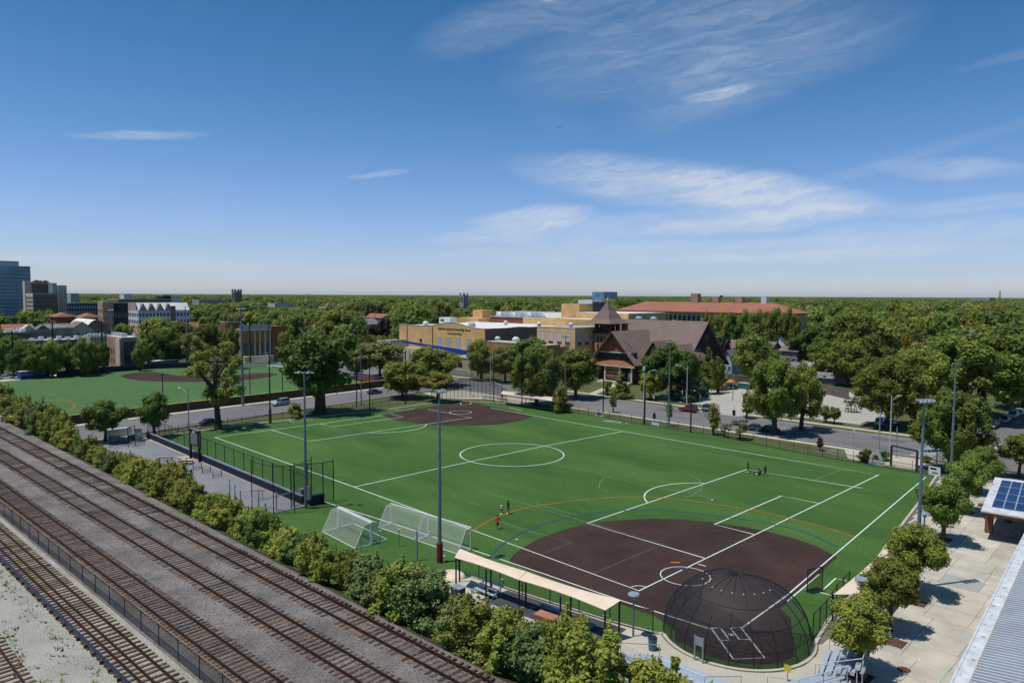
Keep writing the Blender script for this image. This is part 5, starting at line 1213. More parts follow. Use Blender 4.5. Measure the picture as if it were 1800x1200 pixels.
# --- left side of the town
def flat(label, cat, px0, px1, top, Y=None, X=None, depth=12, wall=M_tanbrick, roof=M_roofgrey, base=0, name='building', rows=(), cols=0, fr=M_frame, gl=M_glass, dist=None, ez=0, eside=True):
    """block whose south face spans px0..px1 at y=Y"""
    x0, zt = PY(px0,top,Y); x1, z2 = PY(px1,top,Y); zt = (zt+z2)/2
    t = bld(name, label, cat, ((x0+x1)/2, Y))
    part(t,'wall', box(x0,x1,Y,Y+depth,0,zt-.3), wall); part(t,'roof', box(x0+.15,x1-.15,Y+.15,Y+depth-.15,zt-.29,zt-.1), roof)
    part(t,'parapet', MB().box(x0,x1,Y-.05,Y+.14,zt-.29,zt+.25).box(x1-.14,x1+.05,Y+.15,Y+depth,zt-.29,zt+.25), M_conc)
    if cols:
        w = (x1-x0)/cols
        windows(t,'S',Y,[(x0+w*(i+.22), x0+w*(i+.78)) for i in range(cols)],rows,1,fr,gl)
        if eside:
            m_ = max(1,int(depth/max(w,2.5))); e = depth/m_
            windows(t,'E',x1,[(Y+e*(i+.25), Y+e*(i+.75)) for i in range(m_)],rows,1,fr,gl)
    return t, x0, x1, zt
def flatE(label, cat, px0, px1, top, X, depth=20, wall=M_tanbrick, roof=M_roofgrey, name='building', rows=(), cols=0, fr=M_frame, gl=M_glass, wallS=None):
    """block whose east face spans px0..px1 at x = X; its sunlit south face runs back from the left corner"""
    y0, zt = PX(px0,top,X); y1, z2 = PX(px1,top,X); zt = (zt+z2)/2
    t = bld(name, label, cat, (X-depth/2, (y0+y1)/2))
    part(t,'wall', box(X-depth,X,y0,y1,0,zt-.3), wall); part(t,'roof', box(X-depth+.15,X-.15,y0+.15,y1-.15,zt-.29,zt-.1), roof)
    if wallS: part(t,'south_wall', box(X-depth,X,y0-.25,y0-.01,0,zt-.3), wallS)
    part(t,'parapet', MB().box(X-.14,X+.05,y0,y1,zt-.29,zt+.3).box(X-depth,X-.15,y0-.05,y0+.14,zt-.29,zt+.3), M_conc)
    if cols:
        w = (y1-y0)/cols
        windows(t,'E',X,[(y0+w*(i+.22), y0+w*(i+.78)) for i in range(cols)],rows,1,fr,gl)
        m_ = max(1,int(depth/max(w,3))); e = depth/m_
        windows(t,'S',y0-(.25 if wallS else 0),[(X-depth+e*(i+.25), X-depth+e*(i+.75)) for i in range(m_)],rows,1,fr,gl)
    return t, y0, y1, zt
# glass tower far left
t, y0, y1, zt = flatE('tall blue glass office tower at the far left', 'office tower', -70,53,467,-820,45,M_curtain,M_roofgrey,'office_tower')
for i in range(19):
    z = 8+i*3.6
    if z < zt-1: part(t,'floor_band', box(-819.99,-819.7,y0,y1,z,z+.9), mat('pale_spandrel',(.34,.48,.56),.35,.2,.1))
mu = MB()
for i in range(40): y = y0+(y1-y0)*(i+.5)/40; mu.box(-819.69,-819.4,y-.07,y+.07,6,zt)
part(t,'mullions', mu, M_steel, kind='stuff'); ya = PX(33,460,-825)[0]; part(t,'plant_storey', box(-860,-825,y0,ya,zt,PX(10,458.5,-825)[1]), M_steel)
t, y0, y1, zt = flatE('brown brick apartment slab with cream stair tower at the far left', 'apartment block', 58,100,516,-600,24,M_bbrick,name='apartment_block',rows=[(8+i*3.1,9.9+i*3.1) for i in range(6)],cols=12,fr=M_frameD,wallS=M_cream)  # cream on the south side carries its sunlit tone in the colour
t2, a0, a1, z2 = flatE('taller brown brick apartment block behind, with ragged roof plant', 'apartment block', 55,92,497.5,-640,24,M_bbrick,name='apartment_block',rows=[(26+i*3.1,27.9+i*3.1) for i in range(3)],cols=9,fr=M_frameD,wallS=M_cream)  # south side again painted cream for its sunlit tone
for i in range(9): y = a0+2+i*(a1-a0-4)/8; part(t2,'roof_plant', box(-650,-645,y-1.0,y+1.0,z2,z2+.9+(i*37 % 5)*.4), M_tanbrick if i % 2 else M_bbrick)
part(t2,'stair_tower', box(-648,-640,a0-4.5,a0-.3,0,z2+1.5), M_cream)
t3, b0, b1, z3 = flatE('grey and white striped apartment tower right of the brown slab', 'apartment block', 101,117,502,-620,22,M_bbrick,name='apartment_block')
for i in range(4): y = b0+(b1-b0)*(i+.3)/4; part(t3,'white_pier', box(-619.9,-619.4,y-.6,y+.6,0,z3), M_cream)
part(t3,'grey_shaft', box(-636,-622,b0-3,b0-.1,0,z3+2), M_steel)
flatE('long dark blue glass building beyond the brick towers', 'building', 118,183,533,-760,24,mat('dark_blue_cladding',(.020,.040,.080),.4,.3,.1),name='office_building',rows=[(8,11),(13,16)],cols=14,gl=M_glassb)
flatE('pale green roofed block on the skyline left of centre', 'building', 124,139,516,-950,30,mat('pale_green_cladding',(.30,.40,.36),.6),name='building')
flatE('pink brick corner building with narrow windows', 'building', 181,199,531,-420,10,M_pbrick,name='corner_building',rows=[(9,11),(13,15),(17,19)],cols=5,wallS=M_pbrick)
flatE('dark green clad building right of the pink brick corner', 'building', 200,236,532,-425,16,mat('dark_green_cladding',(.022,.040,.042),.6,.3,.2),name='building',rows=[(14,17)],cols=6)
X = -400.; t, y0, y1, zt = flatE('white gabled apartment row with steep slate dormers', 'apartment block', 243,333,545,X,18,M_wsiding,name='apartment_block',rows=[(11,13),(15,17)],cols=15,fr=M_frameD)
part(t,'mansard', MB().add([(X+.3,y0,zt),(X+.3,y1,zt),(X-4,y1,zt+4.2),(X-4,y0,zt+4.2)],[(0,1,2,3)]), M_roofwhite); part(t,'upper_roof', box(X-18,X-4.05,y0,y1,zt,zt+4.2), M_roofgrey)
for i in range(4):
    y = y0+2.5+i*4.6; part(t,'gable', gtri(y-2.1,y+2.1,0,zt-.1,zt+3.2,'E',X+.6), M_concd); part(t,'dormer_roof', gable(X-4,X+.6,y-2.1,y+2.1,zt-.1,zt+3.8,'x',.2,.12), M_grayroof)
part(t,'brick_bay', box(X+.3,X+.9,y0+17.5,y0+20,0,zt+2.4), M_bbrick)
flatE('flat brown building behind the white gabled row', 'building', 208,300,526,-560,30,M_bbrick,name='building',rows=[(19,21)],cols=18)
flatE('dark blue box shaped block on the skyline', 'building', 286,300,519,-590,14,M_navy,name='building'); flatE('white box shaped block beside the dark blue one', 'building', 301,316,522,-590,14,M_wsiding,name='building')
flatE('small white block on the skyline left', 'building', 218,231,517,-700,14,M_wsiding,name='building')
flatE('long pale roofed building among the trees left of the church tower', 'building', 350,398,527,-900,24,M_concd,M_roofwhite,name='building')
for lab,a_,b__,tp_,ev_,X_ in (('low building with long red tiled roof behind the curved hall',98,131,549,557,-500),('second red tiled roof right of the first',144,177,550,558,-505)):
    y0,_z = PX(a_,tp_,X_); y1,_ = PX(b__,tp_,X_); ze_ = PX(a_,ev_,X_)[1]; t = bld('red_roofed_building',lab,'building',(X_-8,(y0+y1)/2))
    part(t,'wall', box(X_-16,X_,y0,y1,0,ze_), M_rbrick); part(t,'roof', hipped(X_-16,X_,y0,y1,ze_,ze_+2.6,.8,2.5), M_tile)
X = -400.; y0, y1 = PX(146,590,X)[0], PX(194,590,X)[0]; zt0 = PX(160,583,X)[1]; zt1 = PX(168,562,X)[1]
t = bld('curved_roof_hall','brown brick hall with a broad curved white roof','building',(X-17,(y0+y1)/2))
pf = [(y0+(y1-y0)*i/12, zt0+(zt1-zt0)*math.sin(math.pi*i/12)) for i in range(13)]
w = MB(); vs = [(X,y0,0),(X,y1,0)]+[(X,p[0],p[1]) for p in reversed(pf)]; n_ = len(vs)
w.add(vs+[(v[0]-36,v[1],v[2]) for v in vs], [tuple(range(n_)), tuple(reversed(range(n_,2*n_)))]+[(0,n_,n_+1,1),(1,n_+1,n_+2,2),(n_-1,2*n_-1,n_,0)])
part(t,'wall', w, M_bbrick); r = MB()
for (a,b_) in zip(pf, pf[1:]): r.add([(X+.3,a[0],a[1]+.06),(X+.3,b_[0],b_[1]+.06),(X-36,b_[0],b_[1]+.06),(X-36,a[0],a[1]+.06)],[(0,1,2,3)])
part(t,'roof', r, M_roofwhite); part(t,'lean_to', box(X+.1,X+5,y0+4,y1-1,0,zt0-1.6), M_roofgrey)
for i,(a_,b__,tp_,X_,wl) in enumerate(((-30,54,585,-330,M_bbrick),(18,98,581,-350,M_pbrick),(54,150,598,-300,M_bbrick),(78,128,577,-370,M_tanbrick),(158,190,593,-300,M_tanbrick),(325,362,584,-330,M_rbrick),(365,385,580,-340,M_tanbrick))):
    lab = ['low flat roofed brick row at the very left','long flat roofed pink brick row behind the first','flat roofed brown brick row behind the dugout trees','small tan brick building behind the brick rows','tan brick flat roofed building left of the pink brick annex','low red brick building hidden by the tree row','small tan building above the dark trees beyond the far infield'][i]
    t, y0, y1, zt = flatE(lab,'building',a_,b__,tp_,X_,14,wl,M_roofwhite,'flat_roofed_row',[(1.5,3),(4.2,5.7)],9)
    for k in range(6): q = y0+(y1-y0)*(k+.5)/6; part(t,'roof_unit', box(X_-8,X_-6,q-.8,q+.8,zt-.1,zt+.9+(k % 2)*.5), M_steelw)
    if i == 1:
        for k,q in enumerate((y0+(y1-y0)*.40, y0+(y1-y0)*.72)): part(t,'gable_lantern', gtri(q-3.4,q+3.4,0,zt-.1,zt+2.6,'E',X_-.3,6.), M_cream if k == 0 else M_grayroof)
X = -248.; ya, _ = PX(212,600,X); yb, _ = PX(241,600,X); zt = PX(212,594,X)[1]; t = bld('brick_annex','pink and cream brick building with dark glazed side behind the far light pole','building',(X-20,ya))
part(t,'wall', box(X-17,X,ya,yb,0,zt), M_pbrick); part(t,'cream_bay', box(X-5,X-.1,ya-.4,ya-.01,0,zt-.5), M_cream); part(t,'glazed_side', box(X+.01,X+.3,ya+1,yb-.4,1,zt-1.4), M_glass)
part(t,'roof', box(X-17,X+.4,ya,yb,zt+.01,zt+.25), M_roofwhite); windows(t,'S',ya,[(X-9,X-7.8),(X-12,X-10.8),(X-15,X-13.8)],[(2,4),(5.6,7.6)],1)
for k in range(5): part(t,'roof_unit', box(X-4-k*2.8,X-2.4-k*2.8,ya+1,ya+3,zt+.25,zt+1.5), M_steelw)
# red brick stadium pavilion with arched bays
X = -243.; y0, y1 = PX(423,600,X)[0], PX(492,600,X)[0]; zt = PX(450,578,X)[1]
t = bld('brick_pavilion','red brick pavilion with tall arched bays and grey railing on its roof','building',(X-6,(y0+y1)/2))
part(t,'wall', box(X-5,X,y0,y1,0,zt), M_obrick); part(t,'cornice', box(X+.01,X+.3,y0-.2,y1+.2,zt-.7,zt-.2), M_cream)
part(t,'screen', box(X-.8,X-.5,y0,y1-3,zt+.01,zt+1.7), M_steel); part(t,'roof', box(X-4.8,X-.9,y0+.5,y1-.5,zt+.01,zt+.2), M_roofgrey)
part(t,'corner_block', box(X-6,X+.8,y1-4,y1+1,0,zt+.9), M_rbrick)
for k in range(5):
    q = y0+2+k*(y1-y0-8)/4; n_ = [(q+.9*math.cos(R(s)), 7.4+.9*math.sin(R(s))) for s in range(0,181,20)]
    MB().add([(X+.1,p[0],p[1]) for p in n_]+[(X+.1,q-.9,3.4),(X+.1,q+.9,3.4)],[tuple(range(len(n_)+2))]).build('arch_window', M_glass, t, world=True)
    part(t,'cream_pier', box(X+.1,X+.5,q+1.3,q+1.8,0,zt-1), M_cream)
part(t,'arcade', box(X+.6,X+3.2,y0,y1-4.2,0,3.0), M_cream)
flatE('small red brick house with blue roof above the tree row', 'house', 400,424,566,-330,10,M_rbrick,M_blue,'house')
flatE('long pale flat building in the trees at left centre', 'building', 483,520,533,-760,20,M_cream,M_roofwhite,'building')
t, y0, y1, zt = flatE('ornate cream and brick building with little roof gables', 'building', 573,618,539,-620,20,M_cream,M_tile,'building')
for k in range(5): q = y0+2+k*(y1-y0-4)/4; part(t,'roof_gable', gtri(q-2,q+2,0,zt,zt+3.4,'E',-619.6,1.), M_cream)
flatE('dark block with white roof far behind the elm', 'building', 620,629,528,-800,16,M_gsiding,M_roofwhite,'building')
t = house('red roofed gabled building between the two purple beeches', 640,672,551,558,600,300,M_bbrick,M_tile,'x',12,wn=4)
# roofs glimpsed between the town trees
rh = random.Random(77)
for k in range(34):
    px = rh.choice([rh.uniform(420,700), rh.uniform(700,1000), rh.uniform(1380,1790), rh.uniform(30,420)]); dd = rh.uniform(330,900); d_ = ray(px,600); s_ = dd/math.hypot(d_.x,d_.y)
    x, y = CX_+d_.x*s_, CY_+d_.y*s_; w_, dp_, hh = rh.uniform(9,15), rh.uniform(8,12), rh.uniform(7.5,10.5)
    if -260 < x < -60 and 60 < y < 270: continue
    t = bld('town_house', '%s roofed house glimpsed among the town trees %s' % (['grey','brown','red'][k % 3], 'left of the school' if px < 700 else 'behind the school' if px < 1000 else 'in the right hand wood'), 'house', (x,y), 'houses glimpsed among the town trees')
    part(t,'wall', box(x-w_/2,x+w_/2,y-dp_/2,y+dp_/2,0,hh), [M_wsiding,M_cream,M_rbrick,M_tanbrick][k % 4]); ax = 'x' if k % 2 else 'y'
    part(t,'roof', gable(x-w_/2,x+w_/2,y-dp_/2,y+dp_/2,hh,hh+3.6,ax,.5,.2), [M_grayroof,M_shingle,M_tile][k % 3])
    part(t,'gable_wall', gtri(y-dp_/2,y+dp_/2,0,hh,hh+3.4,'E',x+w_/2) if ax == 'x' else gtri(x-w_/2,x+w_/2,0,hh,hh+3.4,'S',y-dp_/2), [M_wsiding,M_cream,M_rbrick,M_tanbrick][k % 4])
    windows(t,'E',x+w_/2,[(y-2.5,y-1.4),(y+1.2,y+2.3)],[(hh-3,hh-1.4)],1,M_wsiding,M_glass,.1)
# church towers on the skyline
def ctower(label, px0, px1, top, Y, wl, pinn=True):
    x0, zt = PY(px0,top,Y); z_ = PR((x0,Y,20))[2]; w = (px1-px0)*z_/F_/1.25; x1 = x0+w; t = bld('church_tower',label,'church tower',((x0+x1)/2,Y)); s = w*.16
    part(t,'shaft', box(x0,x1,Y,Y+w,0,zt-w*.45), wl)
    for (x,y) in ((x0,Y),(x1-s,Y),(x0,Y+w-s),(x1-s,Y+w-s)): part(t,'buttress', box(x-.1,x+s+.1,y-.1,y+s+.1,zt-w*.44,zt+(w*.12 if pinn else 0)), wl)
    for k in range(2): q = x0+w*(.34+k*.32); part(t,'louvre', box(q-w*.09,q+w*.09,Y-.2,Y-.05,zt-w*1.4,zt-w*.55), M_black)
    part(t,'parapet', MB().box(x0,x1,Y,Y+s,zt-w*.43,zt-w*.22).box(x1-s,x1,Y+s+.1,Y+w-s-.2,zt-w*.43,zt-w*.22), wl)
    return t
ctower('square dark brick church tower with pale top on the skyline', 407,423,508,430,M_bbrick,False)
ctower('gothic grey stone church tower with four pinnacles behind the field house', 808,821,516,620,M_concd,True)
flat('distant dark blue office block on the skyline above the church spire', 'office block', 1041,1062,513,Y=1500,depth=60,wall=M_curtain,name='office_block')
def stack(label, px, w, top, Y, mt, mt2, nm='chimney_stack', cat='chimney'):
    x, zt = PY(px,top,Y); t = bld(nm,label,cat,(x,Y)); r = w/2*Y/F_*1.1
    part(t,'shaft', MB().tube((x,Y,0),(x,Y,zt*.6), r*1.15, r, 10), mt2); part(t,'upper_shaft', MB().tube((x,Y,zt*.6),(x,Y,zt), r, r*.85, 10), mt)
    return t
stack('distant orange and cream chimney stack on the right skyline', 1757.5,2.6,511,2600,M_cream,M_orange)
t = stack('distant dark water tower on the skyline right of the church', 1268,.8,520,1800,M_concd,M_concd,'water_tower','water tower')
x, z = PY(1268,521,1800); part(t,'tank', MB().ball((x,1800,z),5.,12,6,.7), M_navy)
stack('thin distant radio mast right of the water tower', 1269+10,.35,515,1800,M_steel,M_steel,'radio_mast','mast')
flat('low pale industrial roofs on the far right skyline', 'building', 1705,1740,523,Y=2300,depth=60,wall=M_concd,roof=M_roofwhite,name='building')
for i,(px,lab) in enumerate(((5,'pink brick block at the left edge below the glass tower'),(38,'red roofed block left of the brown brick slab'))):
    flat(lab,'building',px,px+(18 if i == 0 else 9),[517,533][i],Y=[230,150][i],depth=16,wall=[M_pbrick,M_rbrick][i],roof=[M_roofgrey,M_tile][i],name='building',rows=[(10,12),(14,16)],cols=4)
# ------------------------------------------------------------------ poles and masts
def zdir(a, b): d = b-a; return math.atan2(d.y, d.x)
def mast(label, base, h, r=.20, mt=M_pole, arm=2.4, rot=0., lamps=4, pad=None, box_=False, name='light_mast', drop=0.):
    t = thing(name, label, 'light mast', (base[0],base[1],0), rot)
    MB().tube((0,0,0),(0,0,h*.5),r,r*.75,10).tube((0,0,h*.5),(0,0,h),r*.75,r*.45,10).build('pole', mt, t)
    if arm:
        MB().tube((-arm/2,0,h-.25),(arm/2,0,h-.25),.06,n=6).build('crossarm', mt, t)
        for i in range(lamps):
            x = -arm/2+arm*(i+.5)/lamps
            MB().box(x-.17,x+.17,-.28,.2,h-.2,h-.04).tube((x,-.28,h-.12),(x,-.42,h-.3),.15,.2,8).build('floodlight', M_steel, t)
    if pad: MB().tube((0,0,0),(0,0,pad[0]),r*1.5,n=12).build('pad', pad[1], t)
    if box_: MB().box(.22,.62,-.3,.3,1.2,3.0).build('control_box', M_steel, t)
    return t
mast('tall grey floodlight mast with red padded foot in front of the goals', G(773,988), 18.3, .22, pad=(2.1,M_redpad), rot=R(100), arm=1.4, lamps=3)
mast('tall grey floodlight mast standing at the court corner', G(538,893), 18.1, .22, arm=2.6, rot=R(40), lamps=2, box_=True)
mast('tall grey floodlight mast at the plaza edge behind the plaza trees', G(1611,1033), 18.4, .22, arm=2.0, rot=R(62), lamps=4)
mast('tall grey floodlight mast beside the large dark tree at the pitch corner', G(1671,851), 18.3, .22, arm=1.4, rot=R(150), lamps=2)
mast('slender green grey floodlight mast on the far touchline', G(1175,753), 18.5, .2, arm=1.8, rot=R(0), lamps=3)
mast('thin floodlight mast behind the dense small tree by the green box', G(993,722), 18.3, .2, arm=1.6, rot=R(20), lamps=3)
mast('thick grey floodlight mast on the pavement of the west field', G(427,712), 24.5, .38, arm=2.4, rot=R(60), lamps=4)
mast('dark utility mast with rusty foot by the kerb left of the bush', G(475,744), 22.4, .2, arm=0, lamps=0, pad=(3.2,M_rust), mt=M_frameD)
mast('floodlight mast behind the west infield, left one', G(197.5,645), 22, .33, arm=2, rot=R(80), lamps=3)
mast('floodlight mast behind the west infield, right one', G(328,636), 23, .33, arm=2, rot=R(80), lamps=3)
mast('green grey mast at the bend of the pitch fence near the west field', G(635,713), 15.6, .16, arm=0, lamps=0)
for i,(px,by,ty) in enumerate(((485,575,532),(542,590,516),(537,600,560),(624.5,588,538),(659,590,548),(741,570,530),(726,580,553))):
    x_, z_ = PX(px,ty,-420 if px < 700 else -360); y_ = x_
    mast(['distant floodlight mast above the brick pavilion','tallest distant mast with floodlight rows above the elm','distant mast just left of the tall one','distant mast behind the right part of the elm','distant mast in front of the purple beeches','distant mast with white lamp row left of the field house','short distant mast left of the field house'][i], (-420 if px < 700 else -360, y_), z_, .32, arm=4.5 if i in (1,5) else 2.4, rot=R(80), lamps=4 if i in (1,5) else 2)
# street lamps
def slamp(label, base, h, arm=2.2, ang=0., two=False, mt=M_steelw, name='street_lamp', head=True):
    t = thing(name, label, 'street lamp', (base[0],base[1],0), ang)
    MB().tube((0,0,0),(0,0,h),.13,.08,8).build('pole', mt, t)
    if arm:
        MB().tube((0,0,h-1.1),(arm*.6,0,h-.35),.05,n=6).tube((arm*.6,0,h-.35),(arm,0,h-.1),.05,n=6).build('arm', mt, t)
        MB().box(arm-.1,arm+.7,-.17,.17,h-.2,h+.0).build('lamp_head', M_lampw, t)
    if two: MB().tube((0,0,h),(0,0,h+.8),.3,.25,10).build('camera_box', M_steelw, t)
    return t
slamp('pale concrete street lamp with round box on top at the pitch fence', G(1131,741), 11.6, 2.2, R(60), True)
slamp('pale street lamp at the edge of the parking lot beside the spruces', G(1207,714), 10.5, 2.2, R(215))
slamp('pale street lamp over the cross street right of the round tree', G(332,752), 8.3, 3.0, R(190), mt=M_steel)
slamp('grey street lamp at the road junction in front of the gatehouse', G(862,676), 9.6, 3.2, R(70), mt=M_steelw)
slamp('grey signal mast at the junction left of the lamp', G(829,668), 13., 0, 0, mt=M_steel, name='signal_mast')
slamp('pale street lamp behind the pitch corner right of the boulder', G(1564,793), 10.2, 1.4, R(60))
slamp('thin pale pole left of the pitch corner street lamp', G(1545,789), 7.5, 0, 0, mt=M_steel, name='thin_pole')
slamp('short thin pole right of the pitch corner street lamp', G(1575,803), 5.3, 0, 0, mt=M_steel, name='thin_pole')
slamp('thin lamp pole inside the parking lot', G(1288,704), 7.5, 0, 0, mt=M_steel, name='thin_pole')
slamp('lamp pole rising behind the far dugout trees', G(1053,665), 8.5, 1.4, R(200), mt=M_steel)
slamp('lamp standard with crossed head on the side street verge', G(1717,755), 5.2, .6, 0)
def rlamp(label, base, h):
    t = thing('round_lamp', label, 'lamp', (base[0],base[1],0)); MB().tube((0,0,0),(0,0,h-.5),.09,.07,10).build('pole', M_pole, t)
    MB().tube((0,0,h-.5),(0,0,h-.1),.1,.32,14).build('neck', M_pole, t); MB().tube((0,0,h-.1),(0,0,h),.5,.44,18).build('lamp_disc', M_steel, t)
b_ = G(1113,1118); rlamp('round topped lamp at the right end of the long tan canopy', b_, HT(1113,1118,1042)[1])
rlamp('round topped lamp behind the nearest plaza tree', G(1510,1135), 5.6)
rlamp('round topped lamp among the trees left of the solar shelter', G(1622,985), 5.2)
rlamp('round topped lamp in the crown right of the pitch corner', G(1684,905), 4.8)
rlamp('round topped lamp by the entrance gateway', G(1646,828), 5.0)
# black netting poles
NB = {}
def npole(label, px, base, top, r=.14, grp=None):
    p, h = HT(px,base,top); t = thing('netting_pole', label, 'netting pole', (p.x,p.y,0), 0, grp)
    MB().tube((0,0,0),(0,0,h),r,r*.85,8).build('pole', M_black, t); MB().tube((0,0,h),(0,0,h+.12),r*1.2,r*.6,8).build('cap', M_black, t); return p, h
ng = []
for lab,a in (('black netting pole nearest the huge elm',(627,716,622)),('black netting pole second right of the elm',(650,722,622)),('black netting pole in front of the light green round tree',(713,710,617)),
    ('black netting pole in front of the low spreading tree',(770,707,615)),('black netting pole right of the curved backstop',(868,707,616)),('black netting pole at the near end of the far canopy',(917.5,716,614)),
    ('black netting pole beside the dense small tree',(974,724,622))): ng.append(npole(lab,*a))
nw = thing('backstop_net', 'fine dark netting hung between the tall black poles behind the far infield', 'netting', tuple(ng[1][0]))
for i,(a,b_) in enumerate(((1,2),(2,3),(3,4),(4,5),(5,6))):
    (p,h),(q,g) = ng[a],ng[b_]; MB().quad((p.x,p.y,1.2),(q.x,q.y,1.2),(q.x,q.y,min(h,g)-.2),(p.x,p.y,min(h,g)-.2)).build('net_panel', meshmat('fine_black_net',(.01,.012,.015),.10), nw, world=True)
npole('short black pole with white banner at the far touchline',1060,733,655); npole('thick black pole beside the pale concrete lamp',1132.8,746,676,.2); npole('black pole at the far touchline right of the light mast',1214,760,686,.16)
for i,(px,b0,t0) in enumerate(((95,658,565),(181,647,563),(260,641,563),(332,637,563),(399,640,560),(440,640,560),(24,664,583))):
    npole('black netting pole beyond the west field, '+['in front of the curved hall trees','left of the pink brick annex','right of the pink brick annex','behind the west infield','left of the red brick pavilion','in front of the red brick pavilion','behind the blue dugout at the left edge'][i],px,b0,t0,.26)
for i,(px,b0,t0) in enumerate(((287,721,657),(364,714,652),(440,707,648),(497,701,650),(592,693,660))):
    npole('thin black pole on the west field street fence '+['above the second round tree','behind the tall airy tree','beside the thick grey mast','left of the huge elm','behind the huge elm'][i],px,b0,t0,.12)

# ------------------------------------------------------------------ fences
def fence(label, pts, h, post_sp, post_h=None, mt=M_black, net=M_net, name='fence', rail=True, pr_=.045, zs=.05, low=None):
    P = [Vector((p[0],p[1],0)) for p in pts]; t = thing(name, label, 'fence', tuple(P[0])); ph = post_h or h; tl = MB(); nm_ = MB()
    pm = MB().tube((0,0,0),(0,0,ph),pr_,n=6).mesh('post', mt)
    d = 0; acc = 0
    for a, b in zip(P, P[1:]):
        Ld = (b-a).length; n = max(1, round(Ld/post_sp)); 
        for i in range(n): link('post', pm, t, a+(b-a)*i/n-t.location)
        tl.tube(a+Vector((0,0,h)), b+Vector((0,0,h)), pr_*.7, n=5, cap=False)
        if low: tl.tube(a+Vector((0,0,low)), b+Vector((0,0,low)), pr_*.7, n=5, cap=False)
        nm_.quad(a+Vector((0,0,zs)), b+Vector((0,0,zs)), b+Vector((0,0,h)), a+Vector((0,0,h)))
    link('post', pm, t, P[-1]-t.location)
    if rail: tl.build('rail', mt, t, world=True)
    if net: nm_.build('mesh_panel', net, t, world=True)
    return t
fence('low black mesh fence along the far touchline and the main road', gp((1000,723),(1130,746),(1260,766.5),(1395,794),(1500,813),(1640,835.5)), 1.25, 3.05, 1.9, net=meshmat('fence_mesh_fine',(.02,.02,.02),.16), low=.1)
fence('low black fence in front of the far dugout canopy', gp((850,703),(905,711),(975,724)), 1.2, 2.6, net=M_net, low=.1)
fence('black fence along the cross street from the court to the backstop', gp((262,772),(330,757),(400,747),(450,740.5),(520,733),(580,726),(640,719),(712,709),(760,704)), 1.3, 2.7, 1.7, net=meshmat('fence_mesh_fine',(.02,.02,.02),.16), low=.1)
# curved backstop with trussed arch
cb = thing('curved_backstop', 'curved black steel backstop with arched top rail behind the far home plate', 'backstop', (-108,34,0))
cpts = gp((758,704.5),(785,701),(812,699),(840,698.5),(868,701),(893,706)); csm = smooth_pts(cpts, 4); n_ = len(csm)
tp = MB(); bt_ = MB()
for i,(a,b) in enumerate(zip(csm, csm[1:])):
    h0, h1 = (2.6+2.6*math.sin(math.pi*i/(n_-1))), (2.6+2.6*math.sin(math.pi*(i+1)/(n_-1)))
    tp.tube((a.x,a.y,h0),(b.x,b.y,h1),.11,n=6); tp.tube((a.x,a.y,h0-.6),(b.x,b.y,h1-.6),.07,n=6); tp.tube((a.x,a.y,h0-.6),(b.x,b.y,h1),.04,n=5)
    bt_.quad((a.x,a.y,.1),(b.x,b.y,.1),(b.x,b.y,h1-.6),(a.x,a.y,h0-.6))
    MB().tube((a.x,a.y,0),(a.x,a.y,h0),.06,n=6).build('post', M_black, cb, world=True)
tp.build('arched_rail', M_black, cb, world=True); bt_.build('mesh_panel', M_net, cb, world=True)
mid = csm[n_//2]
for i in (2, n_//2, n_-3):
    a = csm[i]; MB().tube((a.x,a.y,0),(a.x-1.8+i*.06,a.y+2.2,0.1),.05,n=5).tube((a.x,a.y,4.6),(a.x-4.0,a.y+4.0,.1),.07,n=6).build('brace', M_black, cb, world=True)
# padded fence between court and pitch
pf_ = [(-109.3,-41.6),(-87,-41.6),(-66,-41.6),(-47.3,-41.5)]
t = fence('dark green net fence with navy padded foot between grey court and pitch', pf_, 4.0, 3.4, 4.1, net=meshmat('green_netting',(.02,.035,.03),.2), name='padded_fence', pr_=.06)
MB().box(-109.3,-47.3,-41.95,-41.75,.0,1.15).build('padding', M_navy, t, world=True); MB().box(-109.3,-47.3,-41.99,-41.7,1.16,1.34).build('pad_cap', mat('blue_grey_cap',(.20,.25,.36),.6), t, world=True)
t = fence('three tall black posts of the net corner beside the floodlight mast', [(-47.2,-43.6),(-46.9,-41.4),(-46.0,-39.6),(-46.4,-37.8)], 5.6, 2.2, 5.7, net=M_net, name='net_corner', pr_=.07)
MB().box(-47.0,-46.2,-41.3,-39.3,0,1.3).build('padding', M_navy, t, world=True)
t = fence('line of tall thin cage poles inside the grey court by its lower end', gp((443,893),(481,904),(518,902),(548,888)), 6.2, 4.6, 6.6, net=meshmat('fine_black_net',(.01,.012,.015),.10), name='cage_net', pr_=.06)
t = fence('short grey posts linked by rails at the lower end of the court', gp((404,872),(423,893),(455,906),(486,897),(516,889)), 1.9, 3.2, 2.4, mt=M_steel, net=None, name='post_rail', pr_=.08)
# fence of the west field: yellow guard on dark windscreen
wf = [(fw(Y),Y) for Y in (-90,-60,-40,-20,0,20,43.5)]
t = fence('long dark windscreen fence with yellow top guard along the west field', wf, 2.0, 3.0, 2.3, net=None, name='windscreen_fence')
s1 = MB(); s2 = MB()
for a,b in zip(wf, wf[1:]): s1.bar((*a,1.0),(*b,1.0),.05,1.95); s2.tube((*a,2.05),(*b,2.05),.09,n=6)
s1.build('windscreen', M_windscreen, t, world=True); s2.build('top_guard', M_yel, t, world=True)
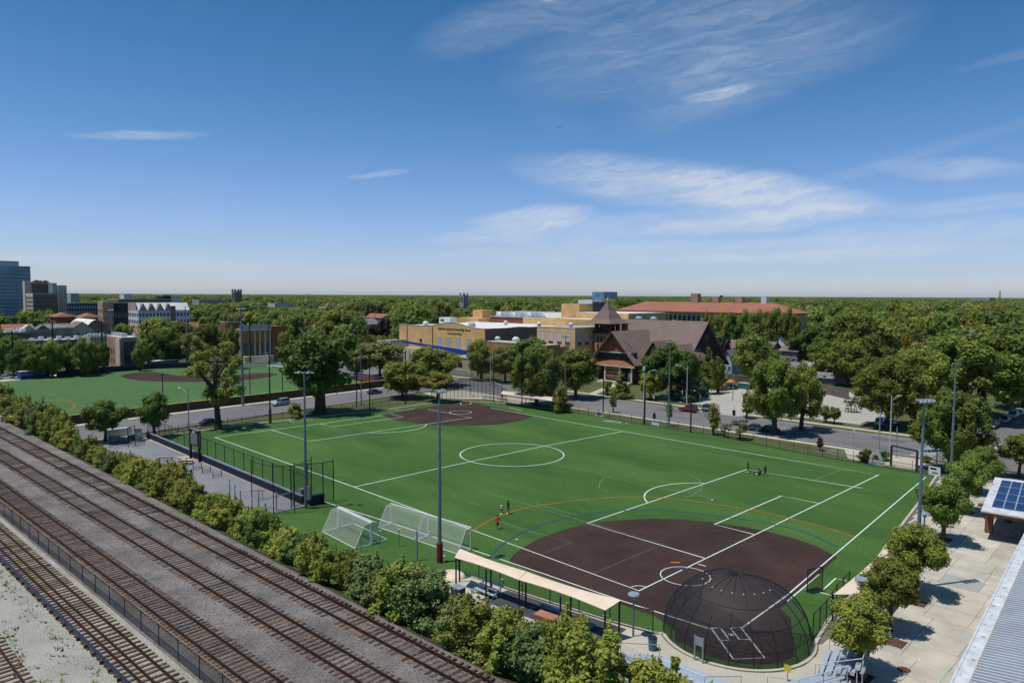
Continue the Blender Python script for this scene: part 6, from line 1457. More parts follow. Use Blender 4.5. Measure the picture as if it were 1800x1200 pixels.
# blue wall beyond the west field, banner fence, foul pole
wl_ = gp((100,664),(132,660),(180,655.5),(228,651.5),(262,648.5),(300,647),(330,646.5)); wl_ = [p for p in wl_]
t = thing('padded_wall', 'long dark navy padded wall at the far side of the west field', 'wall', (*wl_[0],0)); w_ = MB(); w2 = MB()
for a,b in zip(wl_, wl_[1:]): w_.bar((*a,1.0),(*b,1.0),.25,2.0); w2.tube((*a,2.0),(*b,2.0),.12,n=6)
w_.build('padding', M_navy, t, world=True); w2.build('cap', M_frameD, t, world=True)
wl_ = gp((405,645),(440,644.5),(470,644),(500,647.5),(530,651.5),(570,656.5),(600,661)); t = thing('banner_fence', 'white topped fence with purple banners between west infield and stands', 'fence', (*wl_[0],0)); w_ = MB()
for i,(a,b) in enumerate(zip(wl_, wl_[1:])): w_.bar((*a,.35),(*b,.35),.2,.7)
w_.build('white_wall', M_wsiding, t, world=True)
for i in range(7):
    a = Vector(wl_[3])+(Vector(wl_[-1])-Vector(wl_[3]))*(i/7); b = Vector(wl_[3])+(Vector(wl_[-1])-Vector(wl_[3]))*((i+.85)/7)
    MB().bar((*a,1.35),(*b,1.35),.08,1.15).build('banner', M_purple if i % 2 else M_navy, t, world=True)
pa, pb = G(622,668), G(668,675.5); pa = Vector((pa.x,pa.y,0)); pb = Vector((pb.x,pb.y,0))
t = thing('banner_wall', 'purple outfield banner lettered in orange beside the yellow foul pole', 'banner', tuple(pa), zdir(pa,pb)); Lb = (pb-pa).length
MB().box(0,Lb,-.1,.1,0,2.6).build('banner', M_purple, t)
c = bpy.data.curves.new('lettering','FONT'); c.body = 'BASEBALL'; c.size = 2.6; c.extrude = .03; c.align_x = 'CENTER'; c.align_y = 'CENTER'; c.materials.append(mat('orange_vinyl',(.58,.13,.03),.6)); c.space_character = 1.0
o = bpy.data.objects.new('lettering', c); COL.objects.link(o); o.parent = t; o.location = (Lb*.52,-.15,1.25); o.rotation_euler = (math.pi/2,0,0); o.scale = (Lb*.84/10.8*.72,1,1); LETT = o
p = G(668,690); t = thing('foul_pole', 'yellow foul pole at the corner of the west field', 'foul pole', (fw(43.5)-.3,43.6,0)); MB().tube((0,0,0),(0,0,5.6),.16,n=8).build('pole', M_yel, t); MB().box(.14,.5,-.03,.03,1.4,5.4).build('wing', M_yel, t)
# dugouts, stands beyond
p, q = G(37,667), G(88,662.5); t = thing('blue_dugout', 'white and blue covered players bench at the far side of the west field', 'dugout', tuple(p), zdir(p,q)); Ld = (q-p).length
MB().box(0,Ld,2.2,2.4,0,2.5).build('back_panel', M_glassb, t); MB().box(-.1,Ld+.1,-.2,2.5,2.5,2.65).build('roof', M_wsiding, t); MB().box(.3,Ld-.3,1.2,1.7,0,.9).build('bench', M_blue, t)
MB().box(0,.12,0,2.2,0,2.5).box(Ld-.12,Ld,0,2.2,0,2.5).build('end_frame', M_blue, t)
for i in range(5): MB().box(i*Ld/4-.06,i*Ld/4+.06,-.1,.06,0,2.5).build('post', M_blue, t)
p, q = G(268,646), G(312,642.5); t = thing('blue_dugout', 'low blue dugout with white roof edge beyond the west infield', 'dugout', tuple(p), zdir(p,q)); Ld = (q-p).length
MB().box(0,Ld,0,3,0,2.2).build('body', mat('steel_blue',(.03,.09,.17),.6), t); MB().box(-.3,Ld+.3,-.4,3.2,2.21,2.5).build('roof', M_wsiding, t); MB().box(1,Ld-8,-.06,-.01,.3,1.6).build('bench_opening_shade', M_black, t)  # black strip on the front paints the shade inside the bench opening
def bleach(label, p, q, rows, dep=.62, rise=.36, mt=M_plank, rail=True, z0=.25, flip=1, plank=.34, name='bleacher', cat='bleachers', grp=None):
    """first (lowest) row from p to q; further rows step back to the right-hand side of p->q times flip"""
    d = q-p; Ld = d.length; t = thing(name, label, cat, tuple(p), zdir(p,q), grp)
    pm = MB().box(0,Ld,-plank/2,plank/2,-.04,.0).mesh('seat_plank', mt); fm = MB().box(0,Ld,-.14,.14,-.03,.0).mesh('foot_plank', mt)
    for i in range(rows):
        link('seat_plank', pm, t, (0, flip*(i*dep), z0+.2+i*rise)); link('foot_plank', fm, t, (0, flip*(i*dep+dep*.5), z0+i*rise))
    fr = MB(); n = max(2, int(Ld/1.8))
    for k in range(n+1):
        x = .1+(Ld-.2)*k/n; fr.bar((x,0,z0),(x,flip*(rows-1)*dep,z0+(rows-1)*rise),.05,.08)
        for i in range(rows): fr.box(x-.03,x+.03,flip*i*dep-.03,flip*i*dep+.03,0,z0+.15+i*rise)
    fr.build('frame', M_steelw, t)
    if rail:
        yb = flip*((rows-1)*dep+.35); zb = z0+(rows-1)*rise; rl = MB()
        rl.tube((0,yb,zb+1.1),(Ld,yb,zb+1.1),.03,n=6).tube((0,yb,zb+.55),(Ld,yb,zb+.55),.02,n=6)
        for k in range(n+1): x = .02+(Ld-.04)*k/n; rl.tube((x,yb,0),(x,yb,zb+1.1),.03,n=6)
        for x in (0,Ld): rl.tube((x,0,z0+1.1),(x,yb,zb+1.1),.03,n=6).tube((x,0,0),(x,0,z0+1.1),.03,n=6)
        rl.build('guard_rail', M_steelw, t)
        MB().quad((0,yb,.3),(Ld,yb,.3),(Ld,yb,zb+1.1),(0,yb,zb+1.1)).build('rail_mesh', meshmat('pale_rail_mesh',(.4,.42,.45),.12), t)
    return t
bleach('white steel stands beyond the west infield behind the thick mast', G(405,641), G(470,640), 7, 1.0, .42, M_roofwhite, True, flip=1)
bleach('grey bleachers with railing behind the first purple banner', G(478,645), G(520,650.5), 5, .8, .4, M_plank, True, flip=1)

# ------------------------------------------------------------------ goals
def goal(label, p, q, side, back=2.0, h=2.44, dark=False, topb=.8):
    """posts at p and q, net on the given side (+1 / -1) of the line p->q"""
    L_ = (q-p).length; t = thing('football_goal', label, 'goal', tuple(p), zdir(p,q)); s = side
    MB().box(-.06,.06,-.06,.06,0,h).build('goalpost', M_wsiding, t); MB().box(L_-.06,L_+.06,-.06,.06,0,h).build('goalpost', M_wsiding, t)
    MB().box(-.06,L_+.06,-.07,.07,h,h+.12).build('crossbar', M_wsiding, t)
    f = MB(); tb = topb*s
    for x in (0,L_): f.tube((x,0,h+.05),(x,tb,h-.05),.035,n=6).tube((x,tb,h-.05),(x,s*back,.05),.035,n=6).tube((x,0,.05),(x,s*back,.05),.045,n=6)
    f.tube((0,s*back,.05),(L_,s*back,.05),.045,n=6); f.build('net_frame', M_wsiding, t)
    n = MB(); n.quad((0,0,h),(L_,0,h),(L_,tb,h-.05),(0,tb,h-.05)).quad((0,tb,h-.05),(L_,tb,h-.05),(L_,s*back,.06),(0,s*back,.06))
    for x in (.01,L_-.01): n.add([(x,0,h),(x,tb,h-.05),(x,s*back,.06),(x,0,.06)],[(0,1,2,3)])
    n.build('net', M_gnet, t); return t
goal('white football goal at the left whose net faces the railway', G(593.5,928), G(652,957), -1)
goal('white football goal standing back to back with the leftmost one', G(596,926.5), G(654.5,955.5), 1, topb=.6)
goal('middle white football goal left of the tall mast', G(688,920), G(752,941), -1)
goal('right white football goal crossed by the tall mast', G(754,942), G(827.5,966), -1)
for k,(px,py) in enumerate(((634.5,970),(669,963),(701.5,960),(781,1010))):
    t = thing('fence_post', 'thin grey post with pale cap by the goals, '+['leftmost','second from the left','third from the left','beside the red padded mast'][k], 'post', tuple(G(px,py))); MB().tube((0,0,0),(0,0,1.9),.05,n=8).build('post', M_steel, t); MB().ball((0,0,1.95),.1).build('cap', M_lampw, t)
t = thing('fence_post', 'thick grey post behind the junction of the two right goals', 'post', tuple(G(733,985))); MB().tube((0,0,0),(0,0,3.2),.1,n=8).build('post', M_steel, t)
t = thing('flat_goal', 'small white portable goal lying by the far fence', 'goal', tuple(G(1075,742))); MB().bar((-2.4,0,.1),(1.6,1.4,.1),.1,.1).bar((1.6,1.4,.1),(2.4,-.6,.1),.1,.1).build('frame', M_wsiding, t); MB().quad((-2.2,0,.12),(1.6,1.3,.12),(2.2,-.5,.4),(-1.6,-1.4,.3)).build('net', M_gnet, t)

# ------------------------------------------------------------------ tan sails
def sail(label, c4, hs, posts, name='sail_canopy', sag=.35):
    """c4: four corners (xy) in order, hs: heights"""
    t = thing(name, label, 'canopy', (*c4[0],0)); n = 14; m_ = 5; V = []; Fc = []
    A,B,Cc,D = [Vector((c[0],c[1],h)) for c,h in zip(c4,hs)]
    for i in range(n+1):
        for j in range(m_+1):
            u, v = i/n, j/m_; p = (A*(1-u)+B*u)*(1-v)+(D*(1-u)+Cc*u)*v
            pin = .10*math.sin(math.pi*u); cen = (A+B+Cc+D)/4
            e = (1-2*v); q = p+((D-A).normalized()*e*(.16*math.sin(math.pi*u)))
            q.z -= sag*math.sin(math.pi*u)*math.sin(math.pi*v)*.6; V.append(q)
    for i in range(n):
        for j in range(m_): a = i*(m_+1)+j; Fc.append((a,a+m_+1,a+m_+2,a+1))
    b = MB().add(V+[Vector((v.x,v.y,v.z-.03)) for v in V], Fc+[tuple(reversed([k+len(V) for k in f])) for f in Fc]); b.build('sail', M_canvas, t, world=True, smooth=True)
    for (x,y,h) in posts: MB().tube((x,y,0),(x,y,h),.08,n=8).build('post', M_black, t, world=True)
    return t
c1 = [G(799,979.5,3)[:2],G(911,1018,2.8)[:2],G(925.5,1003.5,3.3)[:2],G(808,963.5,3.3)[:2]]
sail('left tan sail of the long dugout canopy beside the red padded mast', c1, (3,2.8,3.3,3.3), [(c1[0][0]+.1,c1[0][1]+.1,3),(c1[3][0]+.1,c1[3][1]-.1,3.3),((c1[0][0]+c1[1][0])/2,(c1[0][1]+c1[1][1])/2+.1,2.75),((c1[3][0]+c1[2][0])/2,(c1[3][1]+c1[2][1])/2-.1,3.1)])
c2 = [G(911.5,1018.2,2.8)[:2],G(1064,1072,2.8)[:2],G(1092,1054,3.3)[:2],G(926,1004,3.3)[:2]]
sail('right tan sail of the long dugout canopy beside the round lamp', c2, (2.8,2.8,3.3,3.3), [(c2[0][0],c2[0][1]+.1,2.8),(c2[3][0],c2[3][1]-.1,3.2),((c2[0][0]+c2[1][0])/2,(c2[0][1]+c2[1][1])/2+.1,2.6),((c2[3][0]+c2[2][0])/2,(c2[3][1]+c2[2][1])/2-.1,3.0),(c2[1][0]-.1,c2[1][1]+.1,2.8),(c2[2][0]-.1,c2[2][1]-.1,3.2)])
c3 = [G(880.5,692,2.9)[:2],G(971,704.5,2.9)[:2],G(971,697.5,3.2)[:2],G(884,686.5,3.2)[:2]]
sail('long tan dugout canopy beyond the far infield', c3, (2.9,2.9,3.2,3.2), [(a[0],a[1],2.9) for a in c3]+[((c3[0][0]+c3[1][0])/2,(c3[0][1]+c3[1][1])/2,2.7)])
c4_ = [G(1465,1044,3)[:2],G(1559,961,3)[:2],G(1610,972,3)[:2],G(1532,1048,3)[:2]]
sail('tan sail canopy beside the row of plaza trees', c4_, (3,3,3.2,3.2), [(a[0],a[1],3) for a in c4_], sag=.5)
# dugout fence and things under the canopy
fence('black dugout fence in front of the long tan canopy', [(-15.2,-41.9),(-7,-41.0),(2.2,-39.6),(6.0,-38.7)], 2.0, 2.7, 2.1, net=meshmat('fence_mesh_fine',(.02,.02,.02),.16), low=.1)
fence('black mesh fence right of the dome by the tan sail', [(15.6,-29.9),(15.3,-26.5),(14.6,-22.5),(14.2,-18.5)], 2.1, 1.9, 2.2, net=M_net, low=.1)
p = G(862,1064); q = G(905,1082); bleach('small aluminium team bleacher under the left tan sail', G(835,1040), G(868,1054), 3, .5, .3, M_plank, False)
t = thing('players_bench', 'long blue bench under the right tan sail', 'bench', tuple(G(950,1070)), zdir(G(950,1070),G(985,1084))); MB().box(0,6,-.2,.2,.42,.5).build('seat', mat('blue_plank',(.07,.17,.33),.5), t); MB().box(.3,.4,-.18,.18,0,.42).box(5.6,5.7,-.18,.18,0,.42).box(2.9,3,-.18,.18,0,.42).build('leg', M_steel, t)
p = G(939,1096); t = thing('storage_box', 'wooden storage chest behind the right tan sail', 'chest', tuple(p), zdir(G(939,1092),G(965,1101)))
MB().box(0,2.6,0,.95,0,.8).build('body', M_wooden, t); MB().box(-.04,2.64,-.04,.99,.81,.92).build('lid', mat('cedar_lid',(.36,.16,.10),.7), t)
for i in range(3): MB().box(-.01,2.61,-.02,-.005,.1+i*.25,.12+i*.25).build('batten', M_trunk, t)
t = thing('hedge_bench_box', 'blue grey container under the left tan sail', 'box', tuple(G(805,1046))); box(-.6,.6,-.4,.4,0,.8).build('body', M_navy, t); box(-.63,.63,-.43,.43,.81,.88).build('lid', M_steel, t)
t = thing('planter_mound', 'tan covered mound left of the left tan sail', 'mound', tuple(G(792,1012))); MB().ball((0,0,0),1.5,12,6,.25).build('cover', M_canvas, t)
for k,(px,py) in enumerate(((830,1042),(882,1024),(1063,1088))):
    t = thing('ball_basket', 'white bucket under the tan sails, '+['left','middle','right'][k], 'bucket', tuple(G(px,py))); MB().tube((0,0,0),(0,0,.35),.15,.18,10).build('body', M_wsiding, t); MB().tube((0,0,.35),(0,0,.38),.19,n=10).build('rim', M_steel, t)

# ------------------------------------------------------------------ domed backstop
dm = thing('domed_backstop', 'domed black netting backstop with curved ribs over the near home plate', 'backstop', (DOME[0],DOME[1],0)); RZ = 5.1; RD = DR-.15
def dp(az, t_): return Vector((RD*math.cos(az)*math.cos(t_), RD*math.sin(az)*math.cos(t_), RZ*math.sin(t_)))
A0, A1 = R(150), R(400); na = 44; nt_ = 14; V = []; Fc = []
for i in range(na+1):
    for j in range(nt_+1): V.append(dp(A0+(A1-A0)*i/na, R(88)*j/nt_))
for i in range(na):
    for j in range(nt_): a = i*(nt_+1)+j; Fc.append((a,a+nt_+1,a+nt_+2,a+1))
MB().add(V,Fc).build('netting', meshmat('dome_net',(.020,.023,.028),.42), dm)
for i in range(15):
    az = A0+(A1-A0)*i/14; rb_ = MB(); pv = None
    for j in range(15):
        p = dp(az, R(89)*j/14)
        if pv is not None: rb_.tube(pv, p, .038 if i not in (0,14) else .06, n=5, cap=False)
        pv = p
    rb_.build('rib', M_black, dm)
for tt in (0,14,30,48):
    rb_ = MB(); pv = None
    for i in range(45):
        p = dp(A0+(A1-A0)*i/44, R(tt)); 
        if pv is not None: rb_.tube(pv, p, .045 if tt == 0 else .024, n=5, cap=False)
        pv = p
    rb_.build('hoop', M_black, dm)
for i in range(9):
    az = A0+(A1-A0)*(i+.5)/14; p = dp(az+R(60),R(62)); MB().ball(p,.055,8,5).build('insulator', M_lampw, dm)
MB().add([(-.22,.22,.012),(.22,.22,.012),(.22,0,.012),(0,-.22,.012),(-.22,0,.012)],[(4,3,2,1,0)]).build('home_plate', M_wsiding, thing('home_plate','white home plate between the two chalked boxes under the dome','home plate',tuple(G(1284,1115,.03))))
t = thing('pitch_screen', 'dark green L shaped pitching screen by the right foul line', 'screen', tuple(G(1432,1038)), R(70)); MB().box(-1,-.94,-.03,.03,0,2.2).box(.94,1,-.03,.03,0,2.2).box(-1,1,-.03,.03,2.2,2.26).build('frame', M_black, t); MB().quad((-1,0,0),(1,0,0),(1,0,2.2),(-1,0,2.2)).build('net', M_netd, t); MB().box(-.9,.9,-.5,.5,0,.05).build('base', M_black, t)
# bleachers in the foreground
bleach('long aluminium bleacher left of the path behind the dome', Vector((9.0,-42.2,0)), Vector((15.6,-41.9,0)), 9, .62, .26, flip=-1)
bleach('angled aluminium bleacher, segment nearest the first plaza tree', Vector((18.7,-36.2,0)), Vector((17.6,-31.6,0)), 5, .62, .3, flip=-1)
bleach('angled aluminium bleacher, lower segment at the bottom edge', Vector((16.9,-40.6,0)), Vector((18.5,-36.4,0)), 5, .62, .3, flip=-1)
t = thing('notice_board', 'small grey notice board on two posts behind the dome', 'notice board', tuple(G(1221,1160))); MB().box(-.05,.05,-.05,.05,0,2.0).box(.65,.75,-.05,.05,0,2.0).build('post', M_steel, t); MB().box(.06,.64,-.03,.03,1.3,1.95).build('board', M_steel, t)
t = thing('litter_bin', 'blue bin near the end of the dugout fence', 'bin', tuple(G(1147,1142))); MB().tube((0,0,0),(0,0,1.0),.32,.36,12).build('body', mat('teal_bin',(.05,.16,.22),.5), t); MB().tube((0,0,1.0),(0,0,1.12),.38,.3,12).build('lid', M_navy, t)
t = thing('warning_sign', 'small yellow sign on the angled bleacher railing', 'sign', tuple(G(1384,1198))); MB().box(-.03,.03,-.03,.03,0,1.3).build('post', M_steel, t); MB().box(-.25,.25,-.04,-.031,.8,1.3).build('plate', M_yel, t)
for px,py,rd in ((1589,1176,.42),):
    t = thing('manhole_cover', 'rusty round manhole cover on the plaza slabs', 'manhole cover', tuple(G(px,py,.037))); MB().tube((0,0,0),(0,0,.012),rd,n=24).build('lid', M_rust, t); MB().tube((0,0,0),(0,0,.006),rd*1.12,n=24).build('ring', M_frameD, t)

# ------------------------------------------------------------------ court furniture, scoreboard, gate
pa, pb = G(335.5,807), G(351,812); t = thing('scoreboard', 'black scoreboard on two posts beside the padded fence', 'scoreboard', tuple(pa), zdir(pa,pb)); Ls = (pb-pa).length
for x in (0,Ls): MB().box(x-.16,x+.16,-.16,.16,0,5.3).build('post', M_black, t)
MB().box(.17,Ls-.17,-.12,.12,2.6,5.1).build('housing', M_black, t); MB().box(.35,Ls-.35,-.16,-.125,2.8,4.7).build('screen', mat('grey_score_panel',(.16,.17,.18),.5), t); MB().box(Ls+.17,Ls+.5,-.1,.1,2.4,4.9).build('side_board', M_frameD, t); MB().box(-.1,Ls+.5,-.1,.1,5.31,5.42).build('top_beam', M_steel, t)
text_on(t,'OPRF',.42,tuple(t.location+Vector((0,0,0))),M_lampw); _l = [o for o in t.children if o.name.startswith('lettering')][0]; _l.location = (Ls/2,-.17,4.88)
def ptable(label, px, py, rz):
    t = thing('picnic_table', label, 'picnic table', tuple(G(px,py)), rz); MB().box(-.9,.9,-.38,.38,.72,.77).build('tabletop', M_cream, t)
    for s in (-1,1): MB().box(-.9,.9,s*.75-.13,s*.75+.13,.43,.47).build('seat', M_cream, t)
    for x in (-.65,.65): MB().bar((x,-.3,.72),(x,-.7,0),.05,.08).bar((x,.3,.72),(x,.7,0),.05,.08).bar((x,-.75,.4),(x,.75,.4),.05,.08).build('leg', M_frameD, t)
ptable('pale picnic table on the grey court left of the scoreboard', 322,811, R(60)); ptable('second pale picnic table touching the first on the court', 329,815, R(50))
t = thing('low_bench', 'low dark bench on the grey court behind the saplings', 'bench', tuple(G(291,809)), R(60)); MB().box(-1.2,1.2,-.2,.2,.4,.46).build('seat', M_frameD, t); MB().box(-1,-.9,-.18,.18,0,.4).box(.9,1,-.18,.18,0,.4).build('leg', M_black, t)
for k,(px,py) in enumerate(((347,825),(363,831),(382,839))):
    t = thing('fitness_bar', 'low blue exercise bar frame on the court, '+['far one','middle one','near one'][k], 'exercise frame', tuple(G(px,py)), R(100)); 
    for x in (-.7,.7): MB().tube((x,0,0),(x,0,1.0 if k else 1.5),.05,n=8).build('post', M_navy, t)
    MB().tube((-.7,0,.45),(.7,0,.45),.04,n=6).tube((-.7,.0,.2),(.7,0,.2),.03,n=6).build('bar', M_navy, t)
p = G(455,876); t = thing('balance_trainer', 'red and dark swing trainer at the lower end of the court', 'exercise machine', tuple(p), R(20)); MB().tube((-1.6,0,.9),(1.2,0,1.3),.05,n=6).build('beam', M_redpad, t); MB().tube((0,0,0),(0,0,1.2),.07,n=8).tube((.8,0,0),(.6,0,1.2),.05,n=8).build('stand', M_steel, t)
t = thing('electric_cabinet', 'grey cabinet at the foot of the court corner mast', 'cabinet', tuple(G(531,880))); MB().box(-.5,.5,-.35,.35,0,1.7).build('body', M_concd, t); MB().box(-.45,.45,-.37,-.351,.1,1.6).build('door', M_steelw, t)
# gate area
t = thing('gate_frame', 'dark gate frame with netting at the end of the grey court', 'gate', tuple(G(225,786)), zdir(G(225,786),G(237,783))); MB().box(0,.1,-.05,.05,0,3.6).box(1.6,1.7,-.05,.05,0,3.6).box(0,1.7,-.05,.05,3.6,3.7).box(0,1.7,-.05,.05,2.0,2.1).build('frame', M_black, t); MB().box(.1,1.6,-.02,.02,1.2,2.0).build('panel', M_frameD, t)
fence('low black fence of the court entrance by the cross street', gp((192,778),(226,777),(249,775)), 1.3, 1.4, 1.4, net=M_net, low=.1)
fence('black rail fence at the court end below the gate', gp((192,787),(220,784),(254,781)), 1.2, 1.4, 1.3, net=M_net, low=.4)
t = thing('ticket_booth', 'small grey blue booth by the court gate', 'booth', tuple(G(243,775))); MB().box(-.6,.6,-.5,.5,0,2.2).build('body', M_steel, t); MB().box(-.7,.7,-.6,.6,2.21,2.3).build('roof', M_frameD, t); MB().box(.61,.66,-.35,.35,1.1,1.8).build('panel', M_wsiding, t)
t = thing('long_trough', 'long grey tank beside the court entrance', 'tank', tuple(G(208,766)), zdir(G(190,768),G(214,765))); MB().box(-2.4,2.4,-.5,.5,.1,1.5).build('tank', M_steelw, t); MB().box(-2.2,-1.9,-.4,.4,0,.1).box(1.9,2.2,-.4,.4,0,.1).build('foot', M_concd, t)
# small fixtures along the far touchline
p, q = G(1047,731), G(1061,733.5); t = thing('fence_banner', 'white banner on the fence beside the short black pole', 'banner', tuple(p), zdir(p,q)); MB().box(0,(q-p).length,-.08,-.04,.1,1.2).build('banner', M_wsiding, t); MB().box(.3,(q-p).length-.3,-.09,-.081,.4,.8).build('print', M_blue, t)
p, q = G(1144,748), G(1160,751); t = thing('fence_banner', 'grey banner on the fence right of the pale concrete lamp', 'banner', tuple(p), zdir(p,q)); MB().box(0,(q-p).length,-.08,-.04,.1,1.1).build('banner', M_steel, t); MB().box(.3,(q-p).length-.3,-.09,-.081,.4,.8).build('print', M_wsiding, t)
p, q = G(1632,834), G(1653,838.5); t = thing('fence_banner', 'white banner with dark and red print at the pitch corner by the plaza', 'banner', tuple(p), zdir(p,q)); MB().box(0,(q-p).length,-.08,-.04,.1,1.5).build('banner', M_wsiding, t); MB().box(.3,(q-p).length-.6,-.09,-.081,1.0,1.3).build('dark_print', M_navy, t); MB().box(.6,(q-p).length-.3,-.09,-.081,.4,.6).build('red_print', M_redpad, t)
t = thing('equipment_box', 'dark green box at the corner by the dense small tree', 'box', tuple(G(986,722))); MB().box(-1.1,1.1,-.7,.7,0,1.2).build('body', mat('dark_green_box',(.012,.06,.045),.5), t); MB().box(-1.15,1.15,-.75,.75,1.21,1.3).build('lid', mat('dark_green_box',(.012,.06,.045),.5), t)
t = thing('boulder', 'pale upright boulder sign between dark bushes at the pitch corner', 'boulder', tuple(G(1541,817)), R(10)); V = [(-1.9,-.5,0),(1.9,-.5,0),(1.9,.6,0),(-1.9,.6,0),(-1.7,-.4,1.7),(-.3,-.3,3.1),(.9,-.35,2.2),(1.6,-.4,1.0),(-1.6,.4,1.6),(-.3,.3,3.0),(.9,.4,2.1),(1.6,.45,.9)]
t.scale = (.62,.7,.86); MB().add(V,[(3,2,1,0),(0,1,7,6,5,4),(2,3,8,9,10,11),(4,5,9,8),(5,6,10,9),(6,7,11,10),(7,1,2,11),(3,0,4,8)]).build('stone', M_rock, t); MB().box(-1.9,2.1,-.9,-.55,0,.8).build('plinth', M_rock, t); MB().add([(-.9,-.47,1.2),(.6,-.47,1.2),(.3,-.44,1.9),(-.6,-.44,2.1)],[(0,1,2,3)]).build('plaque', M_frameD, t)
# entrance gateway beam
p, q = G(1566,818), G(1611,829); t = thing('entrance_gateway', 'dark steel beam gateway on posts at the plaza entrance', 'gateway', tuple(p)); q2 = G(1668,828)
for a in (p, q): MB().box(-.15,.15,-.15,.15,0,3.3).build('post', M_frameD, t).location = a-p
e = Vector((q2.x, q2.y, 0)); MB().box(-.14,.14,-.14,.14,0,3.3).build('post', M_frameD, t).location = e-p
MB().bar(p+Vector((0,0,3.4)), q+Vector((0,0,3.4)), .16, .26).bar(q+Vector((0,0,3.39)), e+Vector((0,0,3.39)), .15, .26).build('beam', M_frameD, t, world=True)
nb = MB()
for i in range(9): a = q+(e-q)*(i+.5)/9; nb.tube(a+Vector((0,-.1,3.4)), a+Vector((0,-.18,3.4)), .28, n=10)
nb.build('round_emblems', M_steelw, t, world=True, kind='stuff')
# signs and small road items
for k,(px,py,h,c) in enumerate(((1500,786,3.2,'w'),(1230,712,2.4,'b'),(1311,717,2.4,'b'),(1440,744,2.6,'b'),(808,682,3.0,'r'),(1150,736,2.0,'k'),(1290,730,2.4,'k'),(866,668,2.6,'y'))):
    t = thing('road_sign', ['white sign on two posts behind the pitch fence','small sign by the parking lot entrance','thin sign post inside the lot right of the lamp','blue sign on a post at the lot edge by the small trees','red stop sign at the road junction','black bin post on the near pavement left of the light mast','black bin post at the lot entrance kerb','yellow green crossing sign in front of the school'][k], 'road sign', tuple(G(px,py)), R(135))
    MB().tube((0,0,0),(0,0,h),.05,n=6).build('post', M_steel if c != 'k' else M_black, t)
    pm = {'w':M_wsiding,'b':M_steel,'r':M_redpad,'k':M_black,'y':mat('lime_sign',(.45,.6,.03),.5)}[c]
    if c == 'k': MB().box(-.28,.28,-.28,.28,0,1.25).build('bin', pm, t)
    elif c == 'r': MB().tube((0,-.05,h),(0,.0,h),.42,n=8).build('plate', pm, t)
    else: MB().box(-.3,.3,-.04,-.01,h-.5,h+.4).build('plate', pm, t)
t = thing('tree_guard', 'wooden guard box round the small lot tree', 'tree guard', tuple(G(1496,724))); gd = MB()
for x in (-1,-.33,.33,1):
    gd.box(x-.07,x+.07,-1.05,-.95,0,1).box(x-.07,x+.07,.95,1.05,0,1)
gd.box(-1,1,-1.08,-1.06,.7,.9).box(-1.08,-1.02,-1,1,.7,.9).box(1.02,1.08,-1,1,.7,.9); gd.build('slats', M_timber, t)
p = G(1310,683); t = thing('dumpster', 'teal refuse container at the back of the parking lot', 'dumpster', tuple(p), R(-10)); MB().box(-1.9,1.9,-1,1,.15,1.7).build('body', mat('teal_paint',(.03,.11,.11),.6), t); MB().box(-1.95,1.95,-1.05,1.05,1.71,1.82).build('lid', M_steelw, t)
p = G(1284,684); t = thing('market_parasol', 'orange parasol behind the parked cars in the lot', 'parasol', tuple(p)); MB().tube((0,0,0),(0,0,2.6),.04,n=6).build('pole', M_frameD, t); MB().tube((0,0,2.3),(0,0,3.1),1.5,.05,8).build('canopy', mat('orange_fabric',(.55,.17,.05),.8), t)

# ------------------------------------------------------------------ solar shelter and metal roof
zs = 3.5; a, b_ = G(1748,838,zs+.9), G(1723,897,zs-.1); c_, d_ = G(1835,850,zs+.9), G(1835,921,zs-.1)
SA, SB = Vector((16.3,26.6,zs+.75)), Vector((18.9,8.8,zs-.0))
SA = G(1749,838,zs+.7); SB = G(1724,897,zs)
dirr = Vector((1,0,0)); Ws = 11.
ux = Vector((.995,.10,0)); 
t = thing('solar_shelter', 'open wooden shelter with blue solar panels on its white roof', 'shelter', (SB.x,SB.y,0))
R0, R1, R2, R3 = SB, SB+ux*Ws, SA+ux*Ws, SA
nr = (R1-R0).cross(R3-R0).normalized()
def slab(p0,p1,p2,p3,th,off=0):
    q = [p+nr*off for p in (p0,p1,p2,p3)]; return MB().add(q+[p-nr*th for p in q], [(0,1,2,3),(7,6,5,4),(0,4,5,1),(1,5,6,2),(2,6,7,3),(3,7,4,0)])
slab(R0,R1,R2,R3,.16).build('roof', M_gutter, t, world=True)
slab(R0+Vector((.1,.1,0)),R1+Vector((0,.1,0)),R2,R3+Vector((.1,0,0)),.35,-.17).build('roof_beam', M_timber, t, world=True)
v = (R3-R0); pl0 = .13; plh = .80
pan = None
for r_ in range(4):
    for k in range(9):
        y0_ = pl0+plh*r_/4; y1_ = pl0+plh*(r_+1)/4-.006; x0_ = .85+k*1.12; x1_ = x0_+1.08
        if x1_ > Ws: continue
        P4 = [R0+ux*x0_+v*y0_, R0+ux*x1_+v*y0_, R0+ux*x1_+v*y1_, R0+ux*x0_+v*y1_]
        f = slab(*P4,.04,.07).build('solar_panel', M_solarframe, t, world=True)
        e1 = ux*.05; e2 = v.normalized()*.07
        cm = [P4[0]+e1+e2+nr*.085, P4[1]-e1+e2+nr*.085, P4[2]-e1-e2+nr*.085, P4[3]+e1-e2+nr*.085]
        cb_ = MB()
        cb_.add([p-t.location for p in cm],[(0,1,2,3)])
        link('cells', cb_.mesh('cells', M_solar), f, (0,0,0))
p = G(1738,936); 
for (x,y) in ((p.x,p.y),(p.x+5.2,p.y+.5),(p.x-2.2,p.y+13.5),(p.x+3,p.y+14),(p.x+.7,p.y+6.2)):
    MB().box(x-.38,x+.38,y-.3,y+.3,0,3.5).build('post', M_timber, t, world=True)
for i,(x,y) in enumerate(((p.x+2.4,p.y-.5),)):
    pass
